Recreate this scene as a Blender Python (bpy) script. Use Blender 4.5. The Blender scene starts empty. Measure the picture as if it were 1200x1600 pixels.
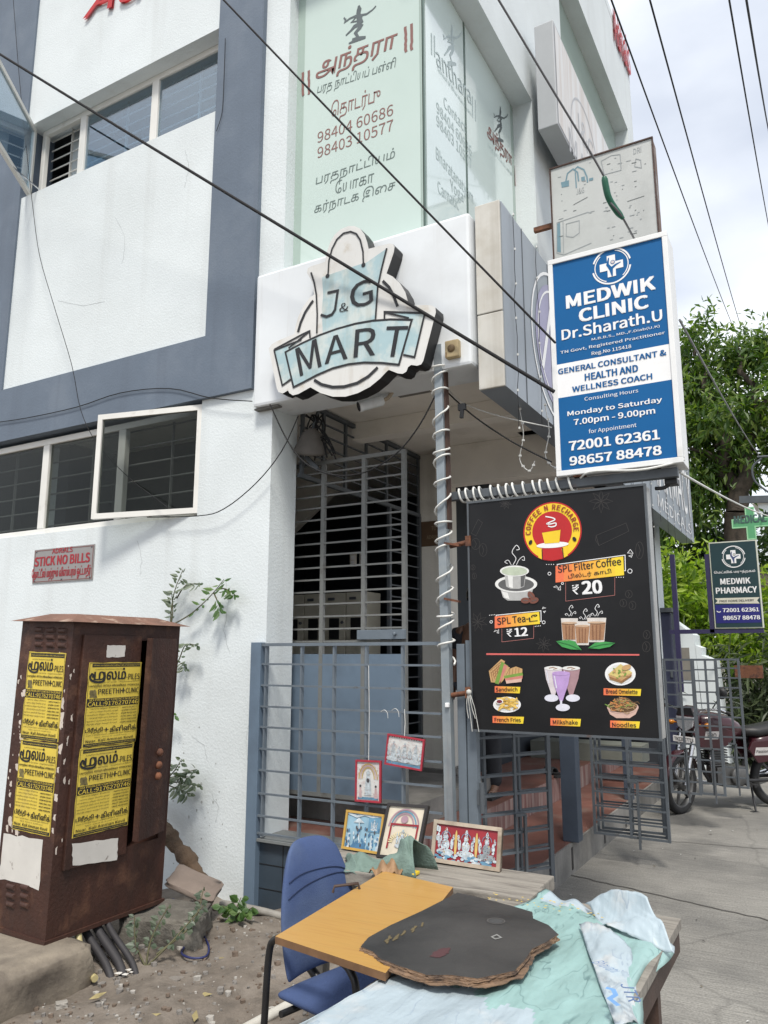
import bpy, bmesh, math, random
import numpy as np
from mathutils import Vector, Matrix, Euler

R = math.radians
SC = bpy.context.scene
COL = SC.collection
# ------------------------------------------------------------------ camera, sky, sun, exposure
F, PITCH, YAW, EYE = 1201.0, R(10.5), R(29.6), 1.6
cam = bpy.data.cameras.new('camera')
cam.sensor_fit = 'VERTICAL'; cam.sensor_height = 36.0; cam.lens = F / 1600 * 36
cam.clip_start = 0.05; cam.clip_end = 2000
camo = bpy.data.objects.new('camera', cam); COL.objects.link(camo)
camo.location = (0, 0, EYE); camo.rotation_euler = (R(90) + PITCH, 0, YAW)
SC.camera = camo

SUN_EL, SUN_AZ = R(58), R(150)        # azimuth clockwise from +Y
world = bpy.data.worlds.new('World'); SC.world = world; world.use_nodes = True
nt = world.node_tree; nt.nodes.clear()
wo = nt.nodes.new('ShaderNodeOutputWorld'); bg = nt.nodes.new('ShaderNodeBackground')
sky = nt.nodes.new('ShaderNodeTexSky'); sky.sky_type = 'NISHITA'; sky.sun_disc = False
sky.sun_elevation = SUN_EL; sky.sun_rotation = SUN_AZ; sky.air_density = 1.0; sky.dust_density = 1.5
tc = nt.nodes.new('ShaderNodeTexCoord'); mp = nt.nodes.new('ShaderNodeMapping')
mp.inputs['Scale'].default_value = (1.0, 1.0, 2.2)
nz = nt.nodes.new('ShaderNodeTexNoise'); nz.inputs['Scale'].default_value = 2.6; nz.inputs['Detail'].default_value = 7; nz.inputs['Roughness'].default_value = .55
nz2 = nt.nodes.new('ShaderNodeTexNoise'); nz2.inputs['Scale'].default_value = 1.3; nz2.inputs['Detail'].default_value = 4
rp = nt.nodes.new('ShaderNodeValToRGB')
rp.color_ramp.elements[0].position = .36; rp.color_ramp.elements[0].color = (.78, .78, .78, 1)
rp.color_ramp.elements[1].position = .6; rp.color_ramp.elements[1].color = (1, 1, 1, 1)
rc = nt.nodes.new('ShaderNodeValToRGB')
rc.color_ramp.elements[0].position = .38; rc.color_ramp.elements[0].color = (5.3, 5.7, 6.5, 1)
rc.color_ramp.elements[1].position = .60; rc.color_ramp.elements[1].color = (8.3, 8.6, 9.0, 1)
mx = nt.nodes.new('ShaderNodeMix'); mx.data_type = 'RGBA'
bg.inputs['Strength'].default_value = .10
ln = nt.links.new
ln(tc.outputs['Generated'], mp.inputs['Vector']); ln(mp.outputs[0], nz.inputs['Vector']); ln(mp.outputs[0], nz2.inputs['Vector'])
ln(nz.outputs['Fac'], rp.inputs['Fac']); ln(nz2.outputs['Fac'], rc.inputs['Fac'])
ln(rp.outputs['Color'], mx.inputs['Factor']); ln(sky.outputs['Color'], mx.inputs['A']); ln(rc.outputs['Color'], mx.inputs['B'])
ln(mx.outputs['Result'], bg.inputs['Color']); ln(bg.outputs[0], wo.inputs['Surface'])

sun = bpy.data.lights.new('sun', 'SUN'); sun.energy = 2.5; sun.angle = R(12); sun.color = (1, .95, .87)
suno = bpy.data.objects.new('sun', sun); COL.objects.link(suno)
sd = Vector((math.sin(SUN_AZ) * math.cos(SUN_EL), math.cos(SUN_AZ) * math.cos(SUN_EL), math.sin(SUN_EL)))
suno.rotation_euler = sd.to_track_quat('Z', 'Y').to_euler(); suno.location = (0, -5, 20)
SC.view_settings.view_transform = 'Standard'; SC.view_settings.look = 'None'
SC.view_settings.gamma = 1; SC.view_settings.exposure = 0.60
SC.cycles.max_bounces = 8; SC.cycles.transparent_max_bounces = 24

# ------------------------------------------------------------------ measuring: pixel of the photograph -> point on a plane of the place
_fw = Vector((-math.sin(YAW) * math.cos(PITCH), math.cos(YAW) * math.cos(PITCH), math.sin(PITCH)))
_rt = Vector((math.cos(YAW), math.sin(YAW), 0)); _up = _rt.cross(_fw); EYEP = Vector((0, 0, EYE))
def ray(px, py): return _fw + _rt * ((px - 600) / F) - _up * ((py - 800) / F)
def atY(px, py, y): d = ray(px, py); return EYEP + d * (y / d.y)
def atX(px, py, x): d = ray(px, py); return EYEP + d * (x / d.x)
def atZ(px, py, z): d = ray(px, py); return EYEP + d * ((z - EYE) / d.z)

class Plane:
    """a flat face of a real object: origin, two axes, outward normal"""
    def __init__(s, o, u, v):
        s.o, s.u, s.v = Vector(o), Vector(u).normalized(), Vector(v).normalized(); s.n = s.u.cross(s.v)
    def p2(s, px, py):
        d = ray(px, py); t = (s.o - EYEP).dot(s.n) / d.dot(s.n); q = EYEP + d * t - s.o
        return (q.dot(s.u), q.dot(s.v))
    def p3(s, uv, lift=0): return s.o + s.u * uv[0] + s.v * uv[1] + s.n * lift
def planeL(y): return Plane((0, y, 0), (1, 0, 0), (0, 0, 1))      # faces the lane (-Y)
def planeR(x): return Plane((x, 0, 0), (0, 1, 0), (0, 0, 1))      # faces the street (+X)

# ------------------------------------------------------------------ mesh builder
def frames(pts):
    pts = [Vector(p) for p in pts]; out = []; n = len(pts); prev = None
    for i in range(n):
        t = (pts[min(i + 1, n - 1)] - pts[max(i - 1, 0)])
        t = t.normalized() if t.length > 1e-9 else Vector((0, 0, 1))
        if prev is None:
            a = Vector((0, 0, 1)) if abs(t.z) < .9 else Vector((1, 0, 0)); x = t.cross(a).normalized()
        else:
            x = prev - t * prev.dot(t); x = x.normalized() if x.length > 1e-6 else t.orthogonal().normalized()
        prev = x; out.append((pts[i], x, t.cross(x)))
    return out
class MB:
    def __init__(s): s.v = []; s.f = []; s.m = []; s.s = []; s.k = 0
    def up(s, lift): s.k += 1; return lift + min(s.k, 160) * 4e-6      # later prints lie a hair above earlier ones
    def add(s, vs, fs, m=0, sm=False):
        b = len(s.v); s.v += [tuple(p) for p in vs]
        for f in fs: s.f.append(tuple(i + b for i in f)); s.m.append(m); s.s.append(sm)
        return s
    def box(s, x0, x1, y0, y1, z0, z1, m=0):
        return s.add([(x, y, z) for z in (z0, z1) for y in (y0, y1) for x in (x0, x1)],
                     [(0, 2, 3, 1), (4, 5, 7, 6), (0, 1, 5, 4), (2, 6, 7, 3), (0, 4, 6, 2), (1, 3, 7, 5)], m)
    def bar(s, p, q, w, h=None, m=0, up=None):
        p, q = Vector(p), Vector(q); t = (q - p).normalized(); h = h or w
        a = Vector(up) if up else (Vector((0, 0, 1)) if abs(t.z) < .9 else Vector((0, 1, 0)))
        x = t.cross(a).normalized() * w / 2; y = x.cross(t).normalized() * h / 2
        vs = [c + dx * x + dy * y for c in (p, q) for dy in (-1, 1) for dx in (-1, 1)]
        return s.add(vs, [(0, 2, 3, 1), (4, 5, 7, 6), (0, 1, 5, 4), (2, 6, 7, 3), (0, 4, 6, 2), (1, 3, 7, 5)], m)
    def tube(s, pts, r, n=8, m=0, caps=True, sq=None):
        fr = frames(pts); vs = []; fs = []
        for i, (c, x, y) in enumerate(fr):
            ri = r[i] if hasattr(r, '__len__') else r
            for k in range(n):
                a = 2 * math.pi * k / n; vs.append(c + x * math.cos(a) * ri + y * math.sin(a) * ri * (sq or 1))
        for i in range(len(fr) - 1):
            for k in range(n): fs.append((i * n + k, i * n + (k + 1) % n, (i + 1) * n + (k + 1) % n, (i + 1) * n + k))
        s.add(vs, fs, m, True)
        if caps and n > 2:
            e = len(fr) - 1
            s.add([vs[k] for k in range(n)], [tuple(range(n))[::-1]], m); s.add([vs[e * n + k] for k in range(n)], [tuple(range(n))], m)
        return s
    def lathe(s, prof, o=(0, 0, 0), ax=(0, 0, 1), n=20, m=0, sm=True):
        o = Vector(o); a = Vector(ax).normalized(); x = a.orthogonal().normalized(); y = a.cross(x); vs = []; fs = []
        for r, h in prof:
            for k in range(n):
                t = 2 * math.pi * k / n; vs.append(o + a * h + (x * math.cos(t) + y * math.sin(t)) * r)
        for i in range(len(prof) - 1):
            for k in range(n): fs.append((i * n + k, i * n + (k + 1) % n, (i + 1) * n + (k + 1) % n, (i + 1) * n + k))
        return s.add(vs, fs, m, sm)
    def prism(s, pl, pts, l0, l1, m=0, mside=None):
        """2D outline on a plane, extruded from lift l0 (back) to l1 (front)"""
        n = len(pts); b = [pl.p3(p, l0) for p in pts]; f = [pl.p3(p, l1) for p in pts]
        s.add(f, [tuple(range(n))], m); s.add(b, [tuple(range(n))[::-1]], m if mside is None else mside)
        return s.add(b + f, [(i, (i + 1) % n, n + (i + 1) % n, n + i) for i in range(n)], m if mside is None else mside)
    def flat(s, pl, pts, lift=.001, m=0):
        lift = s.up(lift); return s.add([pl.p3(p, lift) for p in pts], [tuple(range(len(pts)))], m)
    def stroke(s, pl, pts, w, lift=.001, m=0, closed=False):
        pts = [Vector((p[0], p[1])) for p in pts]; n = len(pts); L = []; Rr = []
        for i in range(n):
            a = pts[(i - 1) % n] if (closed or i > 0) else pts[i]; b = pts[(i + 1) % n] if (closed or i < n - 1) else pts[i]
            d1 = (pts[i] - a); d2 = (b - pts[i]); t = (d1.normalized() if d1.length else Vector((0, 0))) + (d2.normalized() if d2.length else Vector((0, 0)))
            t = t.normalized() if t.length > 1e-6 else Vector((1, 0)); nn = Vector((-t.y, t.x))
            ref = d1 if d1.length else d2; k = abs(Vector((-ref.y, ref.x)).normalized().dot(nn)); k = max(k, .5)
            ww = (w[i] if hasattr(w, '__len__') else w) / 2 / k; L.append(pts[i] + nn * ww); Rr.append(pts[i] - nn * ww)
        lift = s.up(lift); vs = [pl.p3(p, lift) for p in L + Rr]; c = n if closed else n - 1
        return s.add(vs, [(i, (i + 1) % n, n + (i + 1) % n, n + i) for i in range(c)], m)
    def ell(s, pl, c, rx, ry, lift=.001, m=0, n=32, rot=0, a0=0, a1=360):
        ps = []
        k = n if a1 - a0 >= 360 else n + 1
        for i in range(k):
            a = R(a0 + (a1 - a0) * i / n); x, y = rx * math.cos(a), ry * math.sin(a)
            ps.append((c[0] + x * math.cos(rot) - y * math.sin(rot), c[1] + x * math.sin(rot) + y * math.cos(rot)))
        return s.flat(pl, ps, lift, m)
    def ring(s, pl, c, r, w, lift=.001, m=0, a0=0, a1=360, n=40, ry=None):
        ps = [(c[0] + r * math.cos(R(a0 + (a1 - a0) * i / n)), c[1] + (ry or r) * math.sin(R(a0 + (a1 - a0) * i / n))) for i in range(n + 1)]
        return s.stroke(pl, ps, w, lift, m)
    def text(s, pl, txt, a, b, h=None, lift=.0015, m=0, bold=0., shear=0., ink=False):
        """letters of txt with the baseline from a to b (plane coordinates); h = cap height (or ink height)"""
        vs, fs, x0, x1, y0, y1, cap = glyphs(txt, shear)
        a, b = Vector(a), Vector(b); d = b - a; L = d.length; d = d / L; nrm = Vector((-d.y, d.x)); kx = L / (x1 - x0)
        if ink: ky = h / (y1 - y0); oy = y0
        else: ky = (h if h else cap * kx) / cap; oy = 0
        kb = h / 2 if h else ky * .5
        if bold > .004:          # heavier weight: the same letters laid again a hair to each side
            ox = bold * 1.25 * kb; oyy = bold * .7 * kb; sc = max((L - 2 * ox) / L, .5)
            for i, (ex, ey) in enumerate(((-1, -1), (1, -1), (-1, 1), (1, 1), (0, 0))):
                s.add([pl.p3(a + d * ((x - x0) * kx * sc + ox + ex * ox) + nrm * ((y - oy) * ky + ey * oyy), lift + i * 2e-4) for x, y in vs], fs, m)
            return s
        return s.add([pl.p3(a + d * ((x - x0) * kx) + nrm * ((y - oy) * ky), lift) for x, y in vs], fs, m)
    def ptext(s, pl, txt, bl, tr, lift=.0015, m=0, bold=0., shear=0., ink=False):
        """baseline-left pixel and cap-top-right pixel"""
        u0, v0 = pl.p2(*bl); u1, v1 = pl.p2(*tr)
        return s.text(pl, txt, (u0, v0), (u1, v0), v1 - v0, lift, m, bold, shear, ink)
    def build(s, name, mats, parent=None, local=False, bevel=0, loc=None):
        me = bpy.data.meshes.new(name)
        o = bpy.data.objects.new(name, me); COL.objects.link(o)
        off = Vector((0, 0, 0))
        if parent is not None:
            o.parent = parent; BASE[o.name] = BASE[parent.name]
            if not local: off = BASE[parent.name]
        else:
            V = np.array(s.v); off = Vector(loc) if loc else Vector(((V[:, 0].min() + V[:, 0].max()) / 2, (V[:, 1].min() + V[:, 1].max()) / 2, V[:, 2].min()))
            o.location = off; BASE[o.name] = off.copy()
        me.from_pydata([tuple(Vector(p) - off) for p in s.v], [], s.f)
        if not isinstance(mats, (list, tuple)): mats = [mats]
        for mm in mats: me.materials.append(mm)
        me.polygons.foreach_set('material_index', s.m); me.polygons.foreach_set('use_smooth', s.s)
        me.update()
        if bevel:
            bm = bmesh.new(); bm.from_mesh(me); bmesh.ops.remove_doubles(bm, verts=bm.verts, dist=1e-5)
            bmesh.ops.recalc_face_normals(bm, faces=bm.faces)
            es = [e for e in bm.edges if len(e.link_faces) == 2 and e.calc_face_angle(0) > .6]
            bmesh.ops.bevel(bm, geom=es, offset=bevel, segments=2, affect='EDGES', profile=.6, clamp_overlap=True)
            bm.to_mesh(me); bm.free()
        else:
            bm = bmesh.new(); bm.from_mesh(me); bmesh.ops.recalc_face_normals(bm, faces=bm.faces); bm.to_mesh(me); bm.free()
        return o
BASE = {}
_G = {}
try: GROT = bpy.data.fonts.load(bpy.utils.resource_path('LOCAL') + '/datafiles/fonts/Noto Sans CJK Regular.woff2')
except Exception: GROT = None
CAP = [0]
def glyphs(txt, shear=0.):
    k = (txt, shear)
    if k not in _G:
        cu = bpy.data.curves.new('t', 'FONT'); cu.body = txt; cu.size = 1; cu.resolution_u = 3; cu.shear = shear; tam = any('\u0b80' <= c <= '\u0bff' or c == '\u20b9' for c in txt) or GROT is None
        if not tam: cu.font = GROT
        ob = bpy.data.objects.new('t', cu); me = bpy.data.meshes.new_from_object(ob)
        vs = [(v.co.x, v.co.y) for v in me.vertices]; fs = [tuple(p.vertices) for p in me.polygons]
        bpy.data.objects.remove(ob); bpy.data.curves.remove(cu); bpy.data.meshes.remove(me)
        xs = [p[0] for p in vs]; ys = [p[1] for p in vs]
        _G[k] = (vs, fs, min(xs), max(xs), min(ys), max(ys), .682 if tam else CAP)
    return _G[k]
if GROT: CAP = 1; CAP = glyphs('H')[5]; _G.clear()
def tag(o, label=None, cat=None, group=None, kind=None):
    if label: o['label'] = label
    if cat: o['category'] = cat
    if group: o['group'] = group
    if kind: o['kind'] = kind
    return o
def thing(name, label, cat, loc, group=None):
    o = bpy.data.objects.new(name, None); COL.objects.link(o); o.location = loc; BASE[o.name] = Vector(loc)
    o.empty_display_size = .2
    return tag(o, label, cat, group)
def copy_tree(o, parent=None):
    c = o.copy(); COL.objects.link(c); c.parent = parent; BASE[c.name] = BASE[o.name]
    for ch in list(o.children): copy_tree(ch, c)
    return c
def sag(p, q, d, n=14):
    p, q = Vector(p), Vector(q); return [p.lerp(q, i / n) - Vector((0, 0, d * 4 * (i / n) * (1 - i / n))) for i in range(n + 1)]
def spline(pts, k=6):
    pts = [Vector(p) for p in pts]; out = []
    for i in range(len(pts) - 1):
        p0, p1, p2, p3 = pts[max(i - 1, 0)], pts[i], pts[i + 1], pts[min(i + 2, len(pts) - 1)]
        for j in range(k):
            t = j / k; out.append(.5 * ((2 * p1) + (p2 - p0) * t + (2 * p0 - 5 * p1 + 4 * p2 - p3) * t * t + (3 * p1 - p0 - 3 * p2 + p3) * t ** 3))
    return out + [pts[-1]]

# ------------------------------------------------------------------ materials
def srgb(r, g, b):
    f = lambda c: (c / 255 / 12.92) if c / 255 <= .04045 else ((c / 255 + .055) / 1.055) ** 2.4
    return (f(r), f(g), f(b))
def mat(name, col, rough=.6, var=.12, scale=6, bump=0., metal=0., col2=None, amt=.5, s2=3., soft=.08, stretch=None, spec=.5, bscale=None, detail=6, coat=0., streak=None):
    m = bpy.data.materials.new(name); m.use_nodes = True; t = m.node_tree; N = t.nodes; ln = t.links.new
    bs = N['Principled BSDF']; bs.inputs['Roughness'].default_value = rough; bs.inputs['Metallic'].default_value = metal
    bs.inputs['Specular IOR Level'].default_value = spec; bs.inputs['Coat Weight'].default_value = coat
    tc = N.new('ShaderNodeTexCoord'); v = tc.outputs['Object']
    if stretch:
        mp = N.new('ShaderNodeMapping'); mp.inputs['Scale'].default_value = stretch; ln(v, mp.inputs['Vector']); vv = mp.outputs[0]
    else: vv = v
    def noise(sc, vec, det=detail):
        n = N.new('ShaderNodeTexNoise'); n.inputs['Scale'].default_value = sc; n.inputs['Detail'].default_value = det; n.inputs['Roughness'].default_value = .6
        ln(vec, n.inputs['Vector']); return n.outputs['Fac']
    def mix(fac, a, b, mode='MIX'):
        x = N.new('ShaderNodeMix'); x.data_type = 'RGBA'; x.blend_type = mode
        for sock, val in ((x.inputs['Factor'], fac), (x.inputs['A'], a), (x.inputs['B'], b)):
            if hasattr(val, 'is_output'): ln(val, sock)
            else: sock.default_value = val if isinstance(val, float) else (*val, 1)
        return x.outputs['Result']
    f = noise(scale, vv)
    lo = tuple(c * (1 - var) for c in col); hi = tuple(min(c * (1 + var), 1) for c in col)
    rp = N.new('ShaderNodeValToRGB'); rp.color_ramp.elements[0].position = .3; rp.color_ramp.elements[1].position = .7
    rp.color_ramp.elements[0].color = (*lo, 1); rp.color_ramp.elements[1].color = (*hi, 1); ln(f, rp.inputs['Fac']); c = rp.outputs['Color']
    def thr(fac, pos, sf):
        r = N.new('ShaderNodeValToRGB'); r.color_ramp.elements[0].position = max(pos - sf, 0); r.color_ramp.elements[1].position = min(pos + sf, 1)
        ln(fac, r.inputs['Fac']); return r.outputs['Color']
    if col2 is not None: c = mix(thr(noise(s2, vv, 8), 1 - amt, soft), c, col2)
    if streak:      # (colour, amount, xy scale, z scale): rain streaks running down
        mp2 = N.new('ShaderNodeMapping'); mp2.inputs['Scale'].default_value = (streak[2], streak[2], streak[3]); ln(v, mp2.inputs['Vector'])
        k = thr(noise(1., mp2.outputs[0], 5), 1 - streak[1], .16)
        mm = N.new('ShaderNodeMath'); mm.operation = 'MULTIPLY'; mm.inputs[1].default_value = .6; ln(k, mm.inputs[0])
        c = mix(mm.outputs[0], c, streak[0])
    ln(c, bs.inputs['Base Color'])
    if bump:
        b = N.new('ShaderNodeBump'); b.inputs['Strength'].default_value = bump; b.inputs['Distance'].default_value = .01
        ln(noise(bscale or scale * 6, v, 5), b.inputs['Height']); ln(b.outputs[0], bs.inputs['Normal'])
    return m
def glass(name, tint, refl=.25, rough=.02, gcol=(.9, .95, 1)):
    m = bpy.data.materials.new(name); m.use_nodes = True; t = m.node_tree; N = t.nodes; ln = t.links.new; N.clear()
    o = N.new('ShaderNodeOutputMaterial'); tr = N.new('ShaderNodeBsdfTransparent'); tr.inputs['Color'].default_value = (*tint, 1)
    g = N.new('ShaderNodeBsdfGlossy'); g.inputs['Roughness'].default_value = rough; g.inputs['Color'].default_value = (*gcol, 1)
    lw0 = N.new('ShaderNodeLayerWeight'); lw0.inputs['Blend'].default_value = .5; lw = N.new('ShaderNodeMath'); lw.operation = 'POWER'; lw.inputs[1].default_value = 4.2; ln(lw0.outputs['Facing'], lw.inputs[0])
    mm = N.new('ShaderNodeMath'); mm.operation = 'ADD'; mm.inputs[1].default_value = refl; mm.use_clamp = True
    mx = N.new('ShaderNodeMixShader'); ln(lw.outputs[0], mm.inputs[0]); ln(mm.outputs[0], mx.inputs[0]); ln(tr.outputs[0], mx.inputs[1]); ln(g.outputs[0], mx.inputs[2]); ln(mx.outputs[0], o.inputs['Surface'])
    return m
def leafmat(name, c1, c2, c3, trans=.35):
    m = bpy.data.materials.new(name); m.use_nodes = True; t = m.node_tree; N = t.nodes; ln = t.links.new; N.clear()
    o = N.new('ShaderNodeOutputMaterial'); ge = N.new('ShaderNodeNewGeometry'); r = N.new('ShaderNodeValToRGB')
    r.color_ramp.elements[0].color = (*c1, 1); r.color_ramp.elements[1].color = (*c3, 1); e = r.color_ramp.elements.new(.55); e.color = (*c2, 1)
    ln(ge.outputs['Random Per Island'], r.inputs['Fac'])
    p = N.new('ShaderNodeBsdfPrincipled'); p.inputs['Roughness'].default_value = .45; tl = N.new('ShaderNodeBsdfTranslucent'); mx = N.new('ShaderNodeMixShader'); mx.inputs[0].default_value = trans
    hs = N.new('ShaderNodeMix'); hs.data_type = 'RGBA'; hs.blend_type = 'MULTIPLY'; hs.inputs['Factor'].default_value = 1; hs.inputs['B'].default_value = (1.5, 1.7, .6, 1)
    ln(r.outputs[0], p.inputs['Base Color']); ln(r.outputs[0], hs.inputs['A']); ln(hs.outputs['Result'], tl.inputs['Color']); ln(p.outputs[0], mx.inputs[1]); ln(tl.outputs[0], mx.inputs[2]); ln(mx.outputs[0], o.inputs['Surface'])
    return m
WALL = mat('white_wall', (.66, .705, .715), .75, .05, 1.4, .32, bscale=60, col2=(.60, .64, .645), amt=.38, s2=.8, soft=.14, streak=((.50, .52, .51), .28, 4, .22))
WALLW = mat('cream_wall', (.74, .71, .64), .75, .06, 1.5, .2, bscale=50, col2=(.45, .42, .36), amt=.3, s2=2.2, soft=.12, streak=((.38, .35, .30), .32, 6, .4))
CEIL = mat('ceiling_paint', (.84, .80, .73), .8, .08, 2, .1, col2=(.70, .66, .58), amt=.35, s2=2.5, soft=.1)
GREY = mat('blue_grey_paint', (.118, .150, .195), .6, .10, 1.6, .2, bscale=50, col2=(.155, .185, .225), amt=.38, s2=1.6, soft=.12, streak=((.085, .105, .14), .33, 5, .3))
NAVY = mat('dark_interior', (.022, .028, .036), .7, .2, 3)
TILE = mat('red_floor', (.165, .075, .058), .45, .18, 4, .1, col2=(.21, .15, .125), amt=.38, s2=3.5, soft=.1)
RISER = mat('red_riser', (.15, .045, .04), .55, .2, 4, .1, streak=((.5, .46, .42), .47, 16, 1.2))
CEMENT = mat('cement', (.22, .21, .195), .85, .14, 3, .4, bscale=40, col2=(.13, .125, .115), amt=.42, s2=2.5, soft=.12, streak=((.10, .10, .095), .4, 7, .6))
DKTILE = mat('dark_plinth_tile', (.040, .056, .074), .35, .18, 4, .06, col2=(.07, .085, .10), amt=.3)
STEEL = mat('grey_steel_paint', (.155, .185, .215), .45, .12, 8, .08, col2=(.10, .085, .075), amt=.30, s2=9, soft=.05, metal=.25)
STEELB = mat('blue_steel_sheet', (.125, .175, .235), .5, .10, 2.5, .08, col2=(.085, .115, .155), amt=.4, s2=2.2, soft=.14)
STEELD = mat('dark_steel', (.075, .085, .095), .5, .15, 8, .08, col2=(.09, .06, .05), amt=.3, s2=10)
RUST = mat('rusty_brown_steel', (.048, .0175, .0105), .6, .28, 5, .4, col2=(.095, .042, .024), amt=.40, s2=7, soft=.07, bscale=50, streak=((.024, .012, .009), .40, 9, 1.2))
RUSTO = mat('rust_orange', (.16, .062, .03), .8, .3, 12, .3, col2=(.07, .03, .02), amt=.45, s2=14)
RUSTR = mat('rust_roof', (.165, .085, .058), .75, .25, 7, .35, col2=(.36, .26, .20), amt=.36, s2=10, soft=.06)
WHITE = mat('white_paint', (.74, .745, .74), .5, .04, 4, .05, col2=(.62, .62, .60), amt=.32, s2=5, soft=.1)
WHITED = mat('weathered_white_panel', (.72, .75, .77), .45, .04, 1.5, .03, col2=(.60, .62, .63), amt=.36, s2=1.7, soft=.15, streak=((.45, .42, .38), .28, 9, .5))
ALU = mat('white_window_frame', (.70, .69, .65), .4, .05, 4, .03, col2=(.52, .50, .45), amt=.3, s2=6)
BLACK = mat('black_paint', (.012, .012, .013), .45, .2, 6)
BLACKR = mat('black_rubber', (.018, .018, .019), .7, .2, 20, .1)
INK = mat('print_black', (.010, .010, .011), .55, .1)
PWHITE = mat('print_white', (.80, .80, .80), .5, .04)
RED = mat('print_red', (.46, .012, .014), .5, .08)
YELLOW = mat('print_yellow', (.82, .56, .02), .5, .05)
BLUE = mat('sign_blue', (.003, .100, .285), .5, .05, 2, spec=.25)
CHROME = mat('chrome', (.7, .7, .72), .18, .05, metal=1)
CABLE = mat('cable_black', (.006, .006, .007), .8, .2)
CABLEW = mat('cable_white', (.66, .66, .63), .5, .12, 20)
LGLASS = glass('window_glass', (.62, .64, .63), .02, .03, (.72, .72, .68))
UGLASS = glass('sky_reflecting_glass', (.62, .74, .82), .16)
# ================================================================== SETTING: ground
def sheet(name, x0, x1, y0, y1, z, m, nx=1, ny=1, fz=None, kind='structure'):
    mb = MB(); vs = []; fs = []
    for j in range(ny + 1):
        for i in range(nx + 1):
            x = x0 + (x1 - x0) * i / nx; y = y0 + (y1 - y0) * j / ny; vs.append((x, y, z + (fz(x, y) if fz else 0)))
    for j in range(ny):
        for i in range(nx): a = j * (nx + 1) + i; fs.append((a, a + 1, a + nx + 2, a + nx + 1))
    mb.add(vs, fs, 0, fz is not None); return tag(mb.build(name, m, loc=((x0 + x1) / 2, (y0 + y1) / 2, z)), kind=kind)
def concrete_mat():
    m = mat('concrete_paving', (.245, .235, .215), .85, .16, 1.2, 0, col2=(.155, .15, .14), amt=.44, s2=1.6, soft=.12)
    t = m.node_tree; N = t.nodes; ln = t.links.new; bs = N['Principled BSDF']
    tc = N.new('ShaderNodeTexCoord'); mp = N.new('ShaderNodeMapping'); mp.inputs['Rotation'].default_value = (0, 0, R(28)); mp.inputs['Scale'].default_value = (2.0, 26, 1)
    n = N.new('ShaderNodeTexNoise'); n.inputs['Scale'].default_value = 2.2; n.inputs['Detail'].default_value = 4; ln(tc.outputs['Object'], mp.inputs['Vector']); ln(mp.outputs[0], n.inputs['Vector'])
    n2 = N.new('ShaderNodeTexNoise'); n2.inputs['Scale'].default_value = 90; n2.inputs['Detail'].default_value = 5; ln(tc.outputs['Object'], n2.inputs['Vector'])
    ad = N.new('ShaderNodeMath'); ad.operation = 'MULTIPLY_ADD'; ad.inputs[1].default_value = .35; ln(n2.outputs[0], ad.inputs[0]); ln(n.outputs[0], ad.inputs[2])
    b = N.new('ShaderNodeBump'); b.inputs['Strength'].default_value = .8; b.inputs['Distance'].default_value = .012; ln(ad.outputs[0], b.inputs['Height']); ln(b.outputs[0], bs.inputs['Normal'])
    # fine cracks
    vo = N.new('ShaderNodeTexVoronoi'); vo.feature = 'DISTANCE_TO_EDGE'; vo.inputs['Scale'].default_value = .42
    wn = N.new('ShaderNodeTexNoise'); wn.inputs['Scale'].default_value = 3.; mxv = N.new('ShaderNodeMix'); mxv.data_type = 'VECTOR'; mxv.inputs['Factor'].default_value = .16
    ln(tc.outputs['Object'], wn.inputs['Vector']); ln(tc.outputs['Object'], mxv.inputs['A']); ln(wn.outputs['Color'], mxv.inputs['B']); ln(mxv.outputs['Result'], vo.inputs['Vector'])
    rp = N.new('ShaderNodeValToRGB'); rp.color_ramp.elements[0].position = .002; rp.color_ramp.elements[0].color = (.80, .80, .80, 1); rp.color_ramp.elements[1].position = .006; ln(vo.outputs['Distance'], rp.inputs['Fac'])
    old = bs.inputs['Base Color'].links[0].from_socket; mu = N.new('ShaderNodeMix'); mu.data_type = 'RGBA'; mu.blend_type = 'MULTIPLY'; mu.inputs['Factor'].default_value = 1
    # broom streaks colour
    rs = N.new('ShaderNodeValToRGB'); rs.color_ramp.elements[0].position = .38; rs.color_ramp.elements[0].color = (.84, .84, .84, 1); rs.color_ramp.elements[1].position = .62; rs.color_ramp.elements[1].color = (1.03, 1.03, 1.03, 1); ln(n.outputs[0], rs.inputs['Fac'])
    mu2 = N.new('ShaderNodeMix'); mu2.data_type = 'RGBA'; mu2.blend_type = 'MULTIPLY'; mu2.inputs['Factor'].default_value = 1
    rg = N.new('ShaderNodeValToRGB'); rg.color_ramp.elements[0].position = .32; rg.color_ramp.elements[0].color = (.74, .74, .73, 1); rg.color_ramp.elements[1].position = .62; rg.color_ramp.elements[1].color = (1.10, 1.10, 1.09, 1); ln(n2.outputs[0], rg.inputs['Fac'])
    mg = N.new('ShaderNodeMix'); mg.data_type = 'RGBA'; mg.blend_type = 'MULTIPLY'; mg.inputs['Factor'].default_value = 1; ln(old, mg.inputs['A']); ln(rg.outputs[0], mg.inputs['B']); old = mg.outputs['Result']
    ln(old, mu.inputs['A']); ln(rp.outputs[0], mu.inputs['B']); ln(mu.outputs['Result'], mu2.inputs['A']); ln(rs.outputs[0], mu2.inputs['B']); ln(mu2.outputs['Result'], bs.inputs['Base Color'])
    return m
CONC = concrete_mat()
DIRT = mat('dirt', (.145, .122, .10), .95, .30, 9, 1.0, col2=(.225, .195, .165), amt=.42, s2=4, soft=.12, bscale=45)
EARTH = mat('earth', (.16, .14, .12), .95, .2, .6, .3, bscale=10)
sheet('ground', -600, 600, -600, 600, -.02, EARTH)
sheet('pavement', -1.9, 14, -6, 60, 0, CONC)
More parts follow.
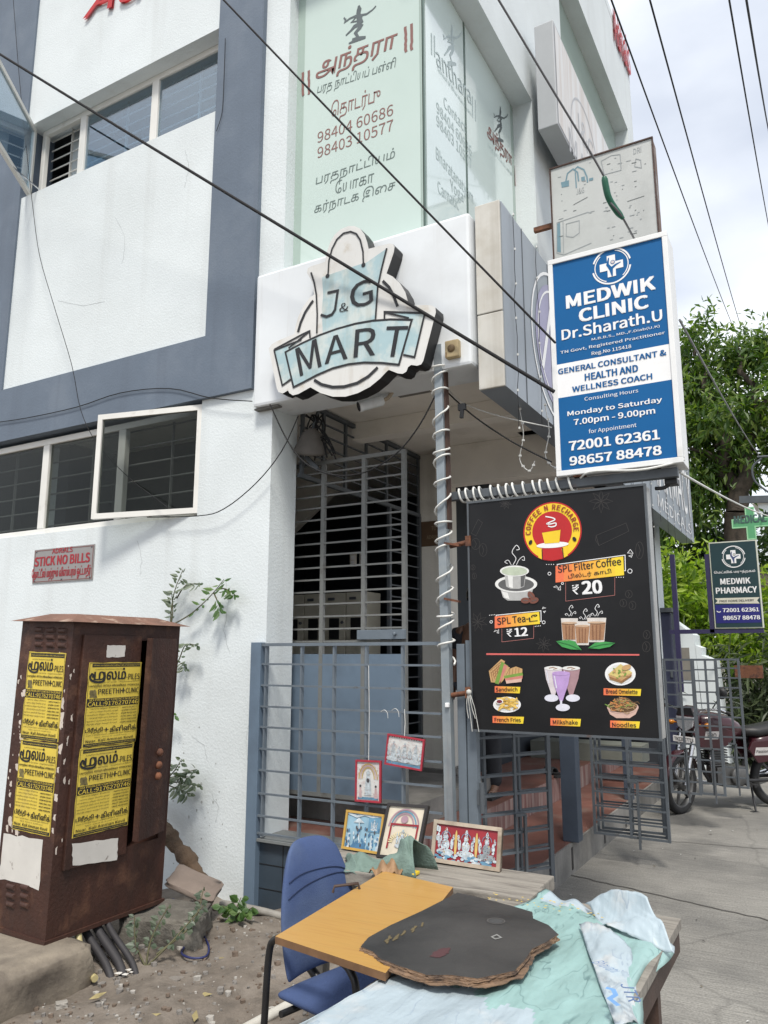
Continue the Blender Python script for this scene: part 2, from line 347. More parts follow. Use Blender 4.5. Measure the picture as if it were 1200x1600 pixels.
rn = random.Random(3)
def dz(x, y):
    e = min(1, max(0, (-1.05 - x) / .5))
    return e * (.035 + .05 * math.exp(-((x + 2.6) ** 2 + (y - 3.6) ** 2) / .5) + .018 * math.sin(x * 7 + y * 3) * math.sin(y * 6.3 - x) + .012 * math.sin(19 * x + 3 * math.sin(11 * y)) * math.sin(17 * y)) - .012
sheet('dirt_ground', -9, -.9, -3, 4.3, .0, DIRT, 180, 140, dz)
# joint lines in the slab (a shallow groove filled with dirt)
mbj = MB()
GR = Plane((0, 0, 0), (1, 0, 0), (0, 1, 0))
def zpt(px, py): p = atZ(px, py, 0); return (p.x, p.y)
def wob(a, b, n=24, s=.012, seed=1):
    r = random.Random(seed); return [(a[0] + (b[0] - a[0]) * i / n + r.uniform(-s, s), a[1] + (b[1] - a[1]) * i / n + r.uniform(-s, s)) for i in range(n + 1)]
mbj.stroke(GR, wob(zpt(880, 1365), zpt(1260, 1452)), .014, .004)
mbj.stroke(GR, wob(zpt(985, 1310), zpt(1300, 1335), seed=4), .010, .004)
tag(mbj.build('paving_joint', mat('joint_dirt', (.085, .08, .072), .95, .2, 20)), kind='structure')
# leaf litter, grit, pebbles
mbp = MB(); rn = random.Random(11)
for i in range(1700):
    x, y = rn.uniform(-3.6, -1.0), rn.uniform(1.9, 4.1); r = rn.choice([.004, .005, .006, .008, .012, .016]) * rn.uniform(.7, 1.3); z = dz(x, y) + r * .3
    vs = [(x + r * rn.uniform(.6, 1.2) * math.cos(a), y + r * rn.uniform(.6, 1.2) * math.sin(a), z + dz_) for dz_ in (-r * .6, r * .55) for a in (0, 1.3, 2.5, 3.8, 5)]
    mbp.add(vs, [(0, 1, 6, 5), (1, 2, 7, 6), (2, 3, 8, 7), (3, 4, 9, 8), (4, 0, 5, 9), (5, 6, 7, 8, 9)], rn.choice([0, 0, 1, 1, 2]))
tag(mbp.build('gravel', [mat('grit_grey', (.20, .185, .17), .9, .2, 30), mat('grit_brown', (.14, .105, .08), .9, .2, 30), mat('grit_pale', (.36, .34, .31), .9, .2, 30)]), kind='stuff')

mbp = MB(); rn = random.Random(77)
for i in range(90):
    x, y = rn.uniform(-1.7, 1.2), rn.uniform(3.2, 11); s_ = rn.uniform(.006, .02); a = rn.uniform(0, 6); c_, d_ = math.cos(a) * s_, math.sin(a) * s_
    mbp.add([(x - c_, y - d_, .006), (x + d_ * .4, y - c_ * .4, .010), (x + c_, y + d_, .007), (x - d_ * .4, y + c_ * .4, .009)], [(0, 1, 2, 3)], rn.choice([0, 0, 1, 2]))
tag(mbp.build('street_litter', [mat('litter_leaf', (.12, .09, .04), .9, .2, 20), mat('litter_paper', (.5, .5, .48), .9, .1, 20), mat('litter_dark', (.05, .045, .04), .9, .1, 20)]), kind='stuff')

# ================================================================== BUILDING
XR = -1.93
bd = thing('corner_building', 'white two storey corner building with blue grey bands and pilasters', 'building', (-3.3, 4.15, 0))
w = MB()
w.box(-9.2, -3.29, 4.18, 4.43, -.3, 2.61); w.box(-3.965, -3.29, 4.181, 4.48, 2.61, 3.499); w.box(-3.60, -3.291, 4.43, 4.4795, -.3, 2.61); w.box(-9.2, -6.95, 4.18, 4.43, 2.61, 3.499)
w.build('ground_floor_wall', WALL, bd)
w = MB(); PCK = planeL(4.18); PCU = planeL(4.165)
for k, (pts_, pl_) in enumerate((([(352, 905), (357, 940), (350, 985), (360, 1030)], PCK), ([(390, 1120), (384, 1160), (392, 1215), (386, 1260), (395, 1300)], PCK), ([(330, 1240), (342, 1262), (336, 1290)], PCK), ([(215, 845), (222, 872), (218, 905)], PCK), ([(300, 1150), (318, 1164), (325, 1190)], PCK), ([(180, 340), (196, 372), (190, 420)], PCU), ([(90, 470), (130, 478), (170, 470)], PCU), ([(290, 235), (296, 262), (288, 300)], PCU))):
    r_ = random.Random(k); q_ = [];
    for a_, b_ in zip(pts_[:-1], pts_[1:]):
        for j in range(6): q_.append(pl_.p2(a_[0] + (b_[0] - a_[0]) * j / 6 + r_.uniform(-1.2, 1.2), a_[1] + (b_[1] - a_[1]) * j / 6))
    w.stroke(pl_, q_, [.0012 + .0018 * r_.random() for _ in q_], .0012)
w.build('plaster_crack', mat('crack_grey', (.36, .38, .38), .9, .2), bd)
w = MB(); r_ = random.Random(12)
for k in range(38):
    px_, py_ = r_.gauss(300, 26), r_.gauss(1265, 70); s_ = r_.uniform(.002, .010)
    if 258 < px_ < 385 and 1120 < py_ < 1400: w.ell(PCK, PCK.p2(px_, py_), s_, s_ * r_.uniform(.7, 1.5), .001, 0, 9)
tag(w.build('mould_spot', mat('mould_grey', (.40, .42, .41), .9, .2, 30), bd), kind='stuff')
w = MB(); w.box(-6.42, -3.93, 4.165, 4.45, 4.0, 5.96); w.box(-6.42, -3.93, 4.165, 4.45, 6.74, 9.2); w.box(-9.2, -7.35, 4.165, 4.45, 4.0, 9.2)
w.build('upper_wall', WALL, bd)
w = MB(); w.box(-9.2, -3.46, 4.145, 4.47, 3.50, 4.0); w.build('grey_band', GREY, bd)
for x0, x1 in ((-3.93, -3.46), (-7.35, -6.42)):
    w = MB(); w.box(x0, x1, 4.145, 4.47, 4.0, 9.2); w.build('grey_pilaster', GREY, bd)
w = MB(); w.box(-3.46, -3.23, 4.19, 4.47, 4.2, 9.2); w.build('corner_pier', WALL, bd)
# --- street side wall
w = MB()
w.box(XR - .25, XR, 4.13, 6.18, 6.66, 11.0); w.box(-3.23, XR - .25, 4.13, 4.4, 6.95, 11.0)
w.box(XR - .25, XR, 6.18, 7.3, 3.5, 11.0); w.box(XR - .25, XR, 7.3, 10.9, 9.45, 10.78); w.box(XR - .25, XR, 7.3, 10.9, 3.5, 5.2)
w.box(XR - .25, XR, 10.9, 11.33, 0, 10.78)
w.build('street_wall', WALLS if 'WALLS' in globals() else WALL, bd)
w = MB(); w.box(-6, XR - .25, 11.05, 11.33, 0, 10.78); w.box(-6.2, -6.0, 4.5, 11.3, 0, 10.7); w.box(-6, XR, 4.4, 11.3, 10.8, 10.95); w.build('rear_wall', WALL, bd)
# lintel lips
# frosted corner glazing
FROST = mat('frosted_glass_film', (.50, .605, .560), .09, .03, 1.2, 0, spec=.6, col2=(.545, .64, .60), amt=.45, s2=.8, soft=.2)
FROSTE = mat('green_edge_glass', (.36, .45, .405), .06, .05, 1.5, spec=.7)
GY, GX = 4.3, -2.12
g = MB(); g.box(-3.23, GX, GY, GY + .012, 4.3, 6.95); g.build('frosted_front_glass', FROSTE, bd)
g = MB(); g.box(GX - .012, GX, GY, 6.18, 4.3, 6.66); gr_ = g.build('frosted_side_glass', FROSTE, bd)
g = MB(); g.box(GX - .012, GX, 7.3, 10.9, 5.2, 9.45); g.build('green_upper_glass', FROSTE, bd)
PG = planeL(GY); PGR = planeR(GX)
film = MB(); film.flat(PG, [(-3.16, 4.31), (GX - .03, 4.31), (GX - .03, 6.94), (-3.16, 6.74)], .002); film.build('window_film', FROST, bd)
FROSTS = mat('frosted_film_sky_paled', (.64, .745, .72), .10, .03, 1.2, 0, spec=.9, coat=.5)  # side film made paler: the bright sky's reflection is put into its colour
film = MB(); film.flat(PGR, [(GY + .03, 4.31), (5.02, 4.31), (5.02, 6.65), (GY + .03, 6.65)], .002); film.flat(PGR, [(5.06, 4.31), (6.10, 4.31), (6.10, 6.65), (5.06, 6.65)], .002); film.build('window_film', FROSTS, bd)
# film lettering (crop coordinates of the photograph, scale .35 from 400,0)
FR = mat('film_maroon', (.235, .11, .095), .5, .08); FG = mat('film_dark_green', (.13, .17, .16), .5, .08); FS = mat('film_slate', (.10, .12, .125), .5, .15)
def c2(x, y): return (400 + x * .35, y * .35)
def dancer(mb, pl, P, m):
    """a small dancing bronze figure: limbs as tapered strokes; P maps figure pixels to the plane"""
    S = lambda pts, w: mb.stroke(pl, [P(*p) for p in pts], [.68 * abs(P(x, 0)[0] - P(0, 0)[0]) for x in w], .004, m)
    S([(462, 40), (458, 62)], [26, 24]); S([(460, 26), (461, 42)], [10, 22]); S([(458, 60), (462, 90), (470, 108)], [20, 30, 28])
    S([(470, 105), (440, 120), (425, 138), (402, 160)], [26, 20, 12, 8]); S([(472, 108), (462, 128), (445, 148), (458, 170)], [26, 22, 16, 12])
    S([(452, 70), (420, 84), (398, 100), (402, 84)], [12, 10, 9, 7]); S([(466, 70), (495, 64), (520, 46), (532, 34)], [12, 10, 8, 7])
    S([(450, 76), (428, 100), (450, 96), (476, 74)], [9, 8, 8, 8]); S([(430, 180), (455, 172), (490, 166)], [16, 18, 10]); S([(415, 196), (440, 184), (490, 170)], [8, 16, 8])
    S([(400, 92), (394, 80)], [6, 9]); S([(530, 36), (536, 28)], [6, 9])
L3 = MB()
P = lambda x, y: PG.p2(*c2(x, y))
dancer(L3, PG, P, 2)
def bars(mb, pl, x, y0, y1, m, P):
    for dx in (0, 26): mb.stroke(pl, wob(P(x + dx, y0 - dx * .35), P(x + dx + 2, y1 - dx * .35), 9, .004, int(x + dx)), .022, .004, m)
bars(L3, PG, 668, 118, 235, 0, P); bars(L3, PG, 210, 325, 430, 0, P)
L3.text(PG, 'அந்தரா', P(265, 378), P(628, 245), .225, .004, 0, .02, .12, True)
L3.text(PG, 'பரத நாட்டியப் பள்ளி', P(272, 434), P(622, 318), .115, .004, 1, 0, .1, True)
L3.text(PG, 'ெதாடர்பு', P(333, 552), P(553, 478), .185, .004, 0, 0, 0, True)
L3.text(PG, '98404 60686', P(275, 640), P(613, 514), .088, .004, 0, .004)
L3.text(PG, '98403 10577', P(275, 708), P(613, 582), .088, .004, 0, .004)
L3.text(PG, 'பரதநாட்டியம்', P(267, 842), P(621, 722), .115, .004, 1, .0, .1, True)
L3.text(PG, 'ேயாகா', P(355, 868), P(528, 812), .105, .004, 1, .0, .1, True)
L3.text(PG, 'கர்நாடக இைச', P(260, 970), P(622, 862), .115, .004, 1, .0, .1, True)
L3.build('window_lettering', [FR, FG, FS], bd)
L4 = MB(); Q = lambda x, y: PGR.p2(*c2(x, y)); FL = mat('film_pale_grey', (.42, .50, .50), .5, .08)
def qtext(s, a, b, h, bold=0., m=0): L4.text(PGR, s, Q(*a), Q(*b), h, .004, m, bold)
qtext('anthara', (805, 290), (960, 470), .15, .005); qtext('School of Bharatanatyam', (808, 312), (960, 520), .035)
qtext('Contact', (838, 478), (936, 600), .09); qtext('98404 60686', (805, 500), (962, 700), .085); qtext('98403 10577', (805, 558), (962, 755), .085)
qtext('Bharatanatyam', (803, 708), (968, 910), .095); qtext('Yoga', (868, 850), (925, 905), .09); qtext('Carnatic', (812, 860), (905, 940), .09)
for x, y in ((782, 150), (795, 160), (965, 430), (978, 445)): L4.stroke(PGR, [Q(x, y), Q(x + 1, y + 95)], .018, .004, 0)
def P2(x, y): return PGR.p2(*c2(835 + (x - 395) * .6, 90 + (y - 25) * 1.15 + (x - 395) * .35))
dancer(L4, PGR, P2, 0)
def P3(x, y): return PGR.p2(*c2(1060 + (x - 395) * .45, 450 + (y - 25) * 1.0 + (x - 395) * .4))
dancer(L4, PGR, P3, 2)
L4.text(PGR, 'அந்தரா', Q(1032, 625), Q(1145, 770), .19, .004, 1, .02, 0, True)
L4.text(PGR, 'பரத நாட்டியப் பள்ளி', Q(1035, 660), Q(1145, 800), .06, .004, 0, 0, 0, True)
for x in (1155, 1166): L4.stroke(PGR, [Q(x, 740), Q(x + 1, 830)], .02, .004, 1)
L4.build('window_lettering', [FL, FR, FS], bd)
# vertical joint profile + corner seam
w = MB(); w.box(GX - .01, GX + .004, 5.028, 5.05, 4.3, 6.66); w.box(GX - .004, GX + .006, GY - .006, GY + .004, 4.3, 6.95); w.build('glass_joint', mat('joint_green', (.10, .15, .13), .4), bd)
w = MB(); w.box(-3.23, GX, GY - .10, GY - .002, 4.28, 4.34); w.build('glazing_sill', WALL, bd)
# fascia box over the entrance
FY = 4.10
def fx(px, py): p = atY(px, py, FY); return p.x, p.z
x0, _ = fx(395, 630); x1, _ = fx(735, 450); zt = fx(405, 430)[1]; zb = fx(395, 632)[1] - .02
w = MB(); w.box(x0, x1, FY, 4.42, zb, zt); fasc = w.build('fascia_board', WHITED, bd, bevel=.02)
w = MB(); w.box(x0 - .01, x0 + .20, FY + .03, 4.18, zb - .014, zb - .002); w.build('fascia_flashing', CEMENT, bd)
# long box fascia along the street
GBOX = mat('grey_box_sheet', (.30, .335, .375), .4, .05, 2, 0, metal=.2, col2=(.24, .27, .31), amt=.4, s2=1.5, soft=.15, streak=((.20, .21, .22), .3, 8, .5))
BEIGE = mat('beige_sheet', (.58, .565, .52), .55, .08, 2, .05, col2=(.44, .41, .35), amt=.42, s2=4, soft=.12, streak=((.34, .31, .26), .38, 14, .5))
sb = thing('street_signboard', 'long grey sheet metal signboard box with peeling pharmacy lettering along the street front', 'signboard', (-1.6, 4.2, 3.2))
bx0, bx1, by0, by1, bz0, bz1 = -1.70, -1.53, 4.16, 11.75, 3.18, 4.40
w = MB(); w.box(bx0, bx1 - .004, by0, by0 + .02, bz0, 3.66); w.box(bx0, bx1 - .004, by0 - .004, by0 + .016, 3.664, bz1); w.build('end_plate', BEIGE, sb, bevel=.006)
w = MB(); w.box(bx0, bx1, by0 + .02, by1, bz0, bz1); w.build('sheet_casing', GBOX, sb)
w = MB(); PB = planeR(bx1)
for yy in (4.55, 5.1, 5.65, 6.6, 7.6, 8.6, 9.6, 10.6): w.box(bx1, bx1 + .004, yy - .004, yy + .004, bz0, bz1)
w.build('panel_seam', STEELD, sb)
w = MB(); LAV = mat('faded_lavender', (.33, .32, .46), .5, .1, 3); 
cc = PB.p2(868, 525); cc = (cc[0], 3.79); w.ell(PB, cc, .47, .47, .003, 1, 40); w.ring(PB, cc, .55, .022, .004, 0); w.ring(PB, cc, .42, .016, .005, 0)
w.stroke(PB, [(cc[0] - .35, cc[1] - .25), (cc[0] - .1, cc[1] + .3), (cc[0] + .3, cc[1] + .2), (cc[0] + .1, cc[1] - .3)], .05, .006, 0)
w.text(PB, 'PHARMACY', (8.35, 3.52), (11.65, 3.52), .62, .004, 0, .03)
w.text(PB, 'MEDICALS', (9.0, 3.26), (11.5, 3.26), .14, .004, 0, .02)
w.build('sign_lettering', [PWHITE, LAV], sb)
# little lights strung over the box
w = MB(); w2 = MB(); rn = random.Random(5)
for k in range(16):
    yy = 4.35 + k * .47; pts = [(bx1 + .012, yy + rn.uniform(-.02, .02), bz1 - i * .12) for i in range(int(10 + rn.uniform(0, 5)))]
    w.tube(pts, .002, 4, caps=False)
    for q in pts[::2]: w2.box(q[0], q[0] + .008, q[1] - .005, q[1] + .005, q[2] - .007, q[2] + .007)
fl = w.build('string_lights', CABLE); tag(fl, 'strings of tiny white lights hanging over the grey street signboard', 'fairy lights')
lf = w2.build('bulb', CABLEW, fl)
lf['kind'] = 'stuff'
# soffit / ceiling / interior
w = MB(); w.box(-6, -1.74, 4.42, 11.3, 3.50, 3.7); w.build('ceiling', CEIL, bd)
for q in ((-3.03, -1.75, 6.30, 6.46, 3.14, 3.498), (-3.29, -1.75, 5.25, 5.40, 3.36, 3.498)): w = MB(); w.box(*q); w.build('ceiling_beam', CEIL, bd)
w = MB(); w.box(-2.62, -2.36, 4.62, 4.86, 3.494, 3.499); w.build('ceiling_hatch', mat('hatch_grey', (.22, .21, .19), .8), bd)
w = MB(); w.box(-3.29, -3.03, 6.46, 6.76, .46, 3.498); w.box(-3.40, -2.95, 6.40, 6.8, .44, .60, 1); w.build('interior_pillar', [WALLW, CEMENT], bd)
w = MB(); a = atY(662, 815, 6.44); b = atY(684, 852, 6.44); w.box(-3.292, -3.028, 6.452, 6.459, b.z, a.z); w.text(planeL(6.452), 'TO', (-3.15, a.z - .09), (-3.10, a.z - .09), .04, .001, 1); w.text(planeL(6.452), 'ADRIALS', (-3.2, a.z - .17), (-3.05, a.z - .17), .035, .001, 1)
w.build('wall_tile', [mat('brown_tile', (.12, .075, .045), .35, .15, 6), mat('tile_text', (.3, .24, .16), .5)], bd)
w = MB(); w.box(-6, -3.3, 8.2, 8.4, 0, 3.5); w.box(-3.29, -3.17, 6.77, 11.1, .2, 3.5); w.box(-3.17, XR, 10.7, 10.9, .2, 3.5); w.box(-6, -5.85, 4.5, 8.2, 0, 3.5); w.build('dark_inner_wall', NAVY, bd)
# stair flight seen through the grille
w = MB(); PS = planeL(6.9); w.prism(PS, [PS.p2(*p) for p in ((380, 905), (592, 700), (600, 600), (380, 600))], -.08, 0); w.build('stair_flight', CEIL, bd)
# floors and steps
w = MB(); w.box(-2.40, -1.806, 4.40, 11.2, 0, .218); w.build('lower_step', [TILE], bd)
w = MB(); w.box(-1.806, -1.79, 4.40, 11.2, 0, .214); w.build('step_kerb', [CEMENT], bd)
w = MB()
for q_ in ((894, 1324, 1360), (945, 1302, 1318), (978, 1280, 1292)):
    a, b = atX(q_[0], q_[1], -1.788), atX(q_[0], q_[2], -1.788); w.box(-1.7905, -1.787, a.y - .02, a.y + .02, max(b.z, .01), a.z)
w.build('kerb_slot', BLACK, bd)
w = MB(); w.box(-2.388, -2.384, 4.45, 11.2, .219, .426); w.build('step_riser', RISER, bd)
w = MB(); w.box(-6, -2.388, 4.40, 11.2, 0, .43); w.build('lobby_floor', TILE, bd)
w = MB(); w.box(-5.8, -2.55, 4.86, 6.3, .431, .585); w.build('stair_landing', CEMENT, bd)
w = MB(); w.box(-3.1, -1.85, 8.9, 9.3, .431, .62); w.build('shop_step', mat('green_stone', (.17, .18, .155), .6, .12, 6), bd)
w = MB(); w.box(-3.29, -2.30, 4.17, 4.40, -.1, .425); w.box(-2.295, -1.86, 4.17, 4.40, -.1, .425)
w.build('railing_plinth', DKTILE, bd, bevel=.004)
w = MB(); 
for z in (.14, .285): w.box(-3.292, -1.858, 4.1675, 4.1705, z - .0025, z + .0025)
for i, x in enumerate((-3.1, -2.8, -2.5, -2.2, -1.95)): w.box(x - .0025, x + .0025, 4.1675, 4.1705, 0, .42)
w.build('tile_joint', BLACK, bd)
w = MB(); w.box(-3.3, -1.84, 4.13, 4.42, .426, .442); w.build('plinth_coping', mat('stone_coping', (.16, .17, .17), .6, .12, 6), bd)
# shop clutter inside
SH = MB(); rn = random.Random(8)
for r_ in range(3):
    SH.box(-3.1, -2.0, 10.2, 10.6, 1.05 + r_ * .42, 1.08 + r_ * .42, 0)
    for k in range(14):
        x = -3.05 + k * .075; h = rn.uniform(.12, .3); SH.box(x, x + .055, 10.25, 10.4, 1.081 + r_ * .42, 1.08 + r_ * .42 + h, rn.choice([1, 2, 3, 4]))
tag(SH.build('display_shelf', [STEELD, RED, WALLW, BLUE, mat('bottle_brown', (.06, .03, .02), .2)]), 'dark shop shelf of small packets deep inside the entrance', 'shelf')

# ---- windows
def window(parent, x0, x1, z0, z1, yb, mull, gl, name='window', bar_z=7, open_bay=None, openx=None):
    f = MB(); t = .055
    f.box(x0, x1, yb - .05, yb, z0, z0 + t); f.box(x0, x1, yb - .05, yb, z1 - t, z1)
    xs = [x0] + mull + [x1]
    for i, x in enumerate(xs):
        if i == 0: f.box(x, x + t, yb - .049, yb - .001, z0 + t, z1 - t)
        elif i == len(xs) - 1: f.box(x - t, x, yb - .049, yb - .001, z0 + t, z1 - t)
        else: f.box(x - t * .75, x + t * .75, yb - .052, yb - .001, z0 + t, z1 - t)
    fr = f.build(name, ALU, parent, bevel=.006)
    for i in range(len(xs) - 1):
        if open_bay == i: continue
        p = MB(); a = xs[i] + t * .74; b = xs[i + 1] - t * .74
        p.box(a, b, yb - .03, yb - .024, z0 + t, z1 - t); p.build('pane', gl, fr)
    gmb = MB()
    for k in range(bar_z):
        z = z0 + (z1 - z0) * (k + .7) / bar_z; gmb.tube([(x0, yb + .07, z), (x1, yb + .07, z)], .007, 6)
    for i in range(len(xs) - 1):
        x = (xs[i] + xs[i + 1]) / 2; gmb.bar((x, yb + .07, z0), (x, yb + .07, z1), .006, .025)
    gmb.build('window_bars', ALU if gl is UGLASS else mat('window_bar_grey', (.30, .30, .29), .5, .1, 8), fr)
    return fr
lw = window(bd, -6.95, -3.965, 2.61, 3.47, 4.28, [-5.82, -4.87], LGLASS, bar_z=6, open_bay=2)
uw = window(bd, -6.36, -3.93, 5.965, 6.74, 4.34, [-5.755, -4.80], UGLASS, bar_z=7, open_bay=0)
# rooms behind the windows
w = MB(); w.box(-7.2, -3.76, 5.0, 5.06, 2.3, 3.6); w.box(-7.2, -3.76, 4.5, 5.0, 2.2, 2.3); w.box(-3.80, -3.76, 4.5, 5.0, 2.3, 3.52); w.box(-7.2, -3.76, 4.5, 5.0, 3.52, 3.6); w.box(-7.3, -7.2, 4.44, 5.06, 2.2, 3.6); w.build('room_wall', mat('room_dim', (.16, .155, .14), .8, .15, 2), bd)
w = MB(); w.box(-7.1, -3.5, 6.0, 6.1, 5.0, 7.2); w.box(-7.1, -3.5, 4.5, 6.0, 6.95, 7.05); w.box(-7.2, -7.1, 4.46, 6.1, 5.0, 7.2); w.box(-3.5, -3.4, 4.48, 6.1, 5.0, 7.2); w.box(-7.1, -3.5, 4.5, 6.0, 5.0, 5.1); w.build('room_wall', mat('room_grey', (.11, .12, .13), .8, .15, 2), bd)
def sash(hx, hz0, hz1, y, ang, width, gl, label):
    """an outward opened casement hinged at hx; ang = direction of the free edge"""
    d = Vector((math.cos(ang), math.sin(ang), 0)); h = Vector((hx, y, 0)); f = MB(); t = .042
    P_ = lambda s_, z: h + d * s_ + Vector((0, 0, z))
    up = (0, 0, 1)
    f.bar(P_(0, hz0 + t / 2), P_(width, hz0 + t / 2), .035, t); f.bar(P_(0, hz1 - t / 2), P_(width, hz1 - t / 2), .035, t)
    f.bar(P_(t / 2, hz0 + t), P_(t / 2, hz1 - t), t, .035, up=d.cross(Vector(up))); f.bar(P_(width - t / 2, hz0 + t), P_(width - t / 2, hz1 - t), t, .035, up=d.cross(Vector(up)))
    o = f.build('open_casement', ALU, bd); o['label'] = label
    p = MB(); p.bar(P_(t, (hz0 + hz1) / 2), P_(width - t, (hz0 + hz1) / 2), .006, hz1 - hz0 - 2 * t); p.build('pane', gl, o)
    p = MB(); p.bar(P_(width * .5, hz0 + .01), h + Vector((d.x * .25, .12, hz0 + .01)), .012, .006); p.build('window_stay', CHROME, o)
sash(-3.965, 2.63, 3.47, 4.20, R(180 + 13), .93, LGLASS, 'casement swung outward at the right of the lower window')
sash(-6.38, 5.99, 6.72, 4.22, R(-55), 1.0, UGLASS, 'casement swung outward at the left of the upper window')
# raised red lettering high on both sides
w = MB(); PU = planeL(4.165)
def pt_(s, a, b, h):
    w.text(PU, s, PU.p2(*a), PU.p2(*b), h, .03, 0, 0, .3); w.text(PU, s, PU.p2(*a), PU.p2(*b), h, .012, 0, 0, .3)
pt_('Adrials', (133, 33), (420, -86), .30); w.build('raised_lettering', RED, bd)
w = MB(); PV = planeR(XR)
w.text(PV, 'Adrials', PV.p2(958, 62), PV.p2(984, 122), .55, .03, 0, .03, .2); w.text(PV, 'Adrials', PV.p2(958, 62), PV.p2(984, 122), .55, .012, 0, .03, .2); w.build('raised_lettering', RED, bd)

# ---- box sign of the upper street wall
us = thing('wall_box_sign', 'rust streaked white box sign with ghost lettering high on the street wall', 'sign', (XR, 6.5, 5.9))
c = [atX(867, 29, -1.66), atX(866, 195, -1.66)]
ux0, ux1, uy0 = XR, XR + .27, 0
uy0 = 6.0; 
ux1 = atY(867, 100, uy0).x; zt_ = atY(867, 29, uy0).z; zb_ = atY(866, 195, uy0).z
ux0 = atY(840, 100, uy0).x - .02
w = MB(); w.box(ux0, ux1, uy0, 8.4, zb_, zt_); w.build('casing', mat('box_grey', (.36, .375, .39), .5, .06, 3, col2=(.25, .22, .19), amt=.28, s2=6), us, bevel=.008)
PW = planeR(ux1)
w = MB(); w.flat(PW, [(uy0 + .03, zb_ + .03), (8.37, zb_ + .03), (8.37, zt_ - .03), (uy0 + .03, zt_ - .03)], .003); w.build('sign_face', mat('white_streaked_face', (.68, .69, .69), .45, .05, 2, streak=((.36, .22, .12), .42, 7, .35)), us)
GH = mat('ghost_grey', (.46, .47, .49), .6); w = MB(); w.text(PW, 'J&G', (6.6, 6.55), (7.3, 6.55), .25, .005, 0, -.01); w.text(PW, 'MART', (6.35, 6.15), (7.5, 6.15), .25, .005, 0, -.01)
w.ring(PW, (6.95, 6.5), .5, .02, .005); w.build('ghost_lettering', GH, us)
# ================================================================== J&G MART logo sign
jy0, jy1 = 3.985, FY - .002
jg = thing('shop_logo_sign', 'weathered cut out shop logo with shopping bag and mart ribbon mounted on the white fascia', 'sign', (-2.6, 4.0, 3.3))
PJ = planeL(jy0)
def J(x, y): return PJ.p2(380 + x * .35, 330 + y * .35)
def Js(pts): return [J(*p) for p in pts]
def arc(cx, cy, r, a0, a1, n=20, ry=None): return [(cx + r * math.cos(R(a0 + (a1 - a0) * i / n)), cy + (ry or r) * math.sin(R(a0 + (a1 - a0) * i / n))) for i in range(n + 1)]
LBLUE = mat('faded_light_blue', (.37, .51, .54), .5, .05, 2.5, .03, col2=(.56, .62, .60), amt=.46, s2=5.5, soft=.07, streak=((.30, .29, .22), .36, 14, 1.6))
SIGNW = mat('aged_white_board', (.66, .655, .63), .5, .05, 3, .05, col2=(.54, .50, .43), amt=.34, s2=9, soft=.08, streak=((.42, .37, .3), .28, 16, 2))
outline = [(114, 612), (128, 594), (150, 580), (228, 548), (232, 520), (246, 470), (268, 425), (298, 385), (316, 372), (312, 330), (302, 305), (284, 275), (288, 256), (302, 246), (366, 226)] + \
          [(374, 180), (388, 140), (408, 105), (436, 80), (470, 66), (496, 66), (522, 78), (542, 104), (554, 140), (560, 168)] + \
          [(652, 144), (668, 146), (676, 158), (672, 185), (640, 278), (668, 292), (700, 322), (724, 362), (738, 412), (750, 418), (842, 420), (858, 430), (860, 452), (804, 668), (794, 684), (776, 690), (750, 686), (736, 696), (728, 716), (712, 726), (690, 724), (650, 708), (640, 716), (610, 748), (566, 784), (512, 812), (456, 828), (400, 828), (346, 812), (300, 786), (246, 816), (222, 822), (206, 812), (200, 800), (176, 814), (158, 808), (150, 792)]
w = MB(); w.prism(PJ, Js(outline), -(jy1 - jy0), 0, 0, 1); w.build('backing_board', [SIGNW, BLACK], jg)
bag = [(352, 296), (380, 282), (380, 292), (386, 283), (528, 236), (540, 243), (548, 232), (640, 168), (612, 270), (596, 400), (590, 482), (500, 498), (410, 524), (356, 548), (352, 440), (358, 370)]
w = MB(); w.flat(PJ, Js(bag), .002); 
w.flat(PJ, Js([(140, 622), (262, 572), (190, 632), (214, 742), (176, 776)]), .002)
w.flat(PJ, Js([(808, 456), (640, 456), (690, 470), (762, 482), (742, 520), (716, 642), (766, 652)]), .002)
w.build('bag_panel', LBLUE, jg)
ribtop = [(190, 630), (260, 592), (340, 555), (420, 526), (500, 504), (580, 490), (660, 484), (754, 486)]
ribbot = [(696, 686), (620, 678), (540, 676), (470, 684), (400, 702), (330, 732), (270, 764), (226, 786)]
w = MB(); w.flat(PJ, Js(ribtop + ribbot), .003); w.build('ribbon', LBLUE, jg)
w = MB(); sw = .0125
def js(pts, wd=1., cl=False, lift=.0045): w.stroke(PJ, Js(pts), sw * wd, lift, 0, cl)
js(ribtop + ribbot, 1.1, True)
js([(262, 574), (140, 622), (176, 778), (214, 752)]); js([(300, 566), (298, 536), (204, 612)]); js([(296, 536), (262, 552), (140, 618)])
js([(632, 482), (632, 450), (812, 456), (766, 652), (716, 642)]); js([(632, 452), (740, 478)])
js(arc(488, 0, 1, 0, 0)[:0] + [(380, 286), (384, 222), (398, 168), (420, 126), (448, 100), (480, 92), (506, 102), (524, 130), (536, 180), (538, 240)], .95)
for q in ((378, 290), (538, 241)): w.ell(PJ, J(*q), .016, .016, .005, 0, 16)
js([(304, 274), (318, 318), (328, 372), (332, 460), (330, 546)]); js([(642, 166), (618, 262), (602, 340), (596, 420), (592, 482)])
js([(246, 540), (258, 498), (278, 452), (304, 412), (314, 400)], 1.5); js([(624, 312), (652, 340), (674, 380), (690, 426)], 1.5)
js([(318, 754), (350, 774), (400, 786), (452, 784), (510, 768), (560, 738), (602, 698)], 1.6)
w.build('outline_strokes', BLACK, jg)
w = MB(); lift = .006
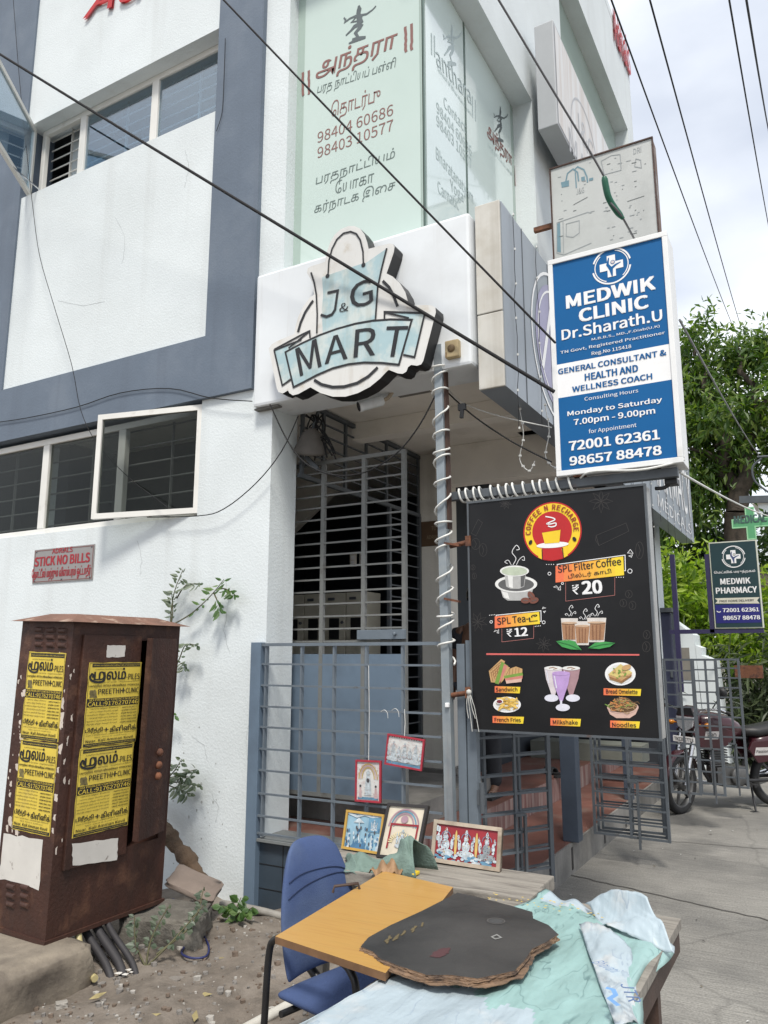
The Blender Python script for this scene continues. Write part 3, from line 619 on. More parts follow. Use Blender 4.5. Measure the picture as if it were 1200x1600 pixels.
def jt(s, a, b, h, bold=.0): w.text(PJ, s, J(*a), J(*b), h, lift, 0, max(bold * 2.2, 0))
hh = lambda y0, y1: abs(J(400, y0)[1] - J(400, y1)[1])
jt('G', (480, 440), (582, 410), hh(330, 438), .004); jt('&', (430, 452), (470, 446), hh(415, 452), 0)
w.stroke(PJ, Js([(378, 366), (424, 356), (412, 440), (398, 462), (374, 472), (348, 464)]), sw * 1.45, lift)
jt('M', (256, 738), (352, 692), hh(592, 725), .006); jt('A', (366, 684), (468, 658), hh(556, 672), .006); jt('R', (494, 655), (590, 642), hh(530, 650), .006); jt('T', (620, 650), (716, 650), hh(525, 650), .006)
w.build('sign_lettering', BLACK, jg)

# ================================================================== blue clinic light box
MY = 4.15
bs_ = thing('clinic_signboard', 'blue and white light box sign of a clinic listing consulting hours', 'signboard', (-.9, MY, 2.58))
PM = planeL(MY)
def S5(x, y): return (840 + x * .3, 340 + y * .3)
def M5(x, y): return PM.p2(*S5(x, y))
a0 = PM.p2(866, 745); a1 = PM.p2(1066, 722); X0, X1 = -1.235, -.565; Z0, Z1 = 2.585, 3.893
w = MB(); w.box(X0, X1, MY, MY + .20, Z0, Z1); w.build('light_box_casing', WHITE, bs_, bevel=.004)
w = MB()
for b in ((X0 - .002, X1 + .002, Z0 - .002, Z0 + .028), (X0 - .002, X1 + .002, Z1 - .028, Z1 + .002)): w.box(b[0], b[1], MY - .012, MY + .03, b[2], b[3])
for b in ((X0 - .002, X0 + .026), (X1 - .026, X1 + .002)): w.box(b[0], b[1], MY - .0115, MY + .03, Z0 + .028, Z1 - .028)
w.build('sign_frame', WHITE, bs_, bevel=.003)
w = MB(); zb0 = M5(105, 942)[1]; zb1 = M5(100, 768)[1]
w.flat(PM, [(X0 + .02, Z0 + .02), (X1 - .02, Z0 + .02), (X1 - .02, zb0), (X0 + .02, zb0)], .002); w.flat(PM, [(X0 + .02, zb1), (X1 - .02, zb1), (X1 - .02, Z1 - .02), (X0 + .02, Z1 - .02)], .002)
w.flat(PM, [(X0 + .02, zb0), (X1 - .02, zb0), (X1 - .02, zb1), (X0 + .02, zb1)], .002, 1)
w.build('sign_face', [BLUE, PWHITE], bs_)
w = MB()
def bt(s, bl, tr, bold=0., m=0): w.ptext(PM, s, S5(*bl), S5(*tr), .0045, m, bold)
bt('MEDWIK', (150, 475), (612, 306), .11); bt('CLINIC', (217, 545), (576, 404), .11); bt('Dr.Sharath.U', (127, 640), (648, 480), .06)
bt('M.B.B.S., MD.,F.Diab(U.K)', (283, 642), (636, 560), .02); bt('TN Govt, Registered Practitioner', (120, 712), (663, 592), .025); bt('Reg.No 115418', (283, 718), (488, 662), .025)
bt('Consulting Hours', (246, 955), (524, 892), 0); bt('Monday to Saturday', (157, 1035), (648, 936), .07); bt('7.00pm - 9.00pm', (190, 1082), (612, 990), .07)
bt('for Appointment', (268, 1125), (515, 1070), 0); bt('72001 62361', (165, 1215), (635, 1105), .09); bt('98657 88478', (168, 1292), (645, 1188), .09)
bt('GENERAL CONSULTANT &', (108, 818), (670, 688), .08, 1); bt('HEALTH AND', (247, 850), (523, 767), .08, 1); bt('WELLNESS COACH', (182, 910), (597, 812), .08, 1)
w.build('sign_lettering', [PWHITE, BLUE], bs_)
def clinic_logo(mb, pl, c, r, l0, m_main, m_body, m_bg):
    mb.ring(pl, c, r, r * .09, l0, m_main, 10, 160, 24); mb.ring(pl, c, r, r * .09, l0, m_main, 190, 350, 24); mb.ring(pl, c, r * .88, r * .05, l0, m_main, -50, 75, 20); mb.ring(pl, c, r * .88, r * .05, l0, m_main, 130, 250, 20)
    k = r * .22; e = r * .62
    mb.flat(pl, [(c[0] + x, c[1] + y) for x, y in ((-k, -e), (k, -e), (k, -k), (e, -k), (e, k), (k, k), (k, e), (-k, e), (-k, k), (-e, k), (-e, -k), (-k, -k))], l0, m_main)
    mb.stroke(pl, [(c[0] - r * .12, c[1] + r * .5), (c[0] - .2 * r, c[1] + r * .12), (c[0] - .02 * r, c[1] - r * .18), (c[0] + .02 * r, c[1] - r * .6)], [r * .05, r * .14, r * .2, r * .06], l0 + .001, m_bg)
    mb.stroke(pl, [(c[0] - .02 * r, c[1] - r * .15), (c[0] + .25 * r, c[1] + r * .02), (c[0] + .5 * r, c[1] + r * .1)], [r * .16, r * .1, r * .04], l0 + .001, m_bg)
    mb.ell(pl, (c[0] + r * .08, c[1] + r * .2), r * .12, r * .12, l0 + .001, m_bg, 16); mb.ell(pl, (c[0] + r * .08, c[1] + r * .2), r * .085, r * .085, l0 + .002, m_body, 16)
w = MB(); c = M5(385, 253); r = abs(M5(285, 253)[0] - c[0]) * .98; clinic_logo(w, PM, c, r, .004, 0, 1, 2); w.build('cross_emblem', [PWHITE, mat('print_rose_grey', (.62, .55, .56), .5), BLUE], bs_)
# rope of white cable below, carried by the beam
beam = thing('sign_beam', 'horizontal steel bar at pole height carrying the clinic sign and the menu board', 'beam', (-1.3, 4.2, 2.5))
w = MB(); w.bar((-1.93, 4.20, 2.545), (-.60, 4.20, 2.545), .05, .05); w.build('square_bar', STEELD, beam, bevel=.003)
w = MB()
for x in (-1.12, -.72): w.box(x - .03, x + .03, 4.16, 4.24, 2.576, 2.584)
w.build('rusty_bracket', RUSTO, beam)

# ================================================================== black menu board
NY = 4.10
mb_ = thing('menu_board', 'black coffee shop menu light box with prices and food pictures hanging off the corner pole', 'menu board', (-1.27, NY, 1.16))
PN = planeL(NY); k_ = NY / 4.15
NX0, NX1, NZ0, NZ1 = -1.785 * k_, -.765 * k_, 1.6 + (1.178 - 1.6) * k_, 1.6 + (2.489 - 1.6) * k_
w = MB(); w.box(NX0, NX1, NY + .004, NY + .14, NZ0, NZ1); w.build('light_box_casing', mat('dull_aluminium', (.36, .36, .35), .45, .12, 6, metal=.4, col2=(.2, .2, .19), amt=.35, s2=8), mb_, bevel=.003)
MBLACK = mat('menu_black', (.009, .009, .010), .38, .08, 2, 0, spec=.28, col2=(.012, .012, .013), amt=.5)
w = MB(); w.flat(PN, [(NX0 + .001, NZ0 + .001), (NX1 - .001, NZ0 + .001), (NX1 - .001, NZ1 - .001), (NX0 + .001, NZ1 - .001)], 0); w.build('menu_face', MBLACK, mb_)
w = MB()
for b in ((NX0 - .004, NX1 + .004, NZ0 - .004, NZ0 + .008), (NX0 - .004, NX1 + .004, NZ1 - .008, NZ1 + .004)): w.box(b[0], b[1], NY - .006, NY + .02, b[2], b[3])
for b in ((NX0 - .004, NX0 + .007), (NX1 - .007, NX1 + .004)): w.box(b[0], b[1], NY - .0055, NY + .02, NZ0 + .008, NZ1 - .008)
w.build('edge_trim', STEELD, mb_)
def S4(x, y): return (660 + x / 3, 720 + y / 3)
def N4(x, y): return PN.p2(*S4(x, y))
def Np(pts): return [N4(*p) for p in pts]
# faint spice line art
FAINT = mat('menu_line_grey', (.036, .032, .031), .5)
w = MB()
def nl(pts, wd=.003, m=0, cl=False, lift=.0015): w.stroke(PN, Np(pts), wd, lift, m, cl)
def pod(x, y, s, ph=0):
    for k in range(8):
        a = ph + k * math.pi / 4; d = (math.cos(a), math.sin(a)); n = (-d[1], d[0])
        nl([(x, y), (x + d[0] * s * .5 + n[0] * s * .16, y + d[1] * s * .5 + n[1] * s * .16), (x + d[0] * s, y + d[1] * s), (x + d[0] * s * .5 - n[0] * s * .16, y + d[1] * s * .5 - n[1] * s * .16)], .0025, 0, True)
pod(838, 190, 55); pod(260, 755, 45, .3); pod(390, 200, 28, .2); pod(570, 860, 36, .1)
nl([(815, 350), (955, 292), (968, 330), (828, 398), (812, 372)], .0025, 0, True); nl([(828, 398), (815, 352)]); nl([(230, 340), (262, 275), (282, 290), (252, 352)], .0025, 0, True)
for x, y, rx, ry in ((250, 390, 20, 26), (285, 418, 18, 30), (1018, 420, 18, 40), (968, 625, 16, 18), (942, 667, 16, 18), (985, 678, 16, 20), (1052, 815, 16, 20), (1050, 872, 18, 24), (238, 500, 10, 12), (244, 540, 10, 14)):
    nl([(x + rx * math.cos(R(a)), y + ry * math.sin(R(a))) for a in range(0, 360, 20)], .0025, 0, True); nl([(x - rx * .3, y - ry * .7), (x + rx * .2, y), (x - rx * .2, y + ry * .7)])
w.build('spice_line_art', FAINT, mb_)
w = MB(); w.flat(PN, Np([(300, 902), (1017, 906), (1017, 913), (300, 910)]), .0015); w.build('red_rule', mat('print_coral', (.62, .12, .11), .5), mb_)
# round logo
LG = MB(); c = N4(608, 331); rr = abs(N4(745, 331)[0] - N4(471, 331)[0]) / 2
LG.ell(PN, c, rr, rr, .002, 0, 48); LG.ell(PN, c, rr * .95, rr * .95, .003, 1, 48); LG.ell(PN, (c[0], c[1]), rr * .68, rr * .68, .004, 0, 40)
def lp(x, y): return (c[0] + x * rr, c[1] + y * rr)
LG.flat(PN, [lp(-.34, -.02), lp(-.26, -.40), lp(.24, -.40), lp(.30, .03)], .006, 1); LG.flat(PN, [lp(-.34, -.02), lp(.30, .03), lp(.25, .06), lp(-.28, .02)], .007, 0)
LG.ell(PN, lp(0, -.46), .55 * rr, .1 * rr, .005, 2, 24); LG.flat(PN, [lp(-.5, -.52), lp(-.36, -.56), lp(-.38, -.92), lp(-.5, -.85)], .005, 1); LG.flat(PN, [lp(.5, -.52), lp(.34, -.56), lp(.36, -.92), lp(.5, -.85)], .005, 1)
LG.flat(PN, [lp(-.34, -.58), lp(.3, -.58), lp(.36, -.93), lp(.0, -.99), lp(-.36, -.93)], .0052, 0)
LG.stroke(PN, [lp(-.36, -.58), lp(-.36, -.92)], .005, .006, 3); LG.stroke(PN, [lp(.34, -.58), lp(.36, -.92)], .005, .006, 3)
LG.stroke(PN, [(p.x, p.y) for p in spline([(*lp(*q), 0) for q in ((-.2, .52), (.05, .45), (.12, .38), (-.04, .32), (-.16, .27), (-.04, .25), (.14, .27), (.14, .18), (.0, .15), (-.12, .19))], 5)], .0065, .006, 2)
for sx in (-1, 1): LG.ell(PN, lp(.75 * sx, -.32), .06 * rr, .085 * rr, .006, 3, 14, .5 * sx)
txt = 'COFFEE N RECHARGE'; n_ = len(txt); LET = []
adv = [.6 if ch == ' ' else 1. for ch in txt]; tot = sum(adv); acc = 0
for ch, ad in zip(txt, adv):
    t_ = (acc + ad / 2) / tot; acc += ad
    if ch == ' ': continue
    th = R(186 - t_ * 192); rad = .735 * rr; cx_, cy_ = c[0] + rad * math.cos(th), c[1] + rad * math.sin(th); tx, ty = math.sin(th), -math.cos(th); hw = .062 * rr
    LG.text(PN, ch, (cx_ - tx * hw, cy_ - ty * hw), (cx_ + tx * hw, cy_ + ty * hw), .17 * rr, .006, 4, .07)
LG.build('round_logo', [RED, YELLOW, PWHITE, INK, mat('print_maroon', (.30, .03, .02), .5)], mb_)
# price tags
TAGM = [mat('tag_tone', tuple(a * (1 - k / 7) + b * k / 7 for a, b in zip((.78, .17, .07), (.80, .60, .03))), .5, .03) for k in range(8)]
def ptag(name, q, lines, extra=None):
    t = MB(); a, b, c_, d = [Vector(N4(*p)) for p in q]       # TL TR BR BL
    for k in range(8): t.flat(PN, [a.lerp(b, k / 8), a.lerp(b, (k + 1) / 8), d.lerp(c_, (k + 1) / 8), d.lerp(c_, k / 8)], .003, k)
    for s, p0, p1, h, bold, ink in lines: t.text(PN, s, N4(*p0), N4(*p1), h and abs(N4(500, 500)[1] - N4(500, 500 + h)[1]), .0045, 8, bold, 0, ink)
    t.build(name, TAGM + [INK], mb_)
ptag('price_label', [(625, 494), (942, 448), (946, 536), (625, 571)], [('SPL Filter Coffee', (637, 525), (934, 487), 31, .03, False), ('பில்டர் காபி', (686, 557), (888, 531), 25, .012, True)])
ptag('price_label', [(340, 730), (548, 708), (552, 764), (340, 786)], [('SPL Tea-', (353, 769), (500, 753), 31, .035, False), ('டீ', (502, 755), (543, 750), 30, .02, True)])
for q, s in (([(340, 1056), (460, 1060), (457, 1090), (340, 1086)], ('Sandwich', (346, 1081), (447, 1080))), ([(330, 1196), (477, 1200), (473, 1232), (330, 1228)], ('French Fries', (340, 1222), (463, 1224))),
             ([(601, 1206), (744, 1210), (740, 1245), (601, 1240)], ('Milkshake', (613, 1234), (730, 1236))), ([(850, 1066), (1026, 1070), (1023, 1102), (850, 1098)], ('Bread Omelette', (862, 1090), (1010, 1093))), ([(881, 1217), (1020, 1222), (1016, 1254), (881, 1250)], ('Noodles', (891, 1246), (1003, 1249)))):
    ptag('food_label', q, [(s[0], s[1], s[2], 17, .035, False)])
w = MB()
w.text(PN, '₹', N4(706, 628), N4(738, 625), abs(N4(700, 586)[1] - N4(700, 628)[1]), .003, 0, .01); w.text(PN, '20', N4(750, 625), N4(846, 618), abs(N4(700, 568)[1] - N4(700, 625)[1]), .003, 0, .10)
w.text(PN, '₹', N4(398, 826), N4(424, 824), abs(N4(400, 792)[1] - N4(400, 826)[1]), .003, 0, .01); w.text(PN, '12', N4(434, 824), N4(496, 819), abs(N4(400, 784)[1] - N4(400, 822)[1]), .003, 0, .09)
for q in ([(632, 492), (632, 486), (950, 442), (952, 515), (946, 515)], [(346, 730), (346, 724), (556, 703), (557, 752), (550, 753)]): nl(q, .004, 0)
nl([(672, 570), (672, 658), (902, 630), (902, 545)], .002, 1); nl([(373, 786), (373, 849), (522, 832), (522, 772)], .002, 1)
def circ(x, y, r): nl([(x + r * math.cos(R(a)), y + r * math.sin(R(a))) for a in range(0, 361, 24)], .003, 0)
circ(596, 529, 7); circ(973, 517, 10); circ(323, 755, 6); circ(569, 757, 7); circ(657, 575, 5)
for t in ([(962, 432), (975, 416), (988, 434)], [(968, 446), (985, 440), (980, 452)], [(615, 592), (640, 598), (628, 586)], [(636, 604), (648, 586), (648, 606)], [(563, 694), (578, 690), (566, 686)], [(568, 706), (578, 704), (572, 712)], [(336, 802), (352, 796), (342, 794)], [(350, 806), (358, 790), (358, 808)]): nl(t, .0025, 0, True)
for x0_, y0_, dx in ((583, 486, 11), (910, 546, 11), (316, 724, 8), (530, 776, 8)):
    for k in range(4): w.ell(PN, N4(x0_ + k * dx, y0_ + k * (0 if dx > 9 else -.8)), .0025, .0025, .003, 0, 8)
def nls(pts, wd, m):
    nl([(p.x, p.y) for p in spline([(a, b, 0) for a, b in pts], 6)], wd, m)
def steam(x, y, s, m=0):
    nls([(x, y), (x + 14 * s, y - 30 * s), (x - 4 * s, y - 60 * s), (x + 16 * s, y - 92 * s), (x + 30 * s, y - 74 * s), (x + 16 * s, y - 70 * s)], .0035 * s ** .4, m); nls([(x + 16 * s, y), (x + 30 * s, y - 26 * s), (x + 50 * s, y - 40 * s), (x + 54 * s, y - 22 * s), (x + 42 * s, y - 24 * s)], .003 * s ** .4, m); nls([(x - 8 * s, y), (x - 22 * s, y - 22 * s), (x - 38 * s, y - 14 * s), (x - 26 * s, y - 6 * s)], .003 * s ** .4, m)
steam(425, 488, 1.0); steam(690, 728, .55); steam(757, 744, .55); steam(812, 728, .6)
w.build('menu_lettering', [PWHITE, mat('print_dull_rose', (.45, .17, .15), .5)], mb_)
# food pictures, each one flat print
def pm(n, c): return mat(n, c, .5, .10, 30)
SIL, SILD, SILL = pm('print_silver', (.42, .42, .41)), pm('print_silver_dark', (.10, .10, .10)), pm('print_silver_light', (.72, .72, .70))
TEA, TEAD, GLS = pm('print_tea', (.36, .19, .10)), pm('print_tea_dark', (.22, .10, .05)), pm('print_glass', (.62, .58, .54))
LEAF, LEAFD = pm('print_leaf', (.05, .30, .07)), pm('print_leaf_dark', (.02, .14, .04))
BRD, BRDD, MEAT, LETT = pm('print_bread', (.52, .32, .14)), pm('print_crust', (.28, .13, .05)), pm('print_ham', (.55, .20, .16)), pm('print_lettuce', (.17, .30, .05))
FRY, SHK, SHKD, NOOD, NOODD, PINKB = pm('print_fries', (.76, .52, .13)), pm('print_lilac', (.46, .30, .58)), pm('print_mauve', (.36, .22, .24)), pm('print_noodle', (.40, .26, .12)), pm('print_noodle_dark', (.14, .075, .03)), pm('print_bowl', (.60, .40, .33))
def el(mb, x, y, rx, ry, lift, m, rot=0, a0=0, a1=360): mb.flat(PN, [N4(x + rx * math.cos(R(a)) * math.cos(rot) - ry * math.sin(R(a)) * math.sin(rot), y + rx * math.cos(R(a)) * math.sin(rot) + ry * math.sin(R(a)) * math.cos(rot)) for a in np.linspace(a0, a1, 30)[:-1 if a1 - a0 >= 360 else None]], lift, m)
def pg(mb, pts, lift, m): mb.flat(PN, Np(pts), lift, m)
p = MB(); pg(p, [(366, 600), (520, 600), (508, 640), (480, 655), (400, 655), (378, 640)], .002, 0); el(p, 440, 578, 99, 40, .0025, 2); el(p, 440, 580, 84, 31, .003, 1); pg(p, [(384, 520), (488, 520), (478, 590), (455, 600), (415, 600), (394, 590)], .0035, 0); pg(p, [(400, 530), (425, 532), (425, 598), (408, 592)], .004, 2); pg(p, [(462, 530), (484, 526), (476, 588), (462, 592)], .004, 1); el(p, 433, 517, 68, 26, .0045, 2); el(p, 433, 518, 60, 20, .005, 3); pg(p, [(372, 612), (400, 618), (410, 650), (385, 642)], .003, 2)
for x, y, r_ in ((485, 655, 0), (512, 632, .9), (525, 655, -.3)): el(p, x, y, 22, 14, .006, 4, r_); nl_ = [N4(x - 12 * math.cos(r_), y - 12 * math.sin(r_)), N4(x + 12 * math.cos(r_), y + 12 * math.sin(r_))]; p.stroke(PN, nl_, .003, .007, 1)
p.build('coffee_tumbler_picture', [SIL, SILD, SILL, pm('print_coffee_foam', (.46, .52, .40)), pm('print_bean', (.17, .06, .04))], mb_)
p = MB()
for x0_, x1_, y0_, y1_ in ((650, 730, 738, 848), (772, 862, 736, 850), (714, 788, 752, 864)):
    dx = (x1_ - x0_) * .1; pg(p, [(x0_, y0_), (x1_, y0_), (x1_ - dx, y1_), (x0_ + dx, y1_)], .002 + (.002 if x0_ == 714 else 0), 2); pg(p, [(x0_ + 3, y0_ + 22), (x1_ - 3, y0_ + 22), (x1_ - dx - 3, y1_ - 10), (x0_ + dx + 3, y1_ - 10)], .003 + (.002 if x0_ == 714 else 0), 0); el(p, (x0_ + x1_) / 2, y0_ + 22, (x1_ - x0_) / 2 - 3, 5, .0055, 3)
    for q in (.3, .5, .7): xx = x0_ + (x1_ - x0_) * q; p.stroke(PN, [N4(xx, y0_ + 34), N4(xx + (.5 - q) * 12, y1_ - 12)], .005, .006, 1)
p.build('tea_glasses_picture', [TEA, TEAD, GLS, pm('print_tea_foam', (.52, .36, .24))], mb_)
p = MB()
for pts in ([(628, 846), (668, 840), (712, 846), (748, 886), (700, 884), (656, 872)], [(905, 854), (860, 848), (812, 852), (778, 878), (830, 882), (880, 872)], [(680, 838), (716, 846), (748, 888), (706, 872)]): pg(p, pts, .007 + .0005 * pts[0][0] / 900, 0)
p.stroke(PN, Np([(632, 847), (690, 862), (742, 884)]), .003, .009, 1); p.stroke(PN, Np([(900, 855), (840, 862), (782, 877)]), .003, .009, 1)
p.build('leaf_picture', [LEAF, LEAFD], mb_)
p = MB(); pg(p, [(312, 985), (370, 930), (388, 940), (348, 1040), (322, 1038)], .002, 0)
for k in range(5): p.stroke(PN, [N4(322 + k * 9, 990 - k * 8), N4(330 + k * 8, 1032 - k * 10)], .004, .0025, 1); p.stroke(PN, [N4(316 + k * 7, 985 + k * 10), N4(372 - k * 4, 940 + k * 14)], .003, .0027, 1)
pg(p, [(372, 940), (404, 962), (398, 985), (358, 1048), (340, 1042)], .003, 3); pg(p, [(384, 952), (404, 964), (372, 1030), (358, 1046)], .0035, 2); pg(p, [(398, 965), (412, 968), (380, 1030), (366, 1044)], .004, 0)
pg(p, [(392, 1010), (410, 975), (440, 964), (470, 975), (470, 1000), (440, 1004)], .005, 0); pg(p, [(384, 1008), (470, 992), (474, 1006), (388, 1022)], .0055, 3); pg(p, [(388, 1020), (472, 1006), (470, 1022), (392, 1032)], .006, 2); pg(p, [(392, 1030), (468, 1020), (466, 1036), (396, 1044)], .0065, 4)
for k in range(4): p.stroke(PN, [N4(412 + k * 14, 974 - k * 1), N4(408 + k * 15, 1002 - k * 2)], .003, .0057, 1)
p.build('sandwich_picture', [BRD, BRDD, MEAT, LETT, pm('print_bread_pale', (.62, .42, .34))], mb_)
rn = random.Random(2)
p = MB(); el(p, 397, 1143, 65, 37, .002, 0); el(p, 397, 1140, 58, 31, .003, 1)
for k in range(34): x, y = rn.uniform(362, 438), rn.uniform(1112, 1162); a = rn.uniform(-1, 1); d = rn.uniform(12, 22); p.stroke(PN, [N4(x - d * math.cos(a), y - d * .7 * math.sin(a)), N4(x + d * math.cos(a), y + d * .7 * math.sin(a))], .0085, .004 + k * 1e-4, 2 if k % 3 else 3)
el(p, 364, 1128, 17, 11, .009, 0); el(p, 364, 1128, 13, 8, .0095, 4); p.build('fries_picture', [PWHITE, SILL, FRY, pm('print_fries_dark', (.55, .33, .06)), pm('print_ketchup', (.16, .02, .03))], mb_)
p = MB()
for x, m_, top, l0 in ((614, 0, 972, .002), (698, 1, 972, .0025), (652, 2, 996, .006)):
    wd = 42; b = top + 130
    pg(p, [(x - wd, top), (x + wd, top), (x + wd * .8, top + 50), (x + wd * .35, top + 105), (x + 7, b), (x - 7, b), (x - wd * .35, top + 105), (x - wd * .8, top + 50)], l0, m_); pg(p, [(x - 4, b - 4), (x + 4, b - 4), (x + 6, b + 22), (x - 6, b + 22)], l0 + .0003, 3); el(p, x + (-8 if m_ == 0 else 8), b + (10 if m_ < 2 else 30), 33, 17, l0 + .0006, 3); el(p, x, top, wd, 10, l0 + .001, m_ if m_ == 2 else 4)
    if m_ < 2: p.stroke(PN, [N4(x - 20, top), N4(x, top - 4), N4(x + 18, top + 2), N4(x, top + 5)], .004, l0 + .0015, 5)
    p.stroke(PN, [N4(x - wd * .75, top + 12), N4(x - wd * .5, top + 70)], .006, l0 + .0012, 3)
p.build('milkshake_picture', [pm('print_cream', (.62, .56, .58)), SHKD, SHK, pm('print_clear_glass', (.66, .66, .74)), SILL, BRDD], mb_)
p = MB(); el(p, 928, 999, 72, 54, .002, 0); el(p, 928, 999, 62, 45, .003, 1); pg(p, [(872, 1000), (930, 952), (984, 992), (980, 1012), (935, 1044), (880, 1026)], .004, 2); pg(p, [(872, 1000), (930, 952), (984, 992), (932, 1022)], .0045, 3)
for k in range(22): x, y = rn.uniform(895, 962), rn.uniform(972, 1018); el(p, x, y, rn.uniform(4, 9), rn.uniform(2, 5), .005 + k * 1e-4, 4 if k % 2 else 2, rn.uniform(-1, 1))
el(p, 958, 968, 22, 12, .0075, 2, -.3); p.stroke(PN, Np([(878, 1014), (935, 1034), (982, 1004)]), .006, .008, 5); p.build('omelette_picture', [PWHITE, SILL, BRD, pm('print_egg', (.62, .50, .18)), LETT, BRDD], mb_)
p = MB(); pg(p, [(866, 1158), (1014, 1158), (1000, 1188), (972, 1206), (910, 1206), (880, 1188)], .002, 0); el(p, 940, 1155, 74, 30, .003, 0); el(p, 940, 1150, 66, 30, .0035, 2); el(p, 938, 1132, 44, 24, .0037, 2)
for k in range(90):
    x, y = rn.gauss(940, 28), rn.gauss(1142, 16); a = rn.uniform(0, 6.3); d = rn.uniform(10, 26); p.stroke(PN, [N4(x, y), N4(x + d * math.cos(a), y + d * .5 * math.sin(a)), N4(x + d * 1.4 * math.cos(a + .8), y + d * .6 * math.sin(a + .8))], .0035, .004 + k * 4e-5, rn.choice([1, 1, 2, 3, 4]))
p.build('noodle_picture', [PINKB, NOOD, NOODD, pm('print_carrot', (.60, .25, .08)), LETT], mb_)

# ================================================================== faded sign above
OY = 6.0
os_ = thing('faded_signboard', 'sun bleached grey signboard with ghostly appliance drawings above the blue sign', 'signboard', (-1.3, OY, 4.0))
ox0, ox1, oz0, oz1 = -1.735, -.875, 4.2, 5.775
w = MB(); w.box(ox0, ox1, OY + .003, OY + .16, oz0, oz1); w.build('casing', mat('rusty_side_sheet', (.14, .085, .06), .7, .2, 5, col2=(.42, .41, .40), amt=.45, s2=4), os_)
PO = planeL(OY); w = MB(); w.flat(PO, [(ox0, oz0), (ox1, oz0), (ox1, oz1), (ox0, oz1)], .001); w.build('sign_face', mat('bleached_grey', (.47, .48, .47), .5, .06, 1.6, col2=(.40, .41, .40), amt=.4, s2=2), os_)
w = MB()
for z in (oz0, oz1): w.box(ox0 - .006, ox1 + .006, OY - .012, OY + .01, z - .006, z + .006)
for x in (ox0, ox1): w.box(x - .006, x + .006, OY - .0115, OY + .01, oz0 + .012, oz1 - .012)
w.build('sign_frame', RUST, os_)
w = MB(); 
def O3(x, y): return PO.p2(780 + x * .35, y * .35)
def ol(pts, wd=.008, m=0): w.stroke(PO, [O3(*q) for q in pts], wd, .003, m)
ol([(296, 820), (305, 775), (330, 755), (350, 770), (355, 810)], .012, 1); ol([(335, 760), (350, 745), (378, 758), (392, 790), (395, 815)], .012, 1); w.flat(PO, [O3(*q) for q in ((276, 815), (312, 805), (312, 832), (280, 838))], .003, 1); w.flat(PO, [O3(*q) for q in ((366, 792), (382, 788), (384, 806), (368, 810))], .003, 1); w.flat(PO, [O3(*q) for q in ((402, 797), (420, 793), (420, 805), (402, 809))], .003, 1); ol([(340, 770), (345, 840)], .01, 1)
for q in ([(258, 995), (258, 1130), (290, 1138), (412, 1085)], [(258, 995), (395, 948), (412, 952)], [(285, 985), (288, 1130)], [(300, 1000), (358, 985), (358, 1040), (330, 1060), (300, 1055), (300, 1000)], [(455, 720), (470, 780), (545, 760), (540, 690)], [(455, 720), (500, 695), (540, 690)], [(610, 710), (605, 745), (635, 750), (632, 715), (610, 710)]): ol(q, .006, 2)
w.flat(PO, [O3(*q) for q in ((258, 1000), (272, 994), (276, 1128), (260, 1124))], .0025, 1)
rn = random.Random(4)
for k in range(60):
    x = rn.choice([rn.uniform(262, 290), rn.uniform(310, 410), rn.uniform(460, 540), rn.uniform(570, 650), rn.uniform(470, 580)]); y = rn.uniform(700, 1100); L_ = rn.uniform(4, 22); y2 = y - L_ * .25
    if 272 < x < 420 and y > 960: continue
    ol([(x, y), (x + L_, y2)], .006, rn.choice([2, 2, 3]))
ol([(332, 915), (395, 880)], .005, 3); ol([(572, 900), (648, 875)], .005, 3)
for q in ((345, 870, 'J&G'), (600, 690, 'DRi')): w.text(PO, q[2], O3(q[0], q[1]), O3(q[0] + 35, q[1] - 10), .05, .003, 2)
w.build('faded_print', [mat('print_faint_grey', (.40, .41, .41), .5), mat('print_faded_blue', (.14, .24, .29), .5, .1), mat('print_mid_grey', (.28, .30, .31), .5), mat('print_dark_grey', (.12, .13, .13), .5)], os_)
w = MB(); w.bar((XR, OY + .1, 5.3), (ox0, OY + .1, 5.3), .04); w.bar((XR, OY + .1, 4.5), (ox0, OY + .1, 4.5), .04); w.build('wall_arm', RUSTO, os_)

# ================================================================== pharmacy projecting sign + medical cross
PY = 9.0; k9 = PY / 9
ps = thing('pharmacy_sign', 'dark green pharmacy sign with phone numbers on a purple bracket by the hedge', 'sign', (-.8, PY, 1.86))
PP = planeL(PY); px0, px1, pz0, pz1 = -1.03, -.555, 1.872, 2.803
w = MB(); w.box(px0, px1, PY + .003, PY + .07, pz0, pz1); w.build('casing', mat('sign_cream_edge', (.55, .56, .48), .5, .06), ps, bevel=.004)
w = MB(); w.flat(PP, [(px0 + .012, pz0 + .012), (px1 - .012, pz0 + .012), (px1 - .012, pz1 - .012), (px0 + .012, pz1 - .012)], .001)
def S6(x, y): return (940 + x * .225, 740 + y * .225)
def P6(x, y): return PP.p2(*S6(x, y))
zz0, zz1 = P6(790, 1040)[1], P6(790, 912)[1]; w.flat(PP, [(px0 + .02, zz0), (px1 - .02, zz0), (px1 - .02, zz1), (px0 + .02, zz1)], .003, 1)
w.build('sign_face', [mat('dark_bottle_green', (.012, .040, .046), .4, .08, 3), mat('royal_blue', (.018, .018, .16), .4, .08, 3)], ps)
w = MB()
w.flat(PP, [P6(*q) for q in ((786, 866), (1098, 858), (1080, 880), (1098, 902), (788, 902), (806, 884))], .003, 1)
w.ptext(PP, 'MEDWIK', S6(826, 770), S6(1032, 722), .004, 0, .07); w.ptext(PP, 'PHARMACY', S6(795, 834), S6(1078, 783), .004, 0, .07)
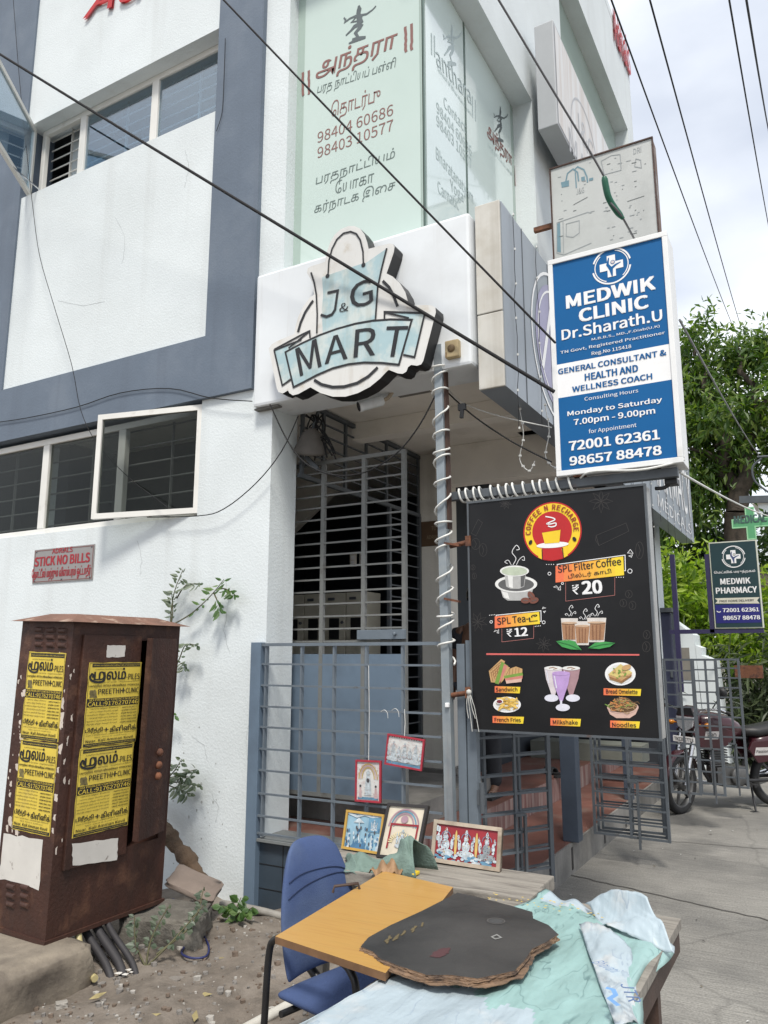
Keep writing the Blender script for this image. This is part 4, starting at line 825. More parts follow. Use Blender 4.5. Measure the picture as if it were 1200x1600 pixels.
w.ptext(PP, 'FREE HOME DELIVERY', S6(820, 893), S6(1058, 872), .005, 2, .04); w.ptext(PP, '72001 62361', S6(842, 962), S6(1092, 930), .005, 0, .08); w.ptext(PP, '98657 88478', S6(846, 1016), S6(1100, 984), .005, 0, .08)
w.ptext(PP, 'ெமட்விக் மருந்தகம்', S6(782, 702), S6(1066, 664), .004, 0, .02, 0, True)
w.ring(PP, P6(815, 948), .022, .008, .005, 0, 200, 320, 10); 
c = P6(915, 577); r = abs(P6(835, 577)[0] - c[0]); clinic_logo(w, PP, c, r, .004, 0, 1, 3)
w.build('sign_lettering', [PWHITE, mat('sign_cream', (.62, .60, .50), .5), INK, mat('print_blue_slate', (.05, .07, .18), .5)], ps)
PURP = mat('purple_paint', (.028, .024, .075), .5, .12, 6)
w = MB(); w.bar((-1.5, PY + .035, 1.845), (-.56, PY + .035, 1.845), .045); w.bar((px0 - .03, PY + .035, 1.83), (px0 - .03, PY + .035, 2.68), .045); w.bar((-1.42, PY + .035, 1.2), (-1.42, PY + .035, 2.7), .05); w.build('purple_bracket', PURP, ps)
ms = thing('medical_cross_sign', 'green cross shaped medical sign half seen behind the pharmacy sign', 'sign', (-.7, 10, 2.8))
PC = planeL(10.0); cx_ = -.70
def C6(x, y): return PC.p2(*S6(x, y))
zc0, zc1 = C6(910, 378)[1], C6(910, 322)[1]; zt2 = C6(1030, 235)[1]; zb2 = C6(1030, 455)[1]; hx0, hx1 = C6(1002, 300)[0], C6(1060, 300)[0]; lx0 = C6(908, 350)[0]; lx1 = hx1 + (hx0 - lx0)
cr = [(hx0, zb2), (hx1, zb2), (hx1, zc0), (lx1, zc0), (lx1, zc1), (hx1, zc1), (hx1, zt2), (hx0, zt2), (hx0, zc1), (lx0, zc1), (lx0, zc0), (hx0, zc0)]
w = MB(); w.prism(PC, cr, -.09, 0); w.build('cross_body', mat('cross_green', (.10, .34, .16), .45, .12, 4), ms)
w = MB(); ins = .018; w.stroke(PC, [(x, z) for x, z in cr], .014, .002, 0, True); w.text(PC, 'MEDICAL', (lx0 + .02, zc0 + .05), (lx1 - .02, zc0 + .05), .09, .004, 1, .08); w.build('cross_lettering', [mat('cross_green_light', (.30, .60, .34), .45), mat('cross_text', (.055, .11, .10), .5)], ms)
w = MB(); w.bar(((hx0 + hx1) / 2, 10.05, 1.9), ((hx0 + hx1) / 2, 10.05, zb2), .04); w.build('cross_post', PURP, ms)

# ================================================================== stick no bills plate
PL_ = planeL(4.172); nb = thing('notice_plate', 'metal plate with red stick no bills lettering screwed to the white wall', 'notice', (-5.35, 4.17, 2.18))
q0 = PL_.p2(50, 912); q1 = PL_.p2(148, 850); w = MB(); w.prism(PL_, [q0, (q1[0], q0[1]), q1, (q0[0], q1[1])], -.006, 0); w.build('plate', mat('zinc_plate', (.30, .285, .275), .4, .08, 4, metal=.3, col2=(.3, .27, .24), amt=.35, s2=5), nb)
def S7(x, y): return (x * .35, 580 + y * .35)
w = MB(); w.ptext(PL_, 'ADRIALS', S7(233, 815), S7(326, 784), .002, 0, .06); w.ptext(PL_, 'STICK NO BILLS', S7(154, 872), S7(404, 810), .002, 0, .09); w.ptext(PL_, 'ேநாட்டீஸ் மற்றும் விளம்பரம் ஒட்டாதீர்', S7(140, 940), S7(408, 862), .002, 0, .02, 0, True)
w.stroke(PL_, [(q0[0] + .012, q0[1] + .012), (q1[0] - .012, q0[1] + .012), (q1[0] - .012, q1[1] - .012), (q0[0] + .012, q1[1] - .012)], .006, .002, 1, True); w.build('plate_lettering', [mat('sign_red', (.34, .02, .03), .5, .1), mat('plate_border', (.2, .08, .07), .5)], nb)
w = MB(); 
for x in (q0[0] + .03, q1[0] - .03, (q0[0] + q1[0]) / 2): 
    for z in (q0[1] + .02, q1[1] - .02): w.lathe([(0, .006), (.006, .005), (.008, 0)], (x, 4.172, z), (0, -1, 0), 8)
w.build('screw', STEELD, nb)
# ================================================================== entrance ironwork
RY = 4.15
rl = thing('front_railing', 'grey blue welded grid railing on the tiled plinth, pictures tied to it', 'railing', (-2.6, RY, .44))
w = MB(); w.box(-3.37, -3.285, RY - .03, RY + .02, 0.0, 1.68); w.build('end_post', STEELB, rl, bevel=.003)
xs = [atY(px, 1100, RY).x for px in (422, 471, 522, 573, 630)]; xs[0] = -3.255
zs = [atY(470, py, RY).z for py in (1007, 1038, 1072, 1106, 1139, 1174, 1208.5, 1246, 1282, 1310)]
w = MB()
for x in xs: w.bar((x, RY, .46), (x, RY, zs[0]), .012, .03)
for i, z in enumerate(zs): w.bar((-3.285, RY - .012, z), (-1.97, RY - .012, z), .012 if i else .02, .012 if i else .02)
w.build('bar_grid', STEEL, rl)
# corner pole, gate post
pole = thing('corner_pole', 'tall square steel pole at the corner of the entrance wrapped in white rope light', 'pole', (-1.93, 4.14, .44))
w = MB(); p0, p1 = atY(712, 1290, 4.12), atY(687, 540, 4.12); P0 = Vector((-1.91, 4.12, .44)); P1 = Vector((-1.945, 4.12, p1.z)); w.bar(P0, P1, .052, .052, up=(0, 1, 0)); w.build('square_tube', mat('pale_steel', (.235, .270, .295), .45, .12, 7, .06, metal=.25, col2=(.33, .35, .35), amt=.4, s2=5, soft=.12, streak=((.13, .07, .045), .3, 14, .8)), pole, bevel=.003)
w = MB(); w.bar(P0.lerp(P1, .62) + Vector((.032, .022, 0)), P1 + Vector((.032, .022, 0)), .010, .05, up=(0, 1, 0)); w.build('rusty_angle', mat('dark_rust', (.055, .028, .020), .8, .2, 12), pole)
rope = MB()
pts = []; turns = 17; n = turns * 12
for i in range(n + 1):
    t = i / n; tt = t + .018 * math.sin(t * 23) + .011 * math.sin(t * 61); c = P0.lerp(P1, .36 + .61 * tt); a = 2 * math.pi * turns * t
    r_ = .046 / max(abs(math.cos(a)), abs(math.sin(a))) ** .55; pts.append(c + Vector((r_ * math.cos(a), r_ * math.sin(a), 0)))
rope.tube(pts, .0062, 6); rg = rope.build('rope_light', CABLEW); tag(rg, 'white rope light spiralling up the corner pole', 'rope light')
rope = MB(); pts = []; turns = 14
for i in range(turns * 12 + 1):
    t = i / (turns * 12); a = 2 * math.pi * turns * t; r_ = .040 / max(abs(math.cos(a)), abs(math.sin(a))) ** .5; tt = t + .012 * math.sin(t * 21) + .008 * math.sin(t * 47); pts.append(Vector((-1.88 + .72 * tt, 4.20 + r_ * math.cos(a), 2.545 + r_ * math.sin(a))))
pts += spline([pts[-1], (-1.05, 4.13, 2.585), (-.8, 4.128, 2.565), (-.66, 4.135, 2.575), (-.56, 4.16, 2.60)], 5)[1:]
rope.tube(pts, .0066, 6); tag(rope.build('rope_light', CABLEW), 'white rope light coiled along the horizontal sign bar', 'rope light')
w = MB()
for px, py in ((700, 851), (700, 938)):
    c = atY(px, py, 4.09); w.bar(c + Vector((-.02, 0, .01)), c + Vector((.075, .0, -.01)), .03, .012)
for py in (846, 1082):
    c = atY(735, py, 4.12); w.tube([c + Vector((-.13, 0, -.02)), c + Vector((0, 0, 0))], .014, 8); w.box(c.x - .02, c.x + .012, c.y - .03, c.y + .03, c.z - .03, c.z + .03)
w.build('rusty_clamp', RUSTO, pole)
gp = thing('gate_post', 'twin grey steel gate post beside the corner pole', 'post', (-1.85, 4.17, .44))
w = MB(); w.box(-1.875, -1.825, 4.15, 4.20, .44, 1.66); w.box(-1.822, -1.765, 4.16, 4.21, .44, 1.68); w.build('twin_tube', STEEL, gp, bevel=.003)
w = MB(); w.box(-1.765, -1.725, 4.15, 4.17, .78, .86); w.tube([(-1.735, 4.15, .74), (-1.735, 4.15, .90)], .014, 8); w.build('hinge', STEELD, gp)
# rag tied to the post
w = MB()
for k in range(4): w.tube(spline([(-1.775 + k * .004, 4.08, 1.385), (-1.78 + k * .012, 4.07, 1.34), (-1.782 + k * .016, 4.075, 1.30), (-1.775 + k * .02, 4.08, 1.25 - (k % 2) * .07)], 4), .0025, 4)
w.lathe([(0, .018), (.014, .012), (.016, -.004), (0, -.014)], (-1.77, 4.08, 1.39), (0, 0, 1), 8)
tag(w.build('cloth_strip', mat('grubby_white_cloth', (.5, .5, .47), .9, .15, 20)), 'grubby white threads tied round the gate post clamp', 'rag')
# switch box on the pole
w = MB(); w.box(-1.918, -1.895, 4.075, 4.095, 1.305, 1.33); tag(w.build('doorbell', PWHITE, bevel=.004), 'small white bell push on the corner pole', 'bell push')

GATE = mat('gate_grey_paint', (.085, .098, .112), .5, .14, 8, .08, col2=(.075, .055, .045), amt=.30, s2=9, soft=.05)
POSTB = mat('dark_blue_post', (.050, .066, .092), .5, .14, 5, .08, col2=(.07, .06, .055), amt=.3, s2=7)
def grid_leaf(name, label, cat, p, q, z0, z1, xs, nz, group, w_=.018, foot=True, m=None, r=.006):
    """a welded gate leaf between two plan points"""
    p, q = Vector((*p, 0)), Vector((*q, 0)); d = (q - p); Z = Vector((0, 0, 1)); t = thing(name, label, cat, (p.x, p.y, z0), group)
    f = MB(); g = MB(); n = Vector((-d.y, d.x, 0)).normalized()
    for s_ in (0, 1): f.bar(p + d * s_ + Z * z0, p + d * s_ + Z * z1, w_, w_ * 1.1, up=n)
    for z in (z0 + .01, z1 - .01): f.bar(p + Z * z, q + Z * z, w_ * .9, w_ * .9)
    for s_ in xs: f.bar(p + d * s_ + Z * z0, p + d * s_ + Z * z1, w_ * .9, w_, up=n)
    for k in range(1, nz): z = z0 + (z1 - z0) * k / nz; g.bar(p + Z * z, q + Z * z, r * 2, r * 2)
    f.build('leaf_frame', m or GATE, t); g.build('cross_bars', m or GATE, t)
    if foot:
        b = MB(); c = p + d * .62 - n * .02; b.bar(c + Z * (z0 - .07), c + Z * (z0 + .42), .016, .016, up=n); b.bar(c + Z * (z0 + .42), c + Z * (z0 + .42) + d.normalized() * -.07, .016); b.build('drop_bolt', STEELD, t)
    return t
G1 = 'folding grid gate leaves along the entrance steps'
grid_leaf('gate_leaf', 'half open gate leaf hinged at the corner pole, nearest to the pictures', 'gate leaf', (-1.80, 4.23), (-1.52, 4.66), .27, 1.66, [.52], 13, G1)
grid_leaf('gate_leaf', 'gate leaf folded close behind the leaf hinged at the corner pole', 'gate leaf', (-1.79, 4.32), (-1.545, 4.76), .27, 1.66, [.52], 13, G1, foot=False)
gpost = MB(); gpost.box(-1.86, -1.74, 6.0, 6.12, .219, 2.3); tag(gpost.build('iron_post', POSTB, bevel=.004), 'thick dark blue post standing on the step kerb under the menu board', 'post')
for i, dy in enumerate((0, .045, .10)):
    grid_leaf('gate_leaf', ['front leaf of the three folded grid gates hanging below the menu board', 'middle leaf of the three folded grid gates below the menu board', 'rear leaf of the three folded grid gates below the menu board'][i], 'gate leaf', (-1.735 + .02 * i, 6.45 + dy), (-1.165 - .03 * i, 6.42 + dy * 1.3), .20 + .012 * i, 1.5, [.5], 12, G1, foot=i != 1)
gd = MB(); gd.box(-1.84, -1.76, 7.95, 8.03, .219, 1.7); tag(gd.build('iron_post', POSTB, bevel=.004), 'dark blue gate post beside the white pier, right of the menu board edge', 'post')
for i, (px0_, px1_, yy) in enumerate(((1037, 1080, 8.0), (1082, 1117, 8.05), (1118, 1153, 8.6))):
    a = atY(px0_, 1030, yy); b = atY(px1_, 1030, yy)
    grid_leaf('gate_leaf', ['tall grid gate leaf just right of the menu board', 'tall grid gate leaf in front of the motorcycle headlight', 'rightmost grid gate leaf behind the motorcycle tank'][i], 'gate leaf', (a.x, yy), (b.x, yy), .31, 1.56, [.55], 11 + i, G1, w_=.022, r=.007)
gh = MB(); gh.box(-1.15, -.80, 11.9, 12.0, 1.28, 1.45); tag(gh.build('rusty_beam', RUSTO), 'short rusty brown beam behind the grid gates', 'beam')

# stair door leaf (opened 90 degrees) and transom grille
dr = thing('stair_grille_door', 'open steel grille door with a blue sheet lower half standing across the stair', 'door', (-3.27, 4.6, .645))
DX0, DX1, DY = -3.43, -2.44, 4.60; dz0, dz1 = .645, 3.01; dzs = atY(545, 1022, DY).z
w = MB()
for x in (DX0 + .012, atY(505, 850, DY).x, atY(569, 850, DY).x, DX1 - .012): w.bar((x, DY, dz0), (x, DY, dz1), .03, .03, up=(0, 1, 0))
for z in (dz0 + .012, dz1 - .012): w.bar((DX0, DY, z), (DX1, DY, z), .028, .028)
STEELG = mat('dusty_grey_steel', (.16, .165, .16), .6, .14, 8, .08, col2=(.10, .095, .085), amt=.35, s2=8)
w.build('door_frame', STEELG, dr)
w = MB()
for k in range(1, 16): z = dzs + (dz1 - dzs) * k / 16; w.bar((DX0, DY - .004, z), (DX1, DY - .004, z), .012, .012)
w.build('cross_bars', STEELG, dr)
w = MB(); w.box(DX0 + .02, DX1 - .02, DY - .012, DY - .006, dz0 + .01, dzs); w.build('door_sheet', STEELB, dr)
w = MB(); w.box(-2.80, DX1 + .01, DY - .05, DY - .02, 1.70, 1.765); w.lathe([(.012, 0), (.012, .02), (0, .021)], (-2.50, DY - .05, 1.735), (0, -1, 0), 10); w.build('latch', STEEL, dr, bevel=.003)
tg = thing('transom_grille', 'dark horizontal bar grille above the stair opening going back under the ceiling', 'grille', (-3.29, 5.4, 2.9))
w = MB()
for z in (2.90, 3.47): w.bar((-3.27, 4.49, z), (-3.27, 6.44, z), .032)
for y in (4.52, 4.80, 5.12, 5.45, 5.80, 6.12, 6.42): w.bar((-3.27, y, 2.9), (-3.27, y, 3.47), .03, .02, up=(1, 0, 0))
for k in range(1, 6): z = 2.9 + .57 * k / 6; w.bar((-3.272, 4.49, z), (-3.272, 6.44, z), .012)
w.build('bar_grid', STEELD, tg)
sg = thing('side_grille', 'narrow grille post strip at the far jamb of the stair opening', 'grille', (-3.27, 6.2, .6))
w = MB()
for y in (5.85, 6.43): w.bar((-3.27, y, .59), (-3.27, y, 2.89), .035, .03, up=(1, 0, 0))
for k in range(22): z = .7 + k * .1; w.bar((-3.27, 5.85, z), (-3.27, 6.43, z), .011)
w.build('bar_grid', STEELD, sg)
# electric meter cabinets
CRM = mat('meter_cream', (.55, .52, .43), .45, .08, 4, col2=(.30, .28, .22), amt=.35, s2=5)
for i in range(4):
    x = -4.66 + i * .242
    t = thing('meter_cabinet', ['cream electric meter cabinet farthest left behind the grille door', 'cream electric meter cabinet second from the left behind the grille door', 'cream electric meter cabinet second from the right behind the grille door', 'cream electric meter cabinet farthest right behind the grille door'][i], 'meter box', (x + .12, 6.3, .586), 'electric meter cabinets inside the stairwell')
    w = MB(); w.box(x, x + .232, 6.2, 6.45, .586, 2.18); w.build('cabinet_body', CRM, t, bevel=.006)
    w = MB(); w.box(x + .055, x + .165, 6.19, 6.199, 1.74, 1.94); w.build('meter_window', BLACK, t)
    w = MB(); w.box(x + .04, x + .11, 6.188, 6.199, 2.11, 2.135); w.build('nameplate', STEELD, t)
    w = MB(); w.lathe([(.014, 0), (.014, .015), (0, .017)], (x + .20, 6.2, 1.90), (0, -1, 0), 8); w.build('lock', STEELD, t)
for i, x in enumerate((-3.10, -2.93)):
    pass
t = thing('switch_panel', 'pair of white switch plates on the dark wall of the stairwell', 'switch', (-3.6, 6.0, 2.2))
a = atY(552, 875, 6.3); w = MB(); w.box(a.x - .035, a.x + .035, 6.29, 6.31, a.z - .065, a.z + .065); w.box(a.x + .075, a.x + .145, 6.29, 6.31, a.z - .065, a.z + .065); w.build('plate', WALLW, t, bevel=.006)
w = MB()
for dx in (0, .11):
    for k in range(2): w.box(a.x - .018 + dx, a.x + .018 + dx, 6.284, 6.29, a.z - .045 + k * .048, a.z - .01 + k * .048)
w.build('rocker', PWHITE, t)
# dish shaped lamp and cable bundle under the fascia
lm = thing('old_wall_lamp', 'rusty hanging lamp housing tangled in cables under the fascia', 'lamp', (-3.15, 4.5, 2.95))
c = atY(487, 702, 4.5); w = MB(); w.lathe([(.02, .16), (.07, .12), (.13, 0), (.135, -.02), (.11, -.015)], c, (.25, -.35, .8), 20); w.build('housing', mat('dusty_dark_metal', (.10, .09, .08), .7, .2, 8), lm)
w = MB(); w.bar(c + Vector((.04, -.05, .12)), c + Vector((.06, .05, .42)), .02); w.bar(c + Vector((-.05, 0, -.05)), c + Vector((.06, 0, -.16)), .03); w.build('bracket', STEELD, lm)
rn = random.Random(21)
w = MB()
for k in range(12):
    a = atY(474 + rn.uniform(0, 30), 648, 4.48); b = atY(478 + rn.uniform(0, 28), 668 + rn.uniform(0, 24), 4.46); e = atY(490 + rn.uniform(0, 38), 700 + rn.uniform(0, 20), 4.5); w.tube(spline([a, (a + b) / 2 + Vector((rn.uniform(-.06, .06), 0, 0)), b, (b + e) / 2 + Vector((rn.uniform(-.05, .05), 0, .05)), e], 5), .006, 5)
tag(w.build('cable_bundle', CABLE), 'tangle of loose black cables above the old lamp', 'cables')
# CCTV camera
cc = thing('security_camera', 'white bullet security camera bracketed under the fascia', 'camera', (-2.5, 4.3, 3.2))
cb = atY(566, 634, 4.22); cr_ = atY(592, 627, 4.30); d = (cb - cr_).normalized(); w = MB(); w.lathe([(.030, 0), (.036, .01), (.036, .15), (.039, .155), (.039, .175), (.033, .177)], cr_ - d * .03, d, 20); w.build('housing', WHITED, cc)
w = MB(); w.lathe([(.033, .178), (.031, .168), (.02, .165), (0, .165)], cr_ - d * .028, d, 20); w.build('lens', BLACK, cc)
w = MB(); w.tube(spline([cr_ + d * .02, cr_ + Vector((.06, .02, .02)), cr_ + Vector((.11, .03, .10))], 4), .014, 8); w.lathe([(.06, 0), (.055, .02), (0, .025)], cr_ + Vector((.11, .03, .13)), (0, 0, -1), 16); w.build('bracket', mat('aged_mount', (.40, .33, .25), .7, .15, 8), cc)
w = MB(); a = atY(710, 548, FY); jb = thing('junction_box', 'yellowed open junction box at the lower right of the fascia', 'junction box', (a.x, FY, a.z - .07))
w.box(a.x - .045, a.x + .045, FY - .045, FY, a.z - .055, a.z + .055); w.build('box_body', mat('yellowed_plastic', (.40, .31, .17), .6, .2, 10), jb, bevel=.008)
w = MB(); w.lathe([(.022, 0), (.025, .004), (0, .005)], (a.x, FY - .045, a.z), (0, -1, 0), 14); w.box(a.x - .04, a.x - .03, FY - .047, FY - .044, a.z - .05, a.z - .02); w.build('knockout', mat('dusty_brown', (.22, .15, .08), .8), jb)
w = MB(); a = atY(722, 636, 4.2); w.box(a.x - .025, a.x + .025, 4.19, 4.21, a.z - .02, a.z + .02); w.bar((a.x, 4.2, a.z - .02), (a.x - .005, 4.2, a.z - .07), .02); tag(w.build('cable_clip', BLACK), 'small black clip hanging beside the top of the corner pole', 'clip')
# person on the upper step, mostly hidden by the menu board
def skin(name, joints, edges, mats, parent, sub=2, loc=None):
    me = bpy.data.meshes.new(name); o = bpy.data.objects.new(name, me); COL.objects.link(o); o.parent = parent
    off = BASE[parent.name]; BASE[o.name] = off
    me.from_pydata([tuple(Vector(j[0]) - off) for j in joints], edges, []); me.materials.append(mats)
    o.modifiers.new('skin', 'SKIN'); 
    for i, j in enumerate(joints):
        r_ = j[1]; me.skin_vertices[0].data[i].radius = r_ if isinstance(r_, tuple) else (r_, r_)
    me.skin_vertices[0].data[0].use_root = True
    s_ = o.modifiers.new('sub', 'SUBSURF'); s_.levels = s_.render_levels = sub; o.modifiers['skin'].use_smooth_shade = True
    dg = bpy.context.evaluated_depsgraph_get(); ev = o.evaluated_get(dg); m2 = bpy.data.meshes.new_from_object(ev); o.modifiers.clear(); o.data = m2; bpy.data.meshes.remove(me)
    if not m2.materials: m2.materials.append(mats)
    return o
pf = atY(750, 1262, 6.3); PX, PYY, PZ = pf.x, 6.35, .432
pe = thing('person', 'person in dark trousers and black sandals standing on the step behind the menu board', 'person', (PX, PYY, PZ))
SK = mat('brown_skin', (.16, .085, .055), .55, .1, 8); DT = mat('dark_trousers', (.022, .024, .03), .85, .2, 12, .2); DS = mat('dark_shirt', (.03, .03, .036), .85, .2, 10, .2); HAIR = mat('black_hair', (.01, .009, .008), .5, .2, 40)
def pp(x, y, z): return (PX + x, PYY + y, PZ + z)
js_ = [(pp(0, 0, .90), (.15, .11)), (pp(0, 0, 1.12), (.14, .10)), (pp(0, -.01, 1.36), (.17, .105)), (pp(0, 0, 1.45), (.07, .06)), (pp(0, -.01, 1.53), (.055, .055)), (pp(0, -.02, 1.60), (.075, .085)), (pp(0, -.02, 1.69), (.08, .10)),
       (pp(-.10, 0, .84), .09), (pp(-.11, -.01, .47), .062), (pp(-.115, .03, .09), .04), (pp(-.12, -.05, .035), (.036, .025)), (pp(-.125, -.15, .025), (.04, .018)),
       (pp(.10, 0, .84), .09), (pp(.115, -.02, .47), .062), (pp(.12, .0, .09), .04), (pp(.13, -.08, .035), (.036, .025)), (pp(.14, -.18, .025), (.04, .018)),
       (pp(-.20, 0, 1.36), .055), (pp(-.24, .02, 1.10), .042), (pp(-.22, -.08, .86), .030), (pp(-.21, -.12, .78), (.038, .018)), (pp(.20, 0, 1.36), .055), (pp(.24, .02, 1.10), .042), (pp(.22, -.08, .86), .030), (pp(.21, -.12, .78), (.038, .018))]
ed = [(0, 1), (1, 2), (2, 3), (3, 4), (4, 5), (5, 6), (0, 7), (7, 8), (8, 9), (9, 10), (10, 11), (0, 12), (12, 13), (13, 14), (14, 15), (15, 16), (2, 17), (17, 18), (18, 19), (19, 20), (2, 21), (21, 22), (22, 23), (23, 24)]
body = skin('body', js_, ed, SK, pe)
kj = [(p_, tuple(a + .013 for a in (r_ if isinstance(r_, tuple) else (r_, r_)))) for p_, r_ in js_]
skin('trousers', [kj[0], kj[7], kj[8], (pp(-.115, .02, .06), .066), kj[12], kj[13], (pp(.12, 0, .06), .066)], [(0, 1), (1, 2), (2, 3), (0, 4), (4, 5), (5, 6)], DT, pe)
skin('shirt', [(pp(0, 0, .88), (.165, .125)), kj[1], kj[2], (pp(0, 0, 1.43), (.085, .07)), kj[17], (pp(-.225, .01, 1.2), .06), kj[21], (pp(.225, .01, 1.2), .06)], [(0, 1), (1, 2), (2, 3), (2, 4), (4, 5), (2, 6), (6, 7)], DS, pe)
w = MB(); w.lathe([(0, .115), (.06, .10), (.095, .05), (.105, 0), (.10, -.05)], pp(0, .005, 1.69), (0, .1, 1), 16); w.build('hair', HAIR, pe)
w = MB()
for s_ in (-1, 1): w.lathe([(.0, .008), (.011, .004), (.0, 0)], pp(.035 * s_, -.115, 1.66), (0, -1, 0), 8)
w.bar(pp(0, -.115, 1.66), pp(0, -.135, 1.615), .02); w.bar(pp(-.025, -.112, 1.585), pp(.025, -.112, 1.585), .012); w.build('face_features', SK, pe)
w = MB()
for s_, fx_, fy_ in ((-1, -.122, -.07), (1, .134, -.10)):
    w.box(PX + fx_ - .048, PX + fx_ + .048, PYY + fy_ - .13, PYY + fy_ + .13, PZ, PZ + .018); w.bar(pp(fx_ - .048, fy_ - .04, .02), pp(fx_, fy_ - .05, .058), .03, .008); w.bar(pp(fx_ + .048, fy_ - .04, .02), pp(fx_, fy_ - .05, .058), .03, .008)
w.build('sandals', BLACKR, pe)
# spare sandals left on the step
SD = MB(); 
for k in range(12): a = 2 * math.pi * k / 12
sp = thing('sandal', 'black slip on sandal lying on the red step, toe pointing left', 'sandal', (-2.45, 7.75, .431), 'sandals left on the upper step')
def sandal_mesh(t):
    w = MB(); n = 18; o2 = [(.13 * math.cos(2 * math.pi * k / n), .045 * math.sin(2 * math.pi * k / n) * (1 + .2 * math.cos(2 * math.pi * k / n))) for k in range(n)]
    w.prism(Plane((0, 0, 0), (1, 0, 0), (0, 1, 0)), o2, 0, .02); w.build('sole', BLACKR, t, local=True)
    w = MB(); 
    for k in range(7):
        x = .005 + k * .016; w.tube([(x, -.05, .015), (x + .01, -.035, .05), (x + .012, 0, .065), (x + .01, .035, .05), (x, .05, .015)], .009, 6)
    w.build('strap', BLACKR, t, local=True)
sandal_mesh(sp); sp.rotation_euler.z = R(160)
s2 = copy_tree(sp); s2.location = (-2.3, 7.62, .431); s2.rotation_euler.z = R(35); s2['label'] = 'black slip on sandal lying turned the other way beside its pair'
# ================================================================== rusty electric cabinet
CX1, CY0, CY1, CX0 = -3.46, 2.73, 3.50, -3.88; CZ0 = .20; CZ1 = atY(128, 968, CY0).z
cab = thing('electric_cabinet', 'tall rusty brown roadside electric cabinet with yellow clinic posters and one door ajar', 'cabinet', (CX1, CY0, CZ0))
w = MB(); w.box(CX0, CX1, CY0, CY1, CZ0, CZ0 + .36); w.box(CX0, CX1, CY0, CY0 + .02, CZ0 + .36, CZ1); w.box(CX0, CX0 + .02, CY0 + .02, CY1, CZ0 + .36, CZ1); w.box(CX0 + .02, CX1, CY1 - .02, CY1, CZ0 + .36, CZ1)
w.box(CX1 - .02, CX1, CY0 + .02, CY0 + .07, CZ0 + .36, CZ1); w.box(CX1 - .02, CX1, CY0 + .07, CY1 - .02, CZ1 - .10, CZ1); w.box(CX1 - .02, CX1, CY1 - .06, CY1 - .02, CZ0 + .36, CZ1 - .10)
w.box(CX0 - .012, CX1 + .012, CY0 - .012, CY1 + .012, CZ0, CZ0 + .02)
w.build('cabinet_body', RUST, cab)
w = MB(); rz = CZ1; e = .045
w.add([(CX0 - e, CY0 - e, rz - .01), (CX1 + e, CY0 - e, rz - .01), (CX1 + e, CY1 + e, rz - .01), (CX0 - e, CY1 + e, rz - .01), (CX0 + .1, CY0 + .1, rz + .035), (CX1 - .1, CY0 + .1, rz + .035), (CX1 - .1, CY1 - .1, rz + .035), (CX0 + .1, CY1 - .1, rz + .035)],
      [(3, 2, 1, 0), (4, 5, 6, 7), (0, 1, 5, 4), (1, 2, 6, 5), (2, 3, 7, 6), (3, 0, 4, 7)])
w.build('roof', RUSTR, cab)
dm = CY0 + .46                      # the two doors of the street face meet here
w = MB(); w.box(CX1, CX1 + .018, CY0 + .06, dm, CZ0 + .33, CZ1 - .075); dl = w.build('door', RUST, cab, bevel=.004)
w = MB(); w.bar((CX1 + .01, CY1 - .045, CZ0 + .40), (CX1 + .01, CY1 - .045, CZ1 - .085), .001); 
hx, hy = CX1 + .012, CY1 - .04; ang = R(-90 + 15); dd = Vector((math.cos(ang), math.sin(ang), 0)); q = Vector((hx, hy, 0)); zz0, zz1 = CZ0 + .40, CZ1 - .085
w = MB(); w.bar(q + Vector((0, 0, (zz0 + zz1) / 2)), q + dd * .27 + Vector((0, 0, (zz0 + zz1) / 2)), .018, zz1 - zz0); w.bar(q + dd * .26 + Vector((-.012, .0, (zz0 + zz1) / 2)), q + dd * .275 + Vector((-.012, 0, (zz0 + zz1) / 2)), .03, zz1 - zz0); d2 = w.build('door', RUST, cab); d2['label'] = 'narrow rusty door standing ajar'
w = MB(); nn = Vector((-dd.y, dd.x, 0)); nn = -nn if nn.x < 0 else nn
for zc in (.72, .78, .85): c = q + dd * .12 + nn * .010 + Vector((0, 0, CZ0 + zc)); w.lathe([(.022, 0), (.022, .012), (.012, .022), (0, .024)], c, nn, 10)
w.build('handle', RUSTO, d2)
w = MB(); w.box(CX1 - .30, CX1 - .28, CY0 + .1, CY1 - .1, CZ0 + .36, CZ1 - .05); w.build('inner_panel', BLACK, cab)
# louvres pressed in the left face
for zb in (CZ1 - .19, CZ0 + .10):
    for i in range(3):
        for j in range(3):
            px_ = (54, 72, 90)[i] if zb > 1 else (-8, 16, 38)[i]; py_ = (986, 997, 1009)[j] if zb > 1 else (1388, 1402, 1416)[j]; c_ = atY(px_, py_, CY0); x, z = c_.x, c_.z
            n_ = 8; vs_ = []; w = MB()
            for e_ in (-.034, .034):
                for k_ in range(n_ + 1): a_ = math.pi * k_ / n_; vs_.append((x + e_ * (1 - .25 * math.sin(a_)), CY0 - .012 * math.sin(a_), z + .014 * math.cos(a_)))
            w.add(vs_, [(k_, k_ + 1, n_ + 2 + k_, n_ + 1 + k_) for k_ in range(n_)] + [tuple(range(n_ + 1)), tuple(range(n_ + 1, 2 * n_ + 2))], 0); w.build('louvre', RUST, cab)
